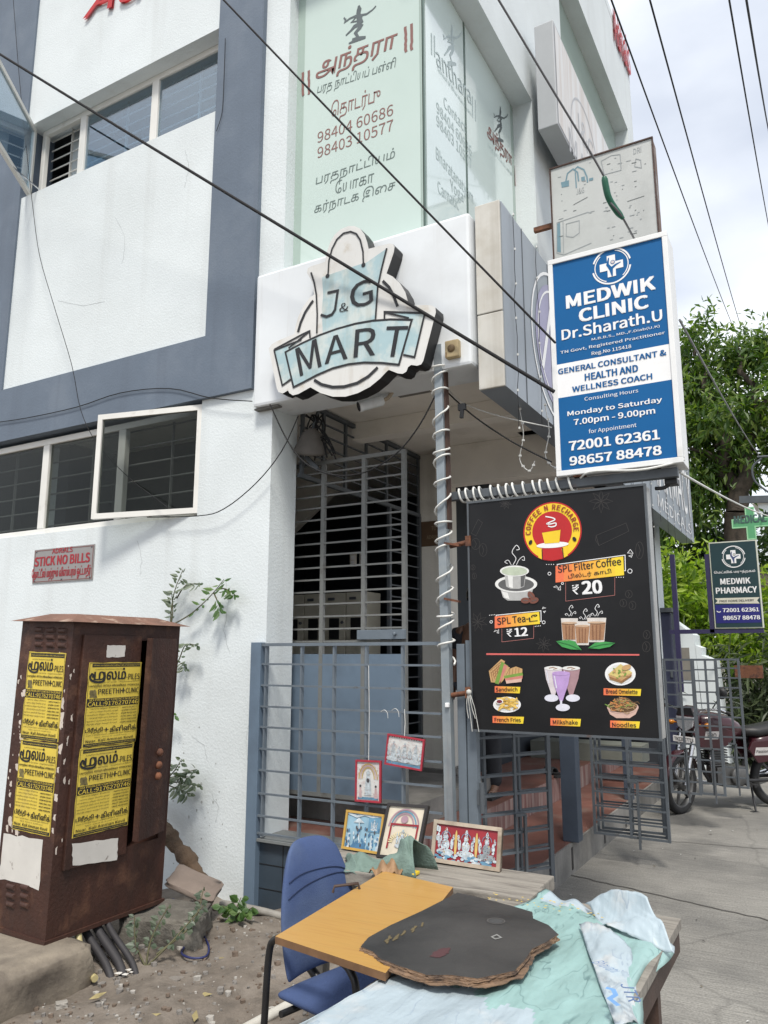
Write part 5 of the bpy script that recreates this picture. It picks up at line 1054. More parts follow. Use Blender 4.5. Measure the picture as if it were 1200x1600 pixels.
# paper remnants
PAPER = mat('old_paper', (.58, .56, .52), .8, .08, 6, col2=(.12, .08, .06), amt=.33, s2=14, soft=.04); PEEL = mat('paper_scraps', (.55, .48, .42), .8, .2, 8)
PCF = planeR(CX1 + .018); PCL = planeL(CY0)
def ragged(pts, seed, s_=.008, k=6):
    r_ = random.Random(seed); out = []
    for i in range(len(pts)):
        a, b = Vector(pts[i]), Vector(pts[(i + 1) % len(pts)])
        for j in range(k): c = a.lerp(b, j / k); out.append((c.x + r_.uniform(-s_, s_), c.y + r_.uniform(-s_, s_)))
    return out
w = MB(); w.flat(PCF, ragged([PCF.p2(*p) for p in ((110, 1318), (182, 1308), (181, 1343), (111, 1352))], 1, .003), .001); w.flat(PCF, ragged([PCF.p2(*p) for p in ((159, 1008), (188, 1008), (187, 1026), (158, 1027))], 2, .002), .001)
w.flat(PCL, ragged([PCL.p2(*p) for p in ((4, 1305), (64, 1312), (60, 1390), (-4, 1376))], 3, .006), .0015)
rn = random.Random(6)
for k in range(120):
    if rn.random() < .5: px, py = rn.uniform(2, 36), rn.uniform(1060, 1310); 
    else: px, py = rn.uniform(78, 105), rn.uniform(1020, 1330)
    c = PCL.p2(px, py); s_ = rn.choice([.003, .005, .008, .012, .018]) * rn.uniform(.7, 1.3)
    if c[0] > CX1 - .005 or c[0] - s_ < CX0 + .004: continue
    w.flat(PCL, ragged([(c[0] - s_ * rn.uniform(.4, 1), c[1] - s_), (c[0] + s_ * rn.uniform(.3, 1), c[1] - s_ * 1.4), (c[0] + s_ * .7, c[1] + s_ * 1.5), (c[0] - s_, c[1] + s_)], k, s_ * .3, 3), .0004 + k * 4e-6, 1)
for k in range(26):
    c = PCF.p2(rn.uniform(78, 112), rn.uniform(1040, 1340)); s_ = rn.uniform(.003, .012)
    if c[0] < CY0 + .003 or c[0] > CY0 + .08: continue
    w.add([PCF.p3(p, -.0165 + k * 1e-5) for p in ragged([(c[0] - s_ * .5, c[1] - s_), (c[0] + s_ * .5, c[1] - s_ * 1.8), (c[0] + s_ * .6, c[1] + s_ * 2.2), (c[0] - s_ * .6, c[1] + s_)], k, s_ * .3, 3)], [tuple(range(12))], 1)
tag(w.build('paper_scrap', [PAPER, PEEL], cab), kind='stuff')
# yellow posters
PYEL = mat('poster_yellow', (.66, .50, .07), .7, .08, 5, .05, col2=(.55, .42, .10), amt=.35, s2=6, soft=.12)
PW_, PH_ = .40, .545
def poster(par, pl, u, v, pw, ph):
    w = MB(); w.flat(pl, ragged([(u, v), (u + pw, v), (u + pw, v + ph), (u, v + ph)], int(u * 97 + v * 31), .0025, 8), .002); po = w.build('poster', PYEL, par)
    w = MB(); rn_ = random.Random(9); t_ = lambda s, x0, x1, y, h, bold=0, m=0, ink=False: w.text(pl, s, (u + x0 * pw, v + y * ph), (u + x1 * pw, v + y * ph), h * ph, .0045 if m else .004, m, bold, 0, ink)
    def fill(y0, y1, x0=.02, x1=.98): w.flat(pl, [(u + x0 * pw, v + y0 * ph), (u + x1 * pw, v + y0 * ph), (u + x1 * pw, v + y1 * ph), (u + x0 * pw, v + y1 * ph)], .003, 0)
    fill(.945, .985, .06, .97); t_('மூலம் பவுத்திரம் விைரவீக்கம் 100% குணமாக்கப்படும்', .08, .95, .953, .022, 0, 1, True)
    t_('ம', .10, .30, .79, .10, .05, 0, True); w.stroke(pl, [(p.x, p.y) for p in spline([(u + x_ * pw, v + y_ * ph, 0) for x_, y_ in ((.285, .885), (.30, .82), (.27, .772), (.16, .765), (.06, .79), (.035, .83), (.06, .862), (.09, .845), (.075, .82))], 5)],   .010 * pw / .3, .0042, 0); t_('லம்', .33, .70, .79, .14, .05, 0, True); t_('-PILES', .71, .97, .785, .07, .02); t_('உள்மூலம் ெவளிமூலம் ரத்தமூலம்', .12, .66, .905, .022, 0, 0, True); t_('ஆகிய ேநாய்களுக்கு ஆபேரஷன் இல்லாமல் சிகிச்ைச', .25, .96, .748, .022, 0, 0, True)
    t_('பவுத்திரம் -FISTULA விைரவீக்கம் -HYDROCELE', .03, .97, .70, .036, .005, 0, True)
    t_('PREETHI', .20, .62, .618, .062, .03); t_('+', .625, .71, .61, .085, .08); t_('CLINIC', .72, .97, .618, .062, .03)
    w.flat(pl, ragged([(u + .05 * pw, v + .575 * ph), (u + .18 * pw, v + .575 * ph), (u + .17 * pw, v + .67 * ph), (u + .06 * pw, v + .68 * ph)], 5, .004, 4), .003, 2)
    fill(.47, .568); t_('SEX PROBLEM? CONTACT Dr.B.Dhali', .05, .96, .54, .022, .01, 1); t_('CALL:9176270746', .03, .97, .48, .048, .03, 1)
    rows = ['ஆண்ைம விந்து இன்ைம', 'ஆண்ைம விந்து ெவளிேயறுதல்', 'சுக்கிலம் விந்து ெவளிேயற', 'ஆண்குறி சிறியதாக இருத்தல்', 'நரம்பு தளர்ச்சி ெசய்தல்', 'சிறுநீர் விந்து கலந்து ேபாதல்']; eng = ['IMPOTENCY', 'SPERM COUNT', 'SPERM WATER TYPE', 'PENIS SMALL SIZE', 'NIGHT EMISSION', 'URINE PROBLEMS']
    for k in range(6): y = .435 - k * .036; t_('•' + rows[k], .03, .60, y, .022, 0, 0, True); t_('- ' + eng[k], .64, .96, y, .015, .005)
    t_('பிரீத்தி', .03, .34, .155, .072, .03, 0, True); t_('+', .36, .45, .158, .062, .08); t_('கிளினிக்', .47, .97, .155, .072, .03, 0, True)
    t_('எண் 2, முதல் ெதரு, பல்லவன் நகர், ெசன்ைன', .05, .95, .125, .02, 0, 0, True); t_('ேநரம் : காைல 10 - 8 மணி வைர', .2, .8, .098, .018, 0, 0, True); t_('Near. Kali Amman Kovil', .05, .93, .055, .032, .02); fill(.012, .042, .02, .98); t_('TIMING 9 AM TO 9 PM ALL DAYS AVAILABLE CALL FOR APPOINTMENT', .05, .95, .02, .012, 0, 1)
    w.stroke(pl, [(u + .015 * pw, v + .01 * ph), (u + .985 * pw, v + .01 * ph), (u + .985 * pw, v + .99 * ph), (u + .015 * pw, v + .99 * ph)], .002, .0032, 0, True)
    w.build('poster_print', [mat('poster_ink', (.020, .020, .018), .7, .2, 30), PYEL, mat('poster_photo', (.16, .13, .05), .7, .5, 40)], po)
uA = PCF.p2(120, 1120)[0]; zs_ = [PCF.p2(126, p)[1] for p in (1035, 1168, 1310)]
hR = zs_[0] - zs_[1]; u0R = PCF.p2(127, 1100)[0]; u1R = PCF.p2(210, 1100)[0]
poster(cab, PCF, u0R, zs_[1], u1R - u0R, hR); poster(cab, PCF, u0R - .012, zs_[1] - hR - .004, u1R - u0R, hR)
zl = [PCL.p2(60, p)[1] for p in (1021, 1158, 1303)]; u0L = PCL.p2(32, 1100)[0]; u1L = PCL.p2(90, 1100)[0]
poster(cab, PCL, u0L, zl[1], u1L - u0L, zl[0] - zl[1]); poster(cab, PCL, u0L + .004, zl[1] - (zl[0] - zl[1]) - .006, u1L - u0L, zl[0] - zl[1])
cab.rotation_euler = (0, R(1.6), 0)
# plinth blocks, slab, root, cables
def rock(name, label, cat, c, dims, seed, m, rotz=0, sub=3, rough_=.08, grp=None):
    bm = bmesh.new(); bmesh.ops.create_cube(bm, size=1); bmesh.ops.bevel(bm, geom=bm.edges[:], offset=.08, segments=1, affect='EDGES'); bmesh.ops.subdivide_edges(bm, edges=bm.edges[:], cuts=sub, use_grid_fill=True)
    r_ = random.Random(seed); a, b = r_.uniform(0, 9), r_.uniform(0, 9)
    for v_ in bm.verts:
        n = math.sin(v_.co.x * 7 + a) * math.sin(v_.co.y * 8 + b) * math.sin(v_.co.z * 6 + a) + r_.uniform(-.4, .4); v_.co *= 1 + rough_ * n
        v_.co = Vector((v_.co.x * dims[0], v_.co.y * dims[1], v_.co.z * dims[2]))
    me = bpy.data.meshes.new(name); bm.to_mesh(me); bm.free(); me.materials.append(m); 
    for p_ in me.polygons: p_.use_smooth = sub > 2
    o = bpy.data.objects.new(name, me); COL.objects.link(o); o.location = c; o.rotation_euler.z = rotz; BASE[o.name] = Vector(c)
    return tag(o, label, cat, grp)
OLDC = mat('old_concrete', (.235, .20, .155), .9, .18, 5, .6, col2=(.12, .10, .08), amt=.45, s2=4, soft=.12, bscale=30)
rock('concrete_block', 'big worn concrete block carrying the front corner of the rusty cabinet', 'concrete block', (-3.66, 2.60, .055), (.78, .60, .30), 1, OLDC, .0, 5, .035)
rock('concrete_chunk', 'grey broken concrete chunk under the right side of the cabinet', 'concrete block', (-3.36, 3.45, .05), (.46, .34, .28), 2, mat('grey_concrete', (.115, .105, .09), .95, .25, 9, 1.0, col2=(.19, .175, .15), amt=.4, s2=7, bscale=40), .5, 4, .13)
sl = rock('stone_slab', 'thin stone slab leaning behind the cabinet against the root', 'slab', (-3.45, 3.76, .235), (.30, .26, .035), 3, mat('dusty_slab', (.19, .15, .125), .85, .15, 6, .4), .7, 4, .05); sl.rotation_euler = (R(8), R(22), .5)
w = MB(); w.tube(spline([atY(232, 1262, 4.03), atY(256, 1292, 4.0), atY(272, 1318, 3.99), atY(294, 1344, 3.98), atY(309, 1372, 3.98), atY(316, 1402, 4.0), atY(318, 1440, 4.0)], 6), [.045 + .0004 * i + .009 * math.sin(i * .8) + .006 * math.sin(i * 2.1) for i in range(37)], 12)
tag(w.build('tree_root', mat('root_bark', (.11, .072, .045), .9, .25, 12, .8, col2=(.08, .055, .035), amt=.45, s2=10)), 'gnarled brown root creeping down the white wall behind the cabinet', 'root')
rn = random.Random(31); cabs = MB()
for k, (r_, off) in enumerate(((.020, 0), (.022, .05), (.016, .10), (.013, -.05))):
    cabs.tube(spline([(-3.62 + off * .6, 3.05 + .05 * k, .24), (-3.50 + off, 3.02 + .04 * k, .16), (-3.30 + off, 2.98 + .04 * k, .06), (-3.18 + off, 2.93 + .03 * k, -.02)], 6), r_, 8)
tag(cabs.build('power_cables', mat('thick_cable', (.035, .033, .036), .6, .2)), 'thick black power cables dropping out below the cabinet', 'cables')
cabs = MB(); cabs.tube(spline([(-3.52, 2.96, .26), (-3.43, 2.92, .14), (-3.33, 2.89, .06), (-3.24, 2.86, .05)], 6), .017, 8); tag(cabs.build('conduit_pipe', mat('yellow_conduit', (.42, .36, .18), .5, .15)), 'pale yellow conduit bent out from below the cabinet', 'pipe')
pv = MB(); pv.tube(spline([(-3.46, 4.02, .06), (-3.1, 4.0, .07), (-2.6, 3.98, .05), (-2.0, 3.96, .04)], 5), .022, 10); tag(pv.build('water_pipe', mat('grey_pvc', (.26, .245, .22), .5, .15, 10)), 'grey plastic pipe running along the tiled plinth', 'pipe')
pv = MB(); a, b = atZ(390, 1604, .04), atZ(470, 1560, .05); pv.tube([a + (a - b) * .5, b + (b - a) * .4], .022, 10); tag(pv.build('water_pipe', mat('white_pvc', (.50, .48, .43), .5, .12, 10)), 'whitish pipe lying on the dirt by the chair leg', 'pipe')
cl = MB(); L_ = [atZ(x, y, .055) for x, y in ((318, 1440), (322, 1455), (310, 1468), (290, 1478), (284, 1490), (300, 1497), (322, 1494), (326, 1478), (318, 1460), (316, 1442), (300, 1420), (270, 1405))]; cl.tube(spline(L_, 6), .006, 6); tag(cl.build('rope', mat('dark_blue_cord', (.02, .025, .10), .5)), 'dark blue nylon rope looped on the dirt beside the wall', 'rope')
for k, (px, py, s_, lab) in enumerate(((275, 1532, .06, 'flat grey stone in the middle of the dirt'), (96, 1570, .05, 'pale rounded stone by the concrete block'), (412, 1495, .035, 'small pale stone on the dirt near the chair'), (205, 1556, .025, 'tiny white stone in front of the concrete chunk'))):
    c = atZ(px, py, .03); rock('stone', lab, 'stone', (c.x, c.y, .03), (s_, s_ * .8, s_ * .5), 10 + k, mat('stone_tone', [(.20, .18, .16), (.30, .28, .25), (.28, .26, .23), (.40, .38, .35)][k], .9, .15, 20, .3), k, 2, .12, 'loose stones on the dirt')
w = MB(); a, b = atZ(335, 1468, .045), atZ(368, 1438, .05); w.bar(a, b, .045, .006); tag(w.build('wood_strip', mat('brown_strip', (.20, .10, .055), .8, .2, 14)), 'thin brown strip of wood lying on the dirt', 'wood')
w = MB()
for px, py, an in ((318, 1556, .3), (152, 1558, 1.2), (345, 1500, -.2), (235, 1590, .8), (305, 1590, 2.2), (380, 1520, 1.9)):
    c = atZ(px, py, .045); d = Vector((math.cos(an), math.sin(an), 0)); n = Vector((-d.y, d.x, 0)); w.add([c - d * .04, c + n * .015 + Vector((0, 0, .01)), c + d * .045 + Vector((0, 0, .012)), c - n * .014], [(0, 1, 2, 3)])
tag(w.build('leaf_litter', mat('dry_leaf', (.26, .215, .10), .8, .3, 20)), kind='stuff')
w = MB(); rn = random.Random(14)
for k in range(4):
    s_ = rn.uniform(.008, .018); x = -3.22 + rn.uniform(0, .10); y = 2.98 + rn.uniform(-.04, .06); w.flat(GR, ragged([(x - s_, y - s_), (x + s_, y - s_ * .6), (x + s_ * .6, y + s_), (x - s_ * .8, y + s_ * .7)], k, .003, 2), .05 + k * .0004)
tag(w.build('paper_litter', PAPER), kind='stuff')

# ================================================================== tables
TZ = .75
WOOD = mat('weathered_plank', (.235, .215, .185), .85, .2, 2.5, .4, stretch=(1.5, 14, 6), col2=(.13, .115, .10), amt=.42, s2=3, bscale=40)
IRON = mat('brown_iron', (.055, .032, .024), .6, .25, 10, .2)
tb = thing('plank_table', 'low weathered grey plank table carrying the god pictures in front of the railing', 'table', (-1.6, 2.95, 0))
w = MB(); w.box(-1.93, -.985, 2.76, 2.92, TZ - .045, TZ + .008); w.box(-1.95, -1.00, 2.925, 3.10, TZ - .045, TZ + .006); tb1 = w.build('tabletop', WOOD, tb, bevel=.006)
for x in (-1.88, -1.07):
    for y in (2.80, 3.06): w = MB(); w.box(x - .025, x + .025, y - .025, y + .025, .0, TZ - .047); w.build('leg', WOOD, tb, bevel=.004)
ft = thing('street_table', 'iron framed street table under the torn plastic sheet', 'table', (-.8, 2.3, 0))
w = MB(); w.box(-1.13, -.50, 1.55, 2.86, TZ - .035, TZ - .006); w.build('tabletop', WOOD, ft)
for x, y in ((-1.10, 1.58), (-.535, 1.58), (-.535, 2.52), (-1.10, 2.80)): w = MB(); w.box(x - .02, x + .02, y - .02, y + .02, 0, TZ - .036); w.build('leg', IRON, ft)
w = MB(); w.box(-.53, -.505, 1.55, 2.84, TZ - .10, TZ - .037); w.box(-1.13, -1.105, 1.55, 2.84, TZ - .10, TZ - .037); w.build('apron', IRON, ft)
# torn plastic sheet
AQUA = mat('aqua_sheet', (.255, .395, .38), .42, .10, 3, .3, bscale=16, stretch=(5, 1.6, 1))
def crease_lines(m, dark, sc, k, rot):
    """thin folded contour lines printed by creasing"""
    t = m.node_tree; N = t.nodes; ln = t.links.new; bs = N['Principled BSDF']; old = bs.inputs['Base Color'].links[0].from_socket
    tc = N.new('ShaderNodeTexCoord'); mp = N.new('ShaderNodeMapping'); mp.inputs['Rotation'].default_value = (0, 0, rot); mp.inputs['Scale'].default_value = (3.2, 1, 1); n = N.new('ShaderNodeTexNoise'); n.inputs['Scale'].default_value = sc; n.inputs['Detail'].default_value = 3
    ln(tc.outputs['Object'], mp.inputs['Vector']); ln(mp.outputs[0], n.inputs['Vector'])
    mu = N.new('ShaderNodeMath'); mu.operation = 'MULTIPLY'; mu.inputs[1].default_value = k; fr = N.new('ShaderNodeMath'); fr.operation = 'FRACT'; ln(n.outputs['Fac'], mu.inputs[0]); ln(mu.outputs[0], fr.inputs[0])
    rp = N.new('ShaderNodeValToRGB'); e = rp.color_ramp.elements; e[0].position = 0; e[0].color = (1, 1, 1, 1); e[1].position = .16; e[1].color = (0, 0, 0, 1); ln(fr.outputs[0], rp.inputs['Fac'])
    n2 = N.new('ShaderNodeTexNoise'); n2.inputs['Scale'].default_value = 7; ln(tc.outputs['Object'], n2.inputs['Vector']); r2 = N.new('ShaderNodeValToRGB'); r2.color_ramp.elements[0].position = .44; r2.color_ramp.elements[1].position = .6; ln(n2.outputs['Fac'], r2.inputs['Fac'])
    mm = N.new('ShaderNodeMath'); mm.operation = 'MULTIPLY'; ln(rp.outputs[0], mm.inputs[0]); ln(r2.outputs[0], mm.inputs[1])
    bp = N.new('ShaderNodeBump'); bp.inputs['Strength'].default_value = .6; bp.inputs['Distance'].default_value = .006; ln(fr.outputs[0], bp.inputs['Height']); prev = bs.inputs['Normal'].links[0].from_socket; ln(prev, bp.inputs['Normal']); ln(bp.outputs[0], bs.inputs['Normal'])
    mx = N.new('ShaderNodeMix'); mx.data_type = 'RGBA'; ln(mm.outputs[0], mx.inputs['Factor']); ln(old, mx.inputs['A']); mx.inputs['B'].default_value = (*dark, 1); ln(mx.outputs['Result'], bs.inputs['Base Color'])
crease_lines(AQUA, (.13, .22, .22), 2.6, 8, R(-35))
PRINTS = mat('printed_sack', (.36, .43, .47), .5, .10, 3, .45, bscale=14, col2=(.47, .485, .485), amt=.42, s2=4, soft=.06)
crease_lines(PRINTS, (.27, .33, .39), 3.4, 6, R(20))
def cloth(name, P, mats, lab=None, cat=None, nu=30, nv=30, amp=.006, seed=1, thick=.002, parent=None, mfun=None):
    r_ = random.Random(seed); ph = [r_.uniform(0, 6) for _ in range(6)]; vs = []; fs = []
    for j in range(nv + 1):
        for i in range(nu + 1):
            u, v_ = i / nu, j / nv; p = Vector(P(u, v_)); n = -1.5 * abs(math.sin(6 * u + 9 * v_ + ph[5])) - 1.1 * abs(math.sin(14 * u - 7 * v_ + ph[2])) + math.sin(9 * u + 5 * v_ + ph[0]) * math.sin(7 * v_ - 4 * u + ph[1]) + .6 * math.sin(21 * u + ph[2]) * math.sin(17 * v_ + ph[3]) + .35 * math.sin(47 * u + 13 * v_ + ph[4])
            vs.append(p + Vector((0, 0, amp * n)))
    ms_ = []
    for j in range(nv):
        for i in range(nu): a = j * (nu + 1) + i; fs.append((a, a + 1, a + nu + 2, a + nu + 1)); ms_.append(mfun((i + .5) / nu, (j + .5) / nv) if mfun else 0)
    mb2 = MB(); 
    for f_, m_ in zip(fs, ms_): mb2.f.append(f_); mb2.m.append(m_); mb2.s.append(True)
    mb2.v = [tuple(p) for p in vs]
    o = mb2.build(name, mats, parent); sd_ = o.modifiers.new('thick', 'SOLIDIFY'); sd_.thickness = thick
    return tag(o, lab, cat) if lab else o
q_ = [atZ(588, 1540, TZ), atZ(1000, 1640, TZ), atZ(1002, 1478, TZ), atZ(838, 1402, TZ)]
cA, cB, cC, cD = Vector((-1.135, 1.50, TZ)), Vector((-.47, 1.55, TZ)), Vector((-.50, 2.66, TZ)), Vector((-.99, 2.885, TZ))
def sheetP(u, v_):
    p = (cA.lerp(cB, u)).lerp(cD.lerp(cC, u), v_); e_ = .018 * math.sin(13 * v_ + 2) * (1 if u < .05 or u > .95 else 0); z = TZ + .012; p = p.copy(); p.x += e_
    if u > .93: z -= (u - .93) * .5
    if v_ > .95: z += .01 * math.sin(u * 25)
    return (p.x, p.y, z)
ts = thing('plastic_sheet', 'torn aqua plastic sheet with printed underside spread over the street table', 'plastic sheet', (-.8, 2.3, TZ))
cloth('sheet_top', sheetP, [AQUA, PRINTS], nu=60, nv=90, amp=.0028, parent=ts, seed=4, mfun=lambda u, v_: 1 if (v_ < .40 - .13 * u + .02 * math.sin(u * 23) + .012 * math.sin(u * 61)) or (v_ > .955 - .02 * math.sin(u * 9) and u > .1) else 0)
def drapeP(u, v_):
    p = cA.lerp(cD, u * .62); s_ = .02 * math.sin(u * 30) + .012 * math.sin(u * 71); return (p.x - .012 - .03 * v_ + s_ * v_, p.y, TZ + .012 - v_ * (.20 + .05 * math.sin(u * 17) + .03 * math.sin(u * 43)))
cloth('hanging_edge', drapeP, [PRINTS], nu=50, nv=10, amp=.002, parent=ts, seed=5)
def flapP(u, v_):      # corner folded up towards the lane
    a = atZ(915, 1412, TZ + .02); b = atZ(1012, 1412, TZ + .09); c_ = atZ(1054, 1482, TZ + .01); d = atZ(950, 1452, TZ + .015); p = a.lerp(b, u).lerp(d.lerp(c_, u), v_); p.z += .035 * math.sin(u * math.pi * .8) * (1 - v_) + .012 * math.sin(v_ * 8 + u * 3); return p
cloth('folded_corner', flapP, [PRINTS, AQUA], nu=24, nv=20, amp=.002, parent=ts, seed=6, mfun=lambda u, v_: 0)
def stripP(u, v_):
    a = atZ(905, 1442, TZ + .03); b = atZ(985, 1478, TZ + .02); c_ = atZ(1005, 1600, TZ - .03); d = atZ(965, 1610, TZ + .01); m_ = atZ(920, 1500, TZ + .03); p = a.lerp(d, v_).lerp(b.lerp(c_, v_), u); k = math.sin(v_ * math.pi); p = p.lerp(m_, .18 * k * (1 - u)); p.z += .028 * math.sin(u * math.pi) * (1 - .4 * v_); return p
cloth('folded_strip', stripP, [PRINTS], nu=16, nv=30, amp=.003, parent=ts, seed=7)
PT = Plane((0, 0, TZ + .055), (1, 0, 0), (0, 1, 0)); w = MB()
def T8(x, y): return PT.p2(400 + x * .5667, 1240 + y * .5667)
w.text(PT, 'Bhavani', T8(925, 470), T8(985, 500), .035, .004, 0, 0, .3); w.stroke(PT, [T8(*q) for q in ((965, 540), (985, 545), (992, 560), (975, 570), (1000, 590))], .012, .004, 1); w.text(PT, 'JTR', T8(1004, 530), T8(1028, 580), .03, .004, 0, .02)
w.build('sack_lettering', [mat('sack_blue', (.10, .16, .30), .6), mat('sack_blue_light', (.15, .30, .55), .6)], ts)
w = MB(); rn = random.Random(17)
for k in range(46):
    u_ = rn.random(); c = atZ(760 + 190 * u_ + rn.uniform(-10, 10), 1398 + 30 * u_ + rn.uniform(-6, 8), TZ + .02); s_ = rn.uniform(.002, .006); w.flat(GR, ragged([(c.x - s_, c.y - s_ * .4), (c.x + s_ * .6, c.y - s_), (c.x + s_, c.y + s_ * .5), (c.x - s_ * .5, c.y + s_ * .8)], int(u_ * 999), s_ * .3, 2), TZ + .022)
tag(w.build('yellow_crumbs', mat('crumb_yellow', (.55, .40, .10), .8, .2, 40)), kind='stuff')
# yellow laminate panel
lp_ = thing('laminate_panel', 'yellow wood grain laminate panel with a small handle laid across the table', 'board', (-1.4, 2.4, TZ))
LAM = mat('yellow_laminate', (.46, .265, .075), .35, .16, 3, .05, stretch=(1.2, 22, 1), col2=(.36, .19, .05), amt=.42, s2=3, soft=.12, coat=.1)
zl_ = TZ + .035; q = [atZ(430, 1463, zl_), atZ(592, 1518, zl_), atZ(708, 1386, zl_), atZ(600, 1361, zl_)]; PLM = Plane((0, 0, zl_), (1, 0, 0), (0, 1, 0)); q2 = [(p.x, p.y) for p in q]
q2[1] = (q2[1][0] + .02, q2[1][1]); w = MB(); w.prism(PLM, q2, -.02, 0, 0, 1); w.build('panel', [LAM, mat('board_edge', (.16, .085, .04), .8, .25, 20)], lp_)
w = MB(); c = atZ(541, 1392, zl_); d = Vector((.05, .07, 0)).normalized(); w.tube([c - d * .05, c - d * .045 + Vector((0, 0, .02)), c + d * .045 + Vector((0, 0, .02)), c + d * .05], .005, 6); w.build('handle', IRON, lp_)
# stack of torn black boards
blk = [(288, 422), (310, 396), (372, 362), (460, 322), (555, 273), (600, 282), (700, 308), (762, 326), (764, 344), (806, 362), (834, 388), (802, 408), (762, 428), (738, 462), (712, 489), (610, 510), (540, 500), (470, 500), (400, 477), (345, 456), (322, 436)]
CARD = mat('torn_cardboard', (.20, .125, .075), .9, .3, 25, .4, col2=(.06, .04, .03), amt=.48, s2=18); BOARD = mat('scuffed_black_board', (.030, .030, .030), .5, .25, 3, .25, bscale=14, col2=(.062, .060, .057), amt=.42, s2=3.2, soft=.2)
bt_ = thing('board_stack', 'stack of torn black cardboard sheets with frayed brown edges lying on the table', 'cardboard', (-1.05, 2.4, TZ))
for k in range(6):
    z = TZ + .030 + k * .0024; PK = Plane((0, 0, z), (1, 0, 0), (0, 1, 0)); r_ = random.Random(40 + k); cxy = Vector((-1.05, 2.40)); pts_ = []
    base = [Vector((p.x, p.y)) for p in (atZ(400 + x * .5667, 1240 + y * .5667, TZ + .042) for x, y in blk)]
    ca, sa = math.cos(R((5 - k) * r_.uniform(-.9, .9))), math.sin(R((5 - k) * r_.uniform(-.9, .9))); sc_ = 1 + .006 * (5 - k) * r_.uniform(.3, 1.2)
    for i in range(len(base)):
        a, b = base[i], base[(i + 1) % len(base)]
        for j in range(7):
            c = a.lerp(b, j / 7) - cxy; jit = r_.uniform(-.0025, .0015) if k == 5 else (r_.uniform(-.026, .0) if r_.random() < .16 else r_.uniform(-.007, .007)); c = c * (sc_ + jit); pts_.append((cxy.x + c.x * ca - c.y * sa, cxy.y + c.x * sa + c.y * ca - .004 * (5 - k)))
    w = MB(); w.prism(PK, pts_, -.0020, 0, 0, 1); o = w.build('board_sheet', [BOARD if k == 5 else CARD, CARD], bt_)
PK = Plane((0, 0, TZ + .0422), (1, 0, 0), (0, 1, 0)); w = MB()
def K8(x, y): return PK.p2(400 + x * .5667, 1240 + y * .5667)
w.ring(PK, K8(662, 352), .026, .004, .0012, 0); w.ell(PK, K8(662, 352), .022, .022, .001, 1); w.stroke(PK, [K8(*q) for q in ((650, 396), (664, 390), (676, 398), (660, 402))], .006, .0012, 2, True); w.flat(PK, ragged([K8(*q) for q in ((480, 450), (500, 430), (535, 424), (530, 440), (505, 455))], 3, .004), .001, 3)
for k in range(18): x0_ = rn.uniform(340, 460); y0_ = 416 - (x0_ - 340) * .42 + rn.uniform(-4, 8); w.stroke(PK, [K8(x0_, y0_), K8(x0_ + rn.uniform(3, 12), y0_ - rn.uniform(4, 14))], .006, .0012, 4)
w.build('board_marks', [mat('mark_grey', (.09, .085, .08), .7), mat('mark_dull', (.05, .05, .05), .7), mat('mark_pale', (.20, .20, .19), .7), mat('mark_red', (.065, .026, .028), .7), mat('mark_ochre', (.11, .085, .04), .8)], bt_)

# ================================================================== framed pictures of gods
SILV = mat('icon_pale', (.42, .47, .50), .5, .35, 60); ICB = mat('icon_blue', (.10, .22, .32), .5, .25, 25); ICR = mat('icon_red', (.24, .012, .02), .45, .15, 10); ICD = mat('icon_ink', (.06, .055, .06), .5, .2, 30); ICG = mat('icon_gold', (.46, .32, .10), .45, .2, 20); ICK = mat('icon_pinkish', (.50, .36, .36), .5, .2, 20)
ICW = mat('icon_bleached', (.62, .62, .60), .6, .08, 8, col2=(.50, .42, .42), amt=.42, s2=12)
def figure(mb, pl, c, h, m, md, l0=.003, mats=(1, 1, 1, 2, 4), n=110, seed=None):
    """a generic seated printed figure: a mottled silhouette of many small touches"""
    g = random.Random(seed if seed is not None else int(c[0] * 9000 + c[1] * 700))
    parts = [(0, .10, .33, .11), (0, .10, .33, .11), (0, .34, .15, .18), (0, .34, .15, .18), (0, .58, .085, .10), (0, .76, .055, .13), (-.24, .38, .06, .18), (.24, .38, .06, .18), (-.29, .60, .04, .10), (.29, .60, .04, .10), (0, .62, .16, .16)]
    for x, y, rx, ry in parts[:10]: mb.ell(pl, (c[0] + x * h, c[1] + y * h), rx * h, ry * h, l0, m, 16)
    for k in range(n):
        x, y, rx, ry = g.choice(parts); a = g.uniform(0, 6.28); q = g.random() ** .5
        mb.ell(pl, (c[0] + (x + rx * q * math.cos(a)) * h, c[1] + (y + ry * q * math.sin(a)) * h), g.uniform(.010, .028) * h, g.uniform(.007, .020) * h, l0 + .0004 + k * 1e-5, g.choice(mats), 7, g.uniform(0, 3))
    mb.ring(pl, (c[0], c[1] + .60 * h), .17 * h, .018 * h, l0 + .0003, md, 0, 180, 14)
    mb.ell(pl, (c[0], c[1] + .585 * h), .05 * h, .06 * h, l0 + .0018, m, 12)
    for e in (-1, 1): mb.ell(pl, (c[0] + e * .02 * h, c[1] + .60 * h), .009 * h, .006 * h, l0 + .002, md, 6)
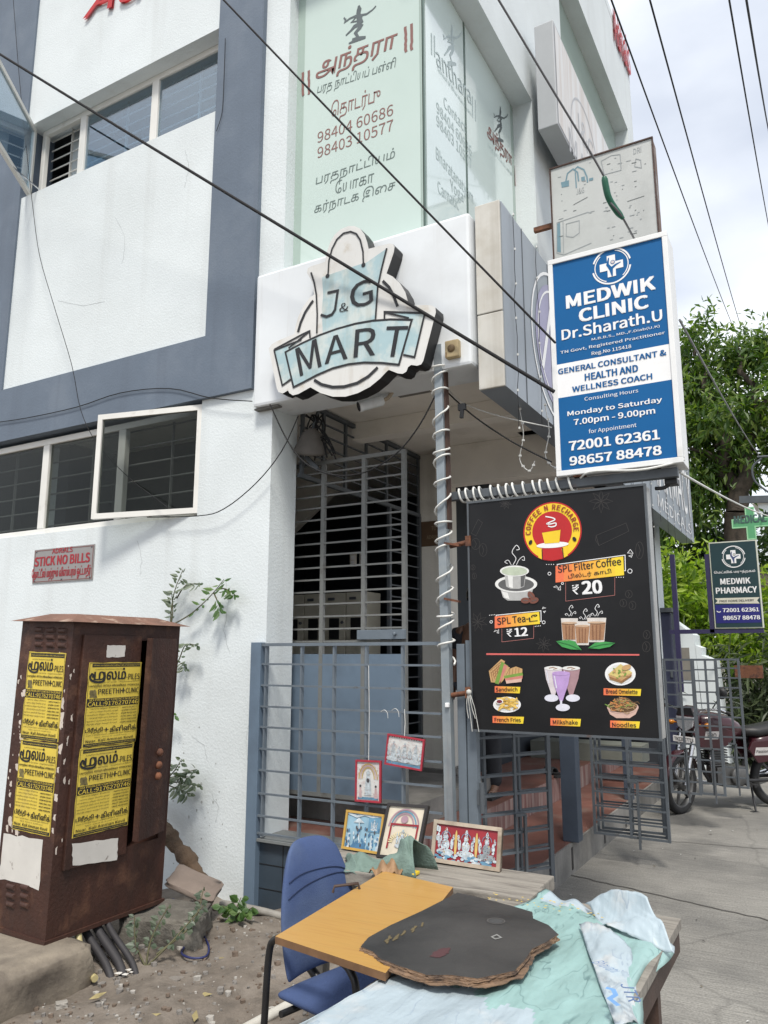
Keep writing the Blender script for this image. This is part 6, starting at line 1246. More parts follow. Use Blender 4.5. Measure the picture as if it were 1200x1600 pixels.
def picture(label, bl, tl, br, fw_, mats_, paint, depth=.018, fm=None, group='framed god pictures displayed at the railing', bevel=.002):
    bl, tl, br = Vector(bl), Vector(tl), Vector(br); pl = Plane(bl, br - bl, tl - bl); W_, H_ = (br - bl).length, (tl - bl).length
    t = thing('framed_picture', label, 'picture', bl, group)
    w = MB(); w.prism(pl, [(0, 0), (W_, 0), (W_, H_), (0, H_)], -depth, -.004, 0); w.build('backing', IRON, t)
    w = MB()
    for a, b, c_, d in ((0, W_, 0, fw_), (0, W_, H_ - fw_, H_)): w.prism(pl, [(a, c_), (b, c_), (b, d), (a, d)], -depth, .006)
    for a, b in ((0, fw_), (W_ - fw_, W_)): w.prism(pl, [(a, fw_), (b, fw_), (b, H_ - fw_), (a, H_ - fw_)], -depth, .0055)
    w.build('frame', fm, t)
    w = MB(); w.flat(pl, [(fw_, fw_), (W_ - fw_, fw_), (W_ - fw_, H_ - fw_), (fw_, H_ - fw_)], -.002, 0); paint(w, pl, W_, H_); w.build('print', mats_, t)
    return t
GOLD = mat('gilt_frame', (.45, .27, .05), .45, .15, 12); REDF = mat('red_frame', (.36, .03, .05), .5, .15, 12); DARKF = mat('dark_wood_frame', (.022, .018, .017), .4, .2, 8); PALEW = mat('bare_wood_frame', (.36, .30, .235), .75, .2, 8, .2, stretch=(2, 2, 2), col2=(.22, .17, .12), amt=.4)
def arch(w, pl, W_, H_, c, ry, m, n=3):
    for k in range(n): w.ring(pl, (W_ * c[0], H_ * c[1]), W_ * (.36 - .06 * k), .006, .0012, m if k % 2 == 0 else 4, 0, 180, 24, H_ * ry * (1 - .12 * k))
def pa(w, pl, W_, H_):       # standing figure, bleached
    arch(w, pl, W_, H_, (.5, .55), .36, 2); w.flat(pl, [(W_ * x, H_ * y) for x, y in ((.36, .16), (.64, .16), (.60, .5), (.56, .66), (.5, .8), (.44, .66), (.40, .5))], .001, 1); w.ell(pl, (W_ * .5, H_ * .70), W_ * .07, H_ * .05, .002, 1); w.ell(pl, (W_ * .5, H_ * .52), W_ * .055, H_ * .05, .003, 3)
    for k in range(9): w.ring(pl, (W_ * .5, H_ * .62), W_ * .40, .004, .0011, 4, 20 * k + 4, 20 * k + 12, 4, H_ * .30)
    for x in (.2, .8): w.flat(pl, [(W_ * (x - .06), H_ * .1), (W_ * (x + .06), H_ * .1), (W_ * (x + .03), H_ * .34), (W_ * (x - .03), H_ * .34)], .001, 4); w.ell(pl, (W_ * x, H_ * .38), W_ * .04, H_ * .03, .001, 3)
    w.flat(pl, [(W_ * .1, H_ * .06), (W_ * .9, H_ * .06), (W_ * .9, H_ * .12), (W_ * .1, H_ * .12)], .0009, 5)
    for k in range(30): w.ell(pl, (W_ * random.uniform(.1, .9), H_ * random.uniform(.08, .92)), .003, .002, .0035, 4)
random.seed(5)
def P41(px, py, y=4.10): return atY(px, py, y)
picture('small portrait picture with red frame and bleached standing figure tied to the railing', P41(555, 1252), P41(556, 1187), P41(595, 1255), .010, [ICW, SILV, ICG, ICD, ICK, ICB], pa, .012, REDF)
def pb(w, pl, W_, H_):
    for k in range(3): figure(w, pl, (W_ * (.20 + .30 * k), H_ * .16), H_ * .72, 1, 4, .003, (1, 1, 0, 0, 6), 60)
    w.flat(pl, [(W_ * .04, H_ * .04), (W_ * .96, H_ * .04), (W_ * .96, H_ * .14), (W_ * .04, H_ * .14)], .0009, 5)
    for k in range(14): w.flat(pl, [(W_ * (.05 + .066 * k), H_ * .94), (W_ * (.08 + .066 * k), H_ * .94), (W_ * (.065 + .066 * k), H_ * .90)], .001, 3)
    for k in range(40): w.ell(pl, (W_ * random.uniform(.06, .94), H_ * random.uniform(.08, .9)), .004, .002, .006, 4)
picture('landscape picture with red frame hung askew on the railing by a string', P41(601, 1194), P41(606, 1146), P41(659, 1205), .010, [ICW, SILV, ICG, ICD, ICK, ICB, mat('icon_faded_ink', (.22, .20, .22), .6)], pb, .012, REDF)
def pc(w, pl, W_, H_):
    w.flat(pl, [(W_ * .62, H_ * .52), (W_ * .92, H_ * .52), (W_ * .92, H_ * .9), (W_ * .62, H_ * .9)], .0008, 2); figure(w, pl, (W_ * .77, H_ * .55), H_ * .32, 1, 4, .001); w.stroke(pl, [(W_ * .42, H_ * .2), (W_ * .38, H_ * .72)], .006, .001, 1); w.flat(pl, [(W_ * .22, H_ * .70), (W_ * .36, H_ * .84), (W_ * .52, H_ * .72)], .0012, 1); w.flat(pl, [(W_ * .2, H_ * .05), (W_ * .62, H_ * .05), (W_ * .56, H_ * .2), (W_ * .28, H_ * .2)], .001, 5)
    for k in range(60): w.ell(pl, (W_ * random.uniform(.08, .92), H_ * random.uniform(.06, .6)), .004, .007, .0013, random.choice([1, 5, 5, 4]))
    w.stroke(pl, [(W_ * .06, H_ * .93), (W_ * .3, H_ * .86), (W_ * .5, H_ * .94), (W_ * .7, H_ * .9), (W_ * .94, H_ * .95)], .010, .001, 1); 
    for x in (.15, .75, .9): w.stroke(pl, [(W_ * x, H_ * .05), (W_ * x, H_ * .42)], .012, .0011, 1)
ICS = mat('icon_pale_blue', (.22, .36, .45), .5, .25, 9)
bz = TZ + .012
picture('blue toned picture in a thin gilt frame leaning behind the green cloth', (-1.935, 3.03, bz), (-1.935, 3.07, bz + .155), (-1.735, 3.02, bz), .010, [ICS, SILV, ICB, ICD, ICD, mat('icon_deep_blue', (.05, .14, .25), .5, .2, 20)], pc, .014, GOLD)
def pd_(w, pl, W_, H_):
    arch(w, pl, W_, H_, (.5, .58), .32, 2, 3); w.stroke(pl, [(W_ * .2, H_ * .18), (W_ * .2, H_ * .62), (W_ * .85, H_ * .62), (W_ * .85, H_ * .18)], .008, .002, 5); figure(w, pl, (W_ * .52, H_ * .2), H_ * .38, 1, 4, .002); w.ell(pl, (W_ * .5, H_ * .72), W_ * .09, H_ * .07, .002, 2)
    for k in range(16): a = math.pi * k / 15; w.stroke(pl, [(W_ * (.5 + .2 * math.cos(a)), H_ * (.3 + .12 * math.sin(a))), (W_ * (.5 + .3 * math.cos(a)), H_ * (.3 + .2 * math.sin(a)))], .004, .0018, 6)
picture('portrait picture in a dark wooden frame with an arched cream print', (-1.735, 2.99, bz - .004), (-1.718, 3.06, bz + .205), (-1.545, 3.0, bz), .012, [mat('icon_cream', (.56, .50, .40), .5, .12, 12), SILV, mat('icon_mauve', (.32, .20, .24), .5, .2), ICD, ICB, ICR, mat('icon_pale_gold', (.62, .52, .30), .5)], pd_, .02, DARKF)
def pe_(w, pl, W_, H_):
    for k in range(3): figure(w, pl, (W_ * (.20 + .30 * k), H_ * .20), H_ * .72, 1, 2, .001, (1, 1, 2, 0, 4, 3), 120)
    for k in range(44): w.ell(pl, (W_ * random.uniform(.07, .93), H_ * random.uniform(.08, .26)), random.uniform(.006, .014), .005, .0008 + k * 1e-5, random.choice([1, 1, 2, 2]))
    for x in (.35, .65): w.ell(pl, (W_ * x, H_ * .5), .006, .05, .001, 3)
    for k in range(8): w.ell(pl, (W_ * random.uniform(.06, .2), H_ * random.uniform(.3, .9)), .006, .012, .0009, 1)
    w.flat(pl, [(W_ * .1, H_ * .9), (W_ * .3, H_ * .92), (W_ * .28, H_ * .94), (W_ * .12, H_ * .935)], .003, 3)
picture('landscape picture of three pale seated figures on dark red in a bare wooden frame', (-1.50, 3.03, bz), (-1.505, 3.08, bz + .155), (-1.20, 3.035, bz - .004), .015, [ICR, SILV, ICB, ICG, ICD], pe_, .02, PALEW)
# strings that hold the hung pictures
w = MB()
for px, y0_, y1_ in ((576, 1040, 1188), (632, 1108, 1150)): w.tube([P41(px, y0_, 4.12), P41(px + 1, (y0_ + y1_) / 2, 4.115), P41(px, y1_, 4.105)], .002, 5)
for px, py in ((595, 1112), (612, 1110)):
    a = P41(px, py, 4.12); w.tube(spline([a, a + Vector((.03, -.01, .012)), a + Vector((.05, -.01, -.004)), a + Vector((.055, -.01, -.035))], 4), .0016, 4)
tag(w.build('string', CABLEW), 'bits of white string tied on the railing to hang the pictures', 'string')
# green cloth bundle on the plank table
GCL = mat('green_cloth', (.15, .215, .185), .85, .15, 10, .5, bscale=120, col2=(.10, .15, .13), amt=.4, s2=8)
def bundP(u, v_):
    a = atZ(530, 1348, TZ + .02); b = atZ(655, 1362, TZ + .02); p = a.lerp(b, u); k = math.sin(v_ * math.pi); h = .02 + .03 * abs(math.sin(u * 7)) + .10 * max(0, math.sin((u - .45) * 3.6)) ** 2 ; return (p.x + .03 * math.sin(v_ * 5 + u * 9), p.y - .05 + .16 * v_, TZ + .012 + h * k + .008 * math.sin(u * 31 + v_ * 9) * k)
cloth('green_cloth', bundP, [GCL], 'crumpled green cloth heaped on the plank table in front of the gilt picture', 'cloth', 40, 22, .004, 9)
w = MB(); c = atZ(606, 1358, TZ + .03); PKK = Plane((0, 0, TZ + .045), (1, 0, 0), (0, 1, 0))
cloth('brown_wrapper', lambda u, v_: (c.x - .05 + .11 * u, c.y - .06 + .10 * v_, TZ + .03 + .035 * math.sin(u * 3.1) * math.sin(v_ * 3.1) + .012 * math.sin(u * 14 + v_ * 8)), [mat('brown_paper_wrap', (.26, .155, .08), .7, .25, 12)], 'crumpled brown paper wrapper between the green cloth and the laminate', 'wrapper', 16, 14, .004, 3)
w = MB(); c2_ = atZ(640, 1362, TZ + .02); w.box(c2_.x - .04, c2_.x + .035, c2_.y - .03, c2_.y + .02, TZ + .012, TZ + .024, 0)
tag(w.build('yellow_packet', [mat('packet_yellow', (.70, .50, .03), .5, .1)], bevel=.003), 'small bright yellow packet lying beside the brown wrapper', 'packet')

# ================================================================== blue chair
ch = thing('blue_chair', 'worn blue office chair with black arm loops pushed under the laminate panel', 'chair', (-1.62, 2.50, 0))
CB = mat('blue_upholstery', (.042, .070, .165), .85, .16, 4, .3, bscale=160, col2=(.075, .11, .20), amt=.4, s2=3, soft=.14); CBK = mat('black_chair_frame', (.014, .014, .015), .4, .2, 10)
def pad(t, name, P, nu, nv, th, m):      # closed cushion between front surface and back
    vs = []; fs = []
    for s_ in (1, -1):
        for j in range(nv + 1):
            for i in range(nu + 1): vs.append(P(i / nu, j / nv, s_))
    o2 = (nu + 1) * (nv + 1)
    for j in range(nv):
        for i in range(nu):
            a = j * (nu + 1) + i; fs.append((a, a + 1, a + nu + 2, a + nu + 1)); fs.append((a + o2, a + o2 + nu + 1, a + o2 + nu + 2, a + o2 + 1))
    def side(idx): 
        for a, b in zip(idx[:-1], idx[1:]): fs.append((a, b, b + o2, a + o2))
    side([i for i in range(nu + 1)]); side([nv * (nu + 1) + i for i in range(nu + 1)]); side([j * (nu + 1) for j in range(nv + 1)]); side([j * (nu + 1) + nu for j in range(nv + 1)])
    w = MB(); w.add(vs, fs, 0, True); o = w.build(name, m, t, local=True); sb_ = o.modifiers.new('s', 'SUBSURF'); sb_.levels = sb_.render_levels = 1; return o
def backP(u, v_, s_):      # local: chair faces +x, y across
    wd = .235 * (1 - .42 * v_ ** 2.2) * (1 - .12 * (1 - v_) ** 2); y = (u * 2 - 1) * wd; ed = (1 - (u * 2 - 1) ** 4) * (1 - (v_ * 2 - 1) ** 6); x = -.235 - .10 * v_ + .05 * (u * 2 - 1) ** 2 + s_ * (.008 + .030 * ed) + (.004 * math.sin(v_ * 40) * (s_ > 0) if .3 < v_ < .5 else 0); z = .46 + .48 * v_ - .045 * (u * 2 - 1) ** 4 * v_; return (x, y, z)
def seatP(u, v_, s_):
    y = (u * 2 - 1) * (.235 - .02 * v_); x = -.23 + .46 * v_; ed = (1 - (u * 2 - 1) ** 4) * (1 - (v_ * 2 - 1) ** 4); return (x, y, .42 + .02 * (1 - v_) * 0 + s_ * (.012 + .035 * ed) - .03 * max(0, v_ - .8) * 4)
pad(ch, 'backrest', backP, 12, 14, .06, CB); pad(ch, 'seat', seatP, 12, 12, .06, CB)
w = MB()
for q in ((.62, .10), (.75, .0)): w.tube([Vector(backP(u_ / 16, q[0] + q[1] * u_ / 16, 1)) + Vector((.003, 0, 0)) for u_ in range(1, 16)], .0022, 5)
w.build('seam', mat('seam_dark_blue', (.02, .035, .09), .9), ch, local=True)
for s_ in (-1, 1):
    w = MB(); y = .255 * s_; w.tube(spline([(-.30, y, .02), (-.27, y, .30), (-.25, y, .56), (-.21, y, .625), (-.12, y, .64), (.14, y, .64), (.22, y, .615), (.25, y, .54), (.26, y, .28), (.28, y, .02)], 5), .014, 8); w.build('arm_loop', CBK, ch, local=True)
w = MB(); w.tube([(-.15, -.27, .385), (-.15, .27, .385)], .013, 8); w.tube([(.15, -.27, .385), (.15, .27, .385)], .013, 8); w.tube([(-.2, 0, .39), (-.29, 0, .44), (-.32, 0, .62)], .02, 8); w.build('under_frame', CBK, ch, local=True)
ch.rotation_euler.z = R(-14); ch.location = (-1.565, 2.57, 0.02); ch.scale = (.90, .90, .93)
# ================================================================== motorcycle
mc = thing('motorcycle', 'maroon commuter motorcycle parked facing left beyond the grid gates', 'motorcycle', (-.62, 9.62, 0))
MRN = mat('maroon_paint', (.042, .008, .013), .32, .12, 3, coat=.4); ENG = mat('engine_alloy', (.12, .12, .12), .5, .2, 10, metal=.5); PLAST = mat('black_plastic', (.018, .018, .02), .5, .2, 10); SEATM = mat('black_seat', (.014, .014, .015), .5, .15, 20, .15); HL = mat('headlamp_lens', (.55, .57, .6), .1, .25, 30, metal=.5)
def wheel(name, cx_, ang=0.):
    R_ = .30; ax = (math.sin(ang), math.cos(ang), 0); c = (cx_, 0, R_)
    w = MB(); w.lathe([(R_ - .07, .030), (R_ - .03, .044), (R_ - .006, .028), (R_, 0), (R_ - .006, -.028), (R_ - .03, -.044), (R_ - .07, -.030)], c, ax, 32); o = w.build(name, BLACKR, mc, local=True)
    w = MB(); w.lathe([(R_ - .07, .03), (R_ - .085, .02), (R_ - .085, -.02), (R_ - .07, -.03)], c, ax, 32); A = Vector(ax); C_ = Vector(c); x = A.orthogonal().normalized(); y = A.cross(x)
    for k in range(6): a = k * math.pi / 3; d = x * math.cos(a) + y * math.sin(a); w.bar(C_ + d * .03, C_ + d * (R_ - .08), .03, .02)
    w.lathe([(0, .06), (.05, .055), (.06, .03), (.06, -.03), (.05, -.055), (0, -.06)], C_, ax, 16); w.build('rim', ENG, o, local=True)
    return o
wheel('rear_wheel', 0); wheel('front_wheel', 1.25)
def mo(name, m, f, bev=0):
    w = MB(); f(w); return w.build(name, m, mc, local=True, bevel=bev)
def loft(w, secs, n=14):
    """closed body from cross sections (x, z centre, half width, half height)"""
    vs = []; fs = []
    for x, z, hw, hh in secs:
        for k in range(n): a = 2 * math.pi * k / n; ca, sa = math.cos(a), math.sin(a); vs.append((x, hw * math.copysign(abs(ca) ** .75, ca), z + hh * math.copysign(abs(sa) ** .75, sa)))
    for i in range(len(secs) - 1):
        for k in range(n): fs.append((i * n + k, i * n + (k + 1) % n, (i + 1) * n + (k + 1) % n, (i + 1) * n + k))
    fs.append(tuple(range(n))); fs.append(tuple((len(secs) - 1) * n + k for k in range(n))); w.add(vs, fs, 0, True)
mo('fuel_tank', MRN, lambda w: loft(w, [(.42, .80, .06, .06), (.48, .82, .12, .09), (.62, .86, .155, .12), (.78, .88, .16, .125), (.90, .88, .11, .10), (.98, .88, .05, .05)]))
mo('seat', SEATM, lambda w: loft(w, [(-.36, .86, .09, .03), (-.28, .86, .13, .055), (0, .83, .14, .06), (.25, .79, .13, .06), (.45, .80, .09, .045)]))
mo('tail_cowl', MRN, lambda w: loft(w, [(-.50, .80, .05, .03), (-.40, .79, .10, .05), (-.1, .75, .125, .06), (.2, .70, .13, .07), (.32, .68, .11, .06)]))
def sidep(w):
    for s_ in (-1, 1): w.prism(Plane((0, .12 * s_, 0), (1, 0, 0), (0, 0, 1)), [(.02, .72), (.36, .70), (.40, .62), (.30, .48), (.12, .50), (.0, .60)], -.015, .015)
mo('side_panel', MRN, sidep, .005)
def shroud(w):
    for s_ in (-1, 1): w.prism(Plane((0, .15 * s_, 0), (1, 0, 0), (0, 0, 1)), [(.55, .80), (.92, .92), (1.06, .80), (.98, .66), (.80, .62), (.66, .68)], -.015, .015)
mo('tank_shroud', MRN, shroud, .005)
mo('headlamp_cowl', MRN, lambda w: loft(w, [(.90, .95, .08, .10), (.98, .94, .125, .13), (1.05, .93, .115, .12), (1.09, .91, .09, .09)]))
def lamp_(w): w.prism(Plane((1.092, 0, 0), (0, 1, 0), (0, 0, 1)), [(-.10, .96), (.10, .96), (.085, .86), (0, .80), (-.085, .86)], -.03, .008)
mo('headlight', HL, lamp_, .008)
def fs_(w):
    w.prism(Plane((1.085, 0, 0), (0, 1, 0), (0, 0, 1)), [(-.10, .97), (.10, .97), (.07, 1.06), (-.07, 1.06)], -.02, .006)
mo('visor', PLAST, fs_, .006)
def fork(w):
    for s_ in (-1, 1): w.tube([(.98, .085 * s_, .98), (1.25 + .05 * s_, .085 * s_, .30)], [.022, .028], 10)
mo('front_fork', CHROME, fork)
def fend(w):
    pts = [(1.25 + .335 * math.cos(R(a)), .30 + .335 * math.sin(R(a))) for a in range(15, 160, 12)]
    for s_ in (0,): 
        vs = [(x, y, z) for x, z in pts for y in (-.055, -.03, .03, .055)]; vs = [(x, y, z - (.02 if abs(y) > .04 else 0)) for x, y, z in vs]; w.add(vs, [(i * 4 + k, i * 4 + k + 1, i * 4 + k + 5, i * 4 + k + 4) for i in range(len(pts) - 1) for k in range(3)], 0, True)
fo = mo('front_mudguard', MRN, fend); so = fo.modifiers.new('s', 'SOLIDIFY'); so.thickness = .004
def rfend(w):
    pts = [(.34 * math.cos(R(a)), .30 + .36 * math.sin(R(a))) for a in range(40, 200, 14)]; vs = [(x, y, z) for x, z in pts for y in (-.06, .06)]; w.add(vs, [(i * 2, i * 2 + 1, i * 2 + 3, i * 2 + 2) for i in range(len(pts) - 1)], 0, True)
fo = mo('rear_mudguard', PLAST, rfend); so = fo.modifiers.new('s', 'SOLIDIFY'); so.thickness = .004
def hb(w): w.tube(spline([(.90, .36, 1.02), (.96, .30, 1.05), (1.02, .12, 1.03), (1.03, 0, 1.0), (1.02, -.12, 1.03), (.96, -.30, 1.05), (.90, -.36, 1.02)], 5), .012, 8)
mo('handlebar', CHROME, hb)
for s_ in (-1, 1):
    mo('grip', BLACKR, lambda w: w.tube([(.95, .28 * s_, 1.05), (.88, .39 * s_, 1.01)], .018, 8))
    w = MB(); w.tube([(.97, .24 * s_, 1.05), (.99, .32 * s_, 1.16), (.98, .34 * s_, 1.20)], .006, 6); o = w.build('mirror', PLAST, mc, local=True)
    w = MB(); w.lathe([(0, .03), (.03, .028), (.055, .012), (.06, 0), (.0, -.004)], (.98, .35 * s_, 1.22), (1, .1 * s_, 0), 16); w.build('mirror_shell', PLAST, o, local=True)
    w = MB(); w.tube([(1.0, .10 * s_, .88), (1.0, .19 * s_, .88)], .008, 6); w.lathe([(0, .04), (.025, .03), (.03, 0), (.02, -.03), (0, -.035)], (1.0, .20 * s_, .88), (1, 0, 0), 10); w.build('indicator', mat('amber_lens', (.55, .2, .02), .2), mc, local=True)
def eng(w):
    w.box(.42, .76, -.10, .10, .26, .44); 
    for k in range(7): w.box(.62, .84, -.085, .085, .45 + k * .026, .464 + k * .026)
    w.box(.66, .80, -.06, .06, .44, .64); w.lathe([(.10, 0), (.10, .04), (.07, .055), (0, .055)], (.52, .10, .35), (0, 1, 0), 18); w.lathe([(.10, 0), (.10, .04), (.07, .055), (0, .055)], (.52, -.10, .35), (0, -1, 0), 18)
mo('engine', ENG, eng, .006)
def exh(w): w.tube(spline([(.84, -.05, .56), (.92, -.08, .44), (.84, -.13, .26), (.5, -.15, .24), (.2, -.17, .27)], 5), .02, 8); w.tube([(.2, -.17, .27), (-.2, -.19, .36), (-.42, -.19, .42)], [.035, .045, .042], 12)
mo('exhaust', CHROME, exh)
def frm(w):
    w.tube(spline([(1.02, 0, .92), (.9, 0, .6), (.80, 0, .30), (.45, 0, .22)], 4), .02, 8); w.tube([(1.0, 0, .86), (.4, 0, .72), (-.3, 0, .74)], .02, 8); w.tube([(.42, 0, .3), (.3, 0, .7)], .02, 8)
    for s_ in (-1, 1): w.tube([(.40, .10 * s_, .30), (0, .10 * s_, .30)], .018, 8); w.tube([(0, .11 * s_, .34), (.0 - .08, .12 * s_, .66)], .022, 8)
mo('frame', PLAST, frm)
def guard(w): w.tube(spline([(.88, .12, .60), (.94, .26, .56), (.96, .30, .46), (.92, .26, .34), (.84, .12, .28)], 5), .011, 8); w.tube(spline([(.88, -.12, .60), (.94, -.26, .56), (.96, -.30, .46), (.92, -.26, .34), (.84, -.12, .28)], 5), .011, 8)
mo('crash_guard', CHROME, guard)
def peg(w):
    for s_ in (-1, 1): w.tube([(.42, .08 * s_, .28), (.42, .24 * s_, .27)], .016, 8); w.box(.36, .48, .18 * s_ - .03, .18 * s_ + .03, .262, .278)
mo('footrest', BLACKR, peg)
mo('side_stand', PLAST, lambda w: (w.tube([(.38, .10, .28), (.42, .22, .012)], .011, 8), w.box(.39, .47, .19, .24, 0, .014)))
w = MB(); PNP = Plane((1.13, 0, 0), (0, 1, 0), (0, 0, 1)); w.prism(PNP, [(-.12, .70), (.12, .70), (.12, .76), (-.12, .76)], -.006, 0, 0); w.text(PNP, 'TN22BX7713', (-.105, .713), (.105, .713), .034, .002, 1, .03); w.build('number_plate', [PWHITE, INK], mc, local=True)
w = MB(); PS1 = Plane((0, .136, 0), (-1, 0, 0), (0, 0, 1)); w.flat(PS1, [(-.34, .56), (-.16, .56), (-.14, .64), (-.32, .64)], .0, 0); w.text(PS1, 'Passion', (-.32, .585), (-.18, .585), .03, .002, 1, .01, .2); PS2 = Plane((0, .166, 0), (-1, 0, 0), (0, 0, 1)); w.flat(PS2, [(-.94, .74), (-.78, .74), (-.76, .82), (-.92, .82)], .0, 0); w.text(PS2, 'PRO', (-.90, .76), (-.80, .76), .04, .002, 1, .02); w.build('side_sticker', [mat('sticker_silver', (.45, .43, .42), .4), INK], mc, local=True)
piv = Vector((1.0, 0, 0)); st = R(30); rot_ = Matrix.Rotation(st, 3, 'Z')
for o_ in mc.children:          # handlebars turned to the left lock
    if o_.name.split('.')[0] in ('front_wheel', 'front_fork', 'front_mudguard', 'headlamp_cowl', 'headlight', 'visor', 'number_plate', 'handlebar', 'grip', 'mirror', 'indicator'): o_.rotation_euler.z = st; o_.location = piv - rot_ @ piv
mc.rotation_euler = (R(-3), 0, math.atan2(8.85 - 9.68, -1.46 + .50))

# ================================================================== far end of the lane: white wall, hedge, trees
bw = thing('compound_wall', 'white stepped compound wall pier seen behind the grid gates', 'wall', (-1.2, 12.2, 0))
w = MB(); PWX = planeL(12.2)
def W_(px, py): return PWX.p2(px, py)
w.prism(PWX, [(W_(1040, 900)[0], 0), (W_(1084, 900)[0], 0), W_(1084, 992), W_(1050, 968), W_(1040, 968)], -.6, 0); w.build('tall_pier', WALL, bw)
w = MB(); w.prism(PWX, [(W_(1086, 900)[0], 0), (W_(1118, 900)[0], 0), W_(1118, 1032), W_(1096, 1024), W_(1096, 1012), W_(1086, 1008)], -.5, .0); w.build('low_pier', WALL, bw)
w = MB(); a = W_(1062, 1012); b = W_(1078, 1030); w.box(a[0], b[0], 12.19, 12.198, b[1] - .3, a[1]); w.build('niche_shade_plate', mat('niche_shadow_paint', (.20, .185, .16), .8), bw)  # flat plate on the pier, the shade of a recess painted as its colour
ck = thing('dark_kiosk', 'dark blue narrow kiosk box standing beyond the menu board edge', 'kiosk', (-1.6, 10.5, 0)); a, b = atY(1020, 940, 11.0), atY(1050, 990, 11.0)
w = MB(); w.box(a.x - .1, b.x, 11.0, 11.4, 0, a.z - .15); w.build('kiosk_body', mat('kiosk_navy', (.020, .024, .05), .5, .15, 4), ck, bevel=.02); w = MB(); w.box(a.x - .12, b.x + .02, 10.97, 11.43, a.z - .149, a.z - .09); w.box(a.x + .2, b.x - .05, 10.985, 10.999, 1.3, 1.38, ); w.build('kiosk_cap', STEELD, ck)

RNG = np.random.default_rng(7)
def leaves(name, blobs, n, size, mt, parent, aspect=.32, droop=.5, shell=.55, clump=26, seed=0, flat_=1.0):
    """n pointed leaves in clumps through the volume of a set of ellipsoids"""
    g = np.random.default_rng(seed); B = np.array([b[:3] for b in blobs]); Rr = np.array([b[3:6] for b in blobs]); wt = Rr.prod(1) ** .7; wt = wt / wt.sum(); V = []; Fc = []
    nc = max(n // clump, 1); ks = g.choice(len(blobs), nc, p=wt); d = g.normal(size=(nc, 3)); d /= np.linalg.norm(d, axis=1)[:, None]; rad = shell + (1 - shell) * g.random(nc) ** .6; rad *= 1 + .16 * g.normal(size=nc); C = B[ks] + d * rad[:, None] * Rr[ks]
    cs = size * 2.1 * (0.6 + .8 * g.random(nc)); off = BASE[parent.name]
    tw = g.normal(size=(nc, 3)) * .5 + d * .8; tw[:, 2] -= droop * .4; tw /= np.linalg.norm(tw, axis=1)[:, None]
    for i in range(nc):
        m_ = int(clump * (.6 + .8 * g.random())); t = g.random(m_)
        P = C[i] + tw[i] * ((t - .5) * cs[i] * 1.8)[:, None] + g.normal(size=(m_, 3)) * cs[i] * .26
        dr = g.normal(size=(m_, 3)) * .75 + tw[i] * .7 + np.array([0, 0, -droop]); dr /= np.linalg.norm(dr, axis=1)[:, None]
        sd_ = np.cross(dr, g.normal(size=(m_, 3)) + np.array([0, 0, 1.2])); sd_ /= np.linalg.norm(sd_, axis=1)[:, None] + 1e-9; L = size * (.6 + .7 * g.random(m_)); nn = np.cross(dr, sd_)
        for j in range(m_):
            b = len(V); p = P[j] - np.array(off); l = L[j]; a_ = sd_[j] * l * aspect * .5; V += [p, p + dr[j] * l * .45 + a_ - nn[j] * l * .06, p + dr[j] * l, p + dr[j] * l * .45 - a_ - nn[j] * l * .06]; Fc += [(b, b + 1, b + 2), (b, b + 2, b + 3)]
    me = bpy.data.meshes.new(name); me.from_pydata([tuple(v) for v in V], [], Fc); me.materials.append(mt); me.update(); o = bpy.data.objects.new(name, me); COL.objects.link(o); o.parent = parent; BASE[o.name] = off
    return o
LD = leafmat('leaf_mid_green', (.030, .072, .014), (.085, .155, .026), (.20, .27, .055), .36)
LDK = leafmat('leaf_dark_green', (.018, .044, .012), (.040, .085, .020), (.09, .145, .035), .3)
LY = leafmat('leaf_bright_green', (.085, .16, .018), (.20, .30, .032), (.38, .46, .07), .4)
LG_ = leafmat('leaf_grey_green', (.026, .042, .02), (.055, .078, .038), (.13, .16, .085), .25)
BARK = mat('bark', (.075, .058, .045), .9, .25, 8, .8, col2=(.035, .028, .022), amt=.45, s2=6)
def limb(w, a, b, r0, r1, seed, k=5):
    r_ = random.Random(seed); a, b = Vector(a), Vector(b); L = (b - a).length; pts = [a] + [a.lerp(b, i / k) + Vector((r_.uniform(-.06, .06), r_.uniform(-.06, .06), r_.uniform(-.03, .03))) * L for i in range(1, k)] + [b]; pts = spline(pts, 3); w.tube(pts, [r0 + (r1 - r0) * i / (len(pts) - 1) for i in range(len(pts))], 8)
def B(px, py, Y, rx, rz, ry=None):
    p = atY(px, py, Y); s_ = (p - EYEP).length / F; return (p.x, p.y, p.z, rx * s_, (ry or rx) * s_, rz * s_)
t1 = thing('tall_tree', 'tall dark tree rising beyond the building to the right of the blue sign', 'tree', (-.3, 16.5, 0))
Y1 = 16.5; w = MB()
limb(w, (-.2, Y1, 0), atY(1150, 800, Y1), .30, .22, 1); limb(w, atY(1150, 800, Y1), atY(1120, 640, Y1), .2, .09, 2); limb(w, atY(1150, 800, Y1), atY(1185, 650, Y1), .19, .11, 3); limb(w, atY(1120, 640, Y1), atY(1085, 540, Y1 + .4), .09, .03, 4); limb(w, atY(1185, 650, Y1), atY(1150, 540, Y1), .1, .03, 5); limb(w, atY(1120, 700, Y1), atY(1180, 600, Y1 + .3), .09, .03, 6); limb(w, atY(1185, 650, Y1), atY(1230, 590, Y1), .09, .03, 7); limb(w, atY(1130, 720, Y1), atY(1078, 700, Y1 - .3), .08, .03, 8)
w.build('trunk', BARK, t1)
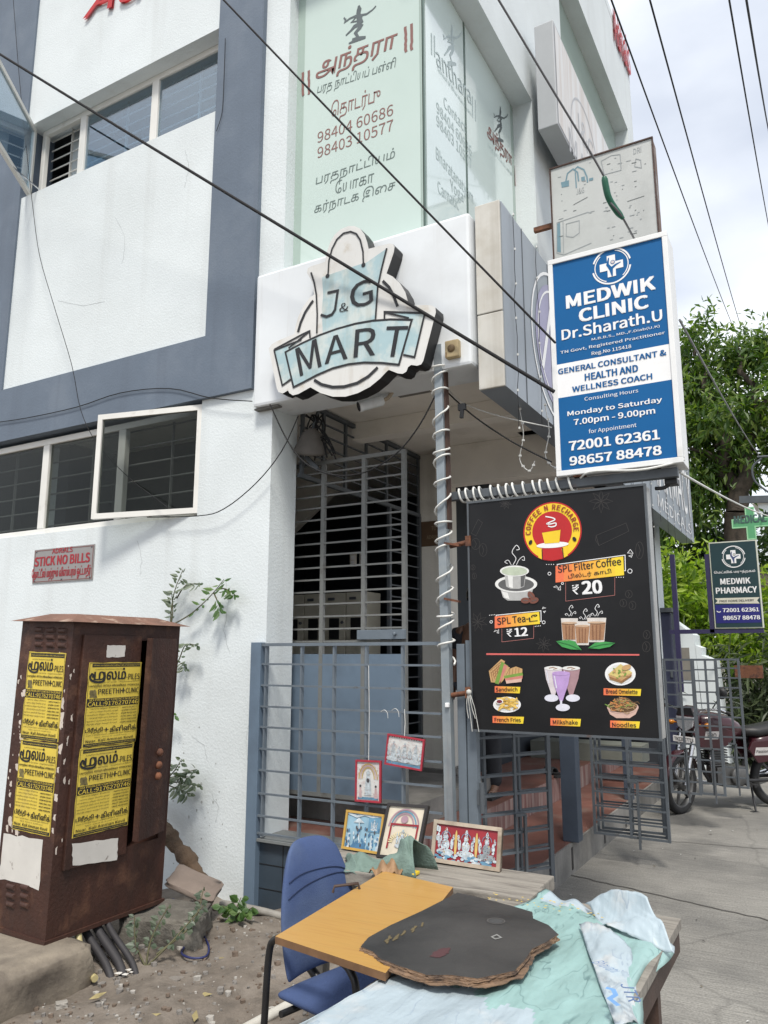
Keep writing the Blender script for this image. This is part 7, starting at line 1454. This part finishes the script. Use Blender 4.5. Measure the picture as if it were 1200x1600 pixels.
blobs1 = [B(1085, 555, Y1 + .6, 44, 62), B(1112, 625, Y1 + .3, 50, 46), B(1080, 690, Y1, 44, 60), B(1140, 655, Y1 - .2, 62, 34), B(1165, 555, Y1 + .4, 40, 34), B(1195, 540, Y1 + .4, 22, 28), B(1098, 770, Y1, 40, 50), B(1135, 720, Y1 + .5, 52, 44), B(1190, 690, Y1 + .6, 34, 40), B(1225, 610, Y1, 50, 60), B(1060, 620, Y1 + .8, 30, 100), B(1250, 720, Y1, 40, 60), B(1050, 800, Y1 + .8, 60, 60)]
leaves('crown', blobs1, 15500, .21, LD, t1, .30, .8, .35, 24, 1)
t2 = thing('background_tree', 'darker bushy tree filling the gap behind the pharmacy sign', 'tree', (-1.6, 17.5, 0)); Y2 = 18
w = MB(); limb(w, (-1.4, Y2, 0), atY(1110, 860, Y2), .2, .08, 12); w.build('trunk', BARK, t2)
leaves('crown', [B(1070, 850, Y2, 60, 60), B(1130, 860, Y2, 50, 36), B(1110, 940, Y2, 90, 60), B(1190, 900, Y2 + 1, 60, 60), B(1040, 930, Y2, 60, 80), B(1150, 822, Y2 - .4, 36, 24), B(1230, 880, Y2 + 1, 60, 70)], 7500, .22, LDK, t2, .34, .5, .3, 24, 2)
h1 = thing('hedge_shrub', 'bright yellow green leafy shrub below and left of the pharmacy sign', 'shrub', (-1.2, 13.5, 0), ); Y3 = 14
w = MB()
for k in range(6): limb(w, (-1.6 + k * .3, Y3, 0), (-1.8 + k * .4, Y3, 2.4), .03, .012, 40 + k)
w.build('stem', BARK, h1)
leaves('foliage', [B(1060, 905, Y3, 50, 40), B(1075, 950, Y3, 60, 40), B(1110, 985, Y3, 40, 34), B(1040, 970, Y3, 34, 40), B(1110, 1015, Y3 - .3, 40, 26), B(1160, 1010, Y3 - .3, 46, 30), B(1205, 1010, Y3 - .3, 46, 34), B(1195, 950, Y3, 34, 50)], 5200, .20, LY, h1, .30, .1, .45, 14, 3)
h2 = thing('dark_shrub', 'grey green spiky leaved shrub behind the motorcycle', 'shrub', (-.5, 12.8, 0)); Y4 = 13.0
w = MB()
for k in range(5): limb(w, (-.9 + k * .35, Y4, 0), (-.9 + k * .36, Y4, 1.2), .025, .01, 60 + k)
w.build('stem', BARK, h2)
leaves('foliage', [B(1140, 1075, Y4, 40, 44), B(1185, 1080, Y4, 44, 50), B(1180, 1140, Y4, 50, 50), B(1225, 1100, Y4, 50, 90), B(1135, 1130, Y4 + .2, 30, 50), B(1200, 1195, Y4, 60, 40)], 4200, .26, LG_, h2, .13, .35, .3, 20, 4)
# far white house corner and lamp arm
fh = thing('distant_house', 'small white house corner far away above the medical cross', 'house', (1.5, 34, 0)); w = MB(); a = atY(1184, 782, 34); w.box(a.x, a.x + 8, 34, 40, 0, a.z - .15); w.build('wall', WALL, fh); w = MB(); w.box(a.x - .2, a.x + 8.2, 33.8, 40.2, a.z - .149, a.z + .05); w.build('parapet', WALLW, fh)
w = MB(); b = atY(1192, 800, 33.9)
for k in range(4): w.box(b.x + k * 1.4, b.x + k * 1.4 + .7, 33.985, 33.999, b.z - 1.0, b.z)
w.build('window', NAVY, fh)
la = thing('street_lamp', 'dark curved lamp arm reaching into the frame at the right edge over the trees', 'street lamp', (.9, 15, 0)); Yl = 14
w = MB(); a = atY(1260, 700, Yl); w.tube([(a.x, Yl, 0), (a.x, Yl, a.z)], .06, 10); w.tube(spline([atY(1260, 715, Yl), atY(1210, 713, Yl), atY(1183, 714, Yl)], 4), .02, 8); w.build('pole', STEELD, la)
w = MB(); w.tube(spline([atY(1190, 716, Yl), atY(1176, 730, Yl), atY(1180, 752, Yl), atY(1202, 770, Yl)], 5), .018, 6); w.build('arm', STEELD, la); w = MB(); w.bar(atY(1155, 781, Yl), atY(1240, 779, Yl), .05, .12); w.build('lamp_head', STEELD, la)

# ================================================================== plants on the wall and weeds
def weed(name, label, cat, base, stems, lm, lsize, seed, per=7, grp=None, asp=.45, droop=.25):
    """stems = lists of 3D points; leaves in pairs along the outer part of each"""
    t = thing(name, label, cat, base, grp); w = MB(); V = MB(); g = random.Random(seed)
    for st in stems:
        pts = spline(st, 4); w.tube(pts, [.006 - .004 * i / len(pts) for i in range(len(pts))], 5)
        for k in range(per):
            f_ = .35 + .65 * (k + .5) / per; i = min(int(f_ * (len(pts) - 1)), len(pts) - 2); p = pts[i].lerp(pts[i + 1], f_ * (len(pts) - 1) - i); d0 = (pts[i + 1] - pts[i]).normalized()
            for s_ in (-1, 1):
                d = (d0 * .5 + Vector((s_ * g.uniform(.5, 1), g.uniform(-.7, .0), g.uniform(-.5, .4) - droop))).normalized(); sd_ = d.cross(Vector((g.uniform(-.4, .4), -1, g.uniform(.1, .8)))).normalized(); L = lsize * g.uniform(.6, 1.25); n_ = d.cross(sd_); q_ = p + d * L * .18
                V.add([q_, q_ + d * L * .3 + sd_ * L * asp * .45 + n_ * L * .05, q_ + d * L * .65 + sd_ * L * asp * .35 + n_ * L * .04, q_ + d * L - n_ * L * .05, q_ + d * L * .65 - sd_ * L * asp * .35 + n_ * L * .04, q_ + d * L * .3 - sd_ * L * asp * .45 + n_ * L * .05], [(0, 1, 2, 3), (0, 3, 4, 5)], 0)
    w.build('stem', mat('green_stem', (.09, .085, .04), .7, .2), t); V.build('foliage', lm, t); return t
LW = leafmat('leaf_weed', (.035, .085, .02), (.065, .13, .035), (.12, .19, .06), .3); LWG = leafmat('leaf_grey_weed', (.07, .10, .07), (.12, .15, .11), (.17, .20, .15), .25)
def A(px, py, y=4.10): return atY(px, py, y)
weed('wall_plant', 'slim green sapling growing up the white wall above the cabinet roof', 'plant', A(266, 985), [[A(266, 990), A(268, 950), A(274, 920), A(286, 890)], [A(266, 985), A(270, 955), A(268, 925)], [A(276, 935), A(290, 915), A(312, 912)]], LWG, .058, 1, 11)
weed('wall_plant', 'separate sprig of fresh green leaves on a thin arching stem against the white wall', 'plant', A(272, 975), [[A(272, 975), A(300, 958), A(330, 930), A(350, 905)], [A(338, 922), A(352, 920), A(368, 930)], [A(334, 926), A(340, 940), A(346, 956)]], LW, .068, 2, 7)
weed('wall_plant', 'small leafy shoot leaning out just below the cabinet roof edge', 'plant', A(268, 1060), [[A(266, 1060), A(280, 1030), A(290, 1008), A(308, 1008)], [A(270, 1050), A(284, 1036), A(290, 1044)]], LWG, .058, 3, 8)
weed('wall_plant', 'bushy clump of leaves spreading on the wall halfway down the cabinet', 'plant', A(258, 1225), [[A(256, 1222), A(272, 1205), A(284, 1186)], [A(256, 1222), A(280, 1210), A(308, 1202)], [A(256, 1224), A(284, 1222), A(312, 1228)], [A(256, 1224), A(276, 1232), A(296, 1240)], [A(256, 1222), A(270, 1214), A(296, 1214)]], LWG, .062, 4, 9)
weed('wall_plant', 'single dark leaf tuft poking out behind the middle of the cabinet door', 'plant', A(264, 1122), [[A(262, 1120), A(268, 1112), A(272, 1118)]], LW, .06, 5, 3)
def G(px, py, z): return atZ(px, py, z)
c = Vector((-3.17, 3.12, .03))
weed('weed', 'straggly weed with pale round leaves growing from under the cabinet', 'weed', c, [[c, c + Vector((-.02, .05, .12)), c + Vector((.02, .12, .26))], [c, c + Vector((.06, .12, .10)), c + Vector((.12, .28, .24))], [c, c + Vector((-.08, 0, .1)), c + Vector((-.12, .02, .22))], [c + Vector((.02, .05, .05)), c + Vector((.10, .22, .16)), c + Vector((.06, .34, .30))]], LWG, .042, 6, 9, None, .7)
c = Vector((-3.16, 3.80, .05))
weed('weed', 'low fresh green weed beside the pipe at the foot of the wall', 'weed', c, [[c, c + Vector((.03, -.03, .05)), c + Vector((.08, -.06, .09))], [c, c + Vector((-.03, -.02, .06)), c + Vector((-.06, -.05, .10))], [c, c + Vector((.0, .0, .07)), c + Vector((.02, .02, .14))], [c, c + Vector((.05, .0, .06)), c + Vector((.11, .02, .10))]], LW, .055, 7, 7, None, .75)

# ================================================================== wires
def cable(label, pts, r, m=CABLE, name='overhead_cable', grp='cables strung across the lane', n=6):
    w = MB(); w.tube(pts, r, n); o = w.build(name, m); return tag(o, label, 'cable', grp)
a, b = atY(-120, 0, 2.6), atY(866, 612, 4.45); a = atY(-140, -2, 3.3); b = atY(866, 612, 4.08); cable('thickest dark cable running from the left edge past the shop logo to the blue sign', sag(a, b, .012), .0115)
a, b = atY(300, -52, 3.3), atY(868, 536, 4.06); cable('thin black cable crossing the frosted corner glass down to the blue sign', sag(a, b, .01), .0068)
sl0, sl1 = atY(944, 276, 4.02), atY(974, 342, 4.12); a = atY(760, -32, 3.4); b = atY(1010, 410, 4.45); cable('grey cable ending in a green sleeve above the blue clinic sign', spline([a, atY(850, 118, 3.7), sl0, atY(950, 310, 4.05), sl1, b], 5), .0065, mat('cable_grey', (.10, .10, .105), .5, .15))
w = MB(); w.tube(spline([sl0, atY(950, 306, 4.05), atY(961, 326, 4.09), sl1], 5), [.012, .018] + [.0185] * 11 + [.016, .012, .010], 10); tag(w.build('cable_sleeve', mat('green_tape', (.010, .10, .055), .4, .15, 20)), 'green insulating sleeve on the cable above the clinic sign', 'sleeve')
for i, (p, q, ya, yb, r, lab) in enumerate((((948, -20), (1146, 512), 7, 30, .010, 'leftmost of the overhead wires crossing the open sky'), ((1010, -20), (1158, 512), 7, 30, .010, 'second overhead wire from the left in the open sky'), ((1136, -20), (1206, 380), 6, 20, .008, 'third overhead wire from the left in the open sky'), ((1163, -20), (1204, 220), 6, 16, .010, 'rightmost overhead wire at the edge of the open sky'))):
    cable(lab, sag(atY(*p, ya), atY(*q, yb), .12), r)
cable('thin pale wire running down from the blue sign side to the lamp arm', sag(atY(1062, 500, 4.4), atY(1186, 712, 13.9), .05), .007, mat('wire_grey', (.22, .22, .23), .5))
cable('pale wire running from the sign bar past the medical cross', sag(atY(1062, 738, 4.3), atY(1210, 808, 12), .04), .007, CABLEW)
# wires on the walls
def wallwire(label, px, y, r=.004, m=CABLE): cable(label, spline([atY(*p, y) for p in px], 4), r, m, 'wall_wire', 'thin wires fixed along the building front', 5)
wallwire('thin wire stapled in shallow swags along the grey band', [(-20, 662), (42, 653), (120, 636), (188, 614), (265, 607), (330, 622), (394, 627)], 4.13)
wallwire('thin wire hanging down the white panel into the open lower casement', [(20, -10), (30, 120), (42, 240), (52, 330), (62, 400), (85, 480), (112, 570), (126, 640), (150, 690), (200, 745), (265, 795)], 4.06, .003)
wallwire('black wire swooping from the column top along the wall to the lower window sill', [(466, 650), (440, 705), (400, 755), (350, 795), (310, 806), (230, 808)], 4.12, .004)
wallwire('cable sagging from the column top across the grille to the corner pole', [(422, 632), (450, 690), (478, 724), (520, 742), (570, 738), (620, 708), (655, 665), (680, 618)], 4.10, .005)
wallwire('thin wire dangling down the upper window edge to a loose knot', [(352, 60), (350, 120), (347, 175), (338, 205)], 4.13, .003)
wallwire('black wire from the pole top down to the sign bar', [(694, 608), (740, 650), (800, 690), (862, 722)], 4.3, .005)
wallwire('second pale wire from the pole top towards the blue sign', [(694, 600), (720, 628), (780, 650), (862, 668)], 4.5, .004, CABLEW)
w = MB(); a = atY(1050, 752, 4.25); w.box(a.x - .035, a.x + .03, 4.22, 4.30, a.z - .02, a.z + .012); w.tube(spline([a, a + Vector((-.04, 0, -.03)), a + Vector((-.09, 0, -.03))], 4), .012, 6); tag(w.build('cable_joint', BLACK, bevel=.006), 'black taped cable joint hanging under the end of the sign bar', 'cable joint')
w = MB(); rn = random.Random(2); a = atY(800, 740, 4.5)
for k in range(3):
    p = Vector((-1.6 + .17 * k, 4.6, 3.17)); pts = spline([p, p + Vector((.02, 0, -.18)), p + Vector((-.01, 0, -.34)), p + Vector((.05, 0, -.42)), p + Vector((.09, 0, -.36))], 5); w.tube(pts, .003, 4)
    for q in pts[::3]: w.box(q.x - .006, q.x + .01, q.y - .006, q.y + .006, q.z - .006, q.z + .006)
tag(w.build('string_lights', CABLEW), 'loose ends of fairy lights dangling under the street signboard near the pole', 'fairy lights')
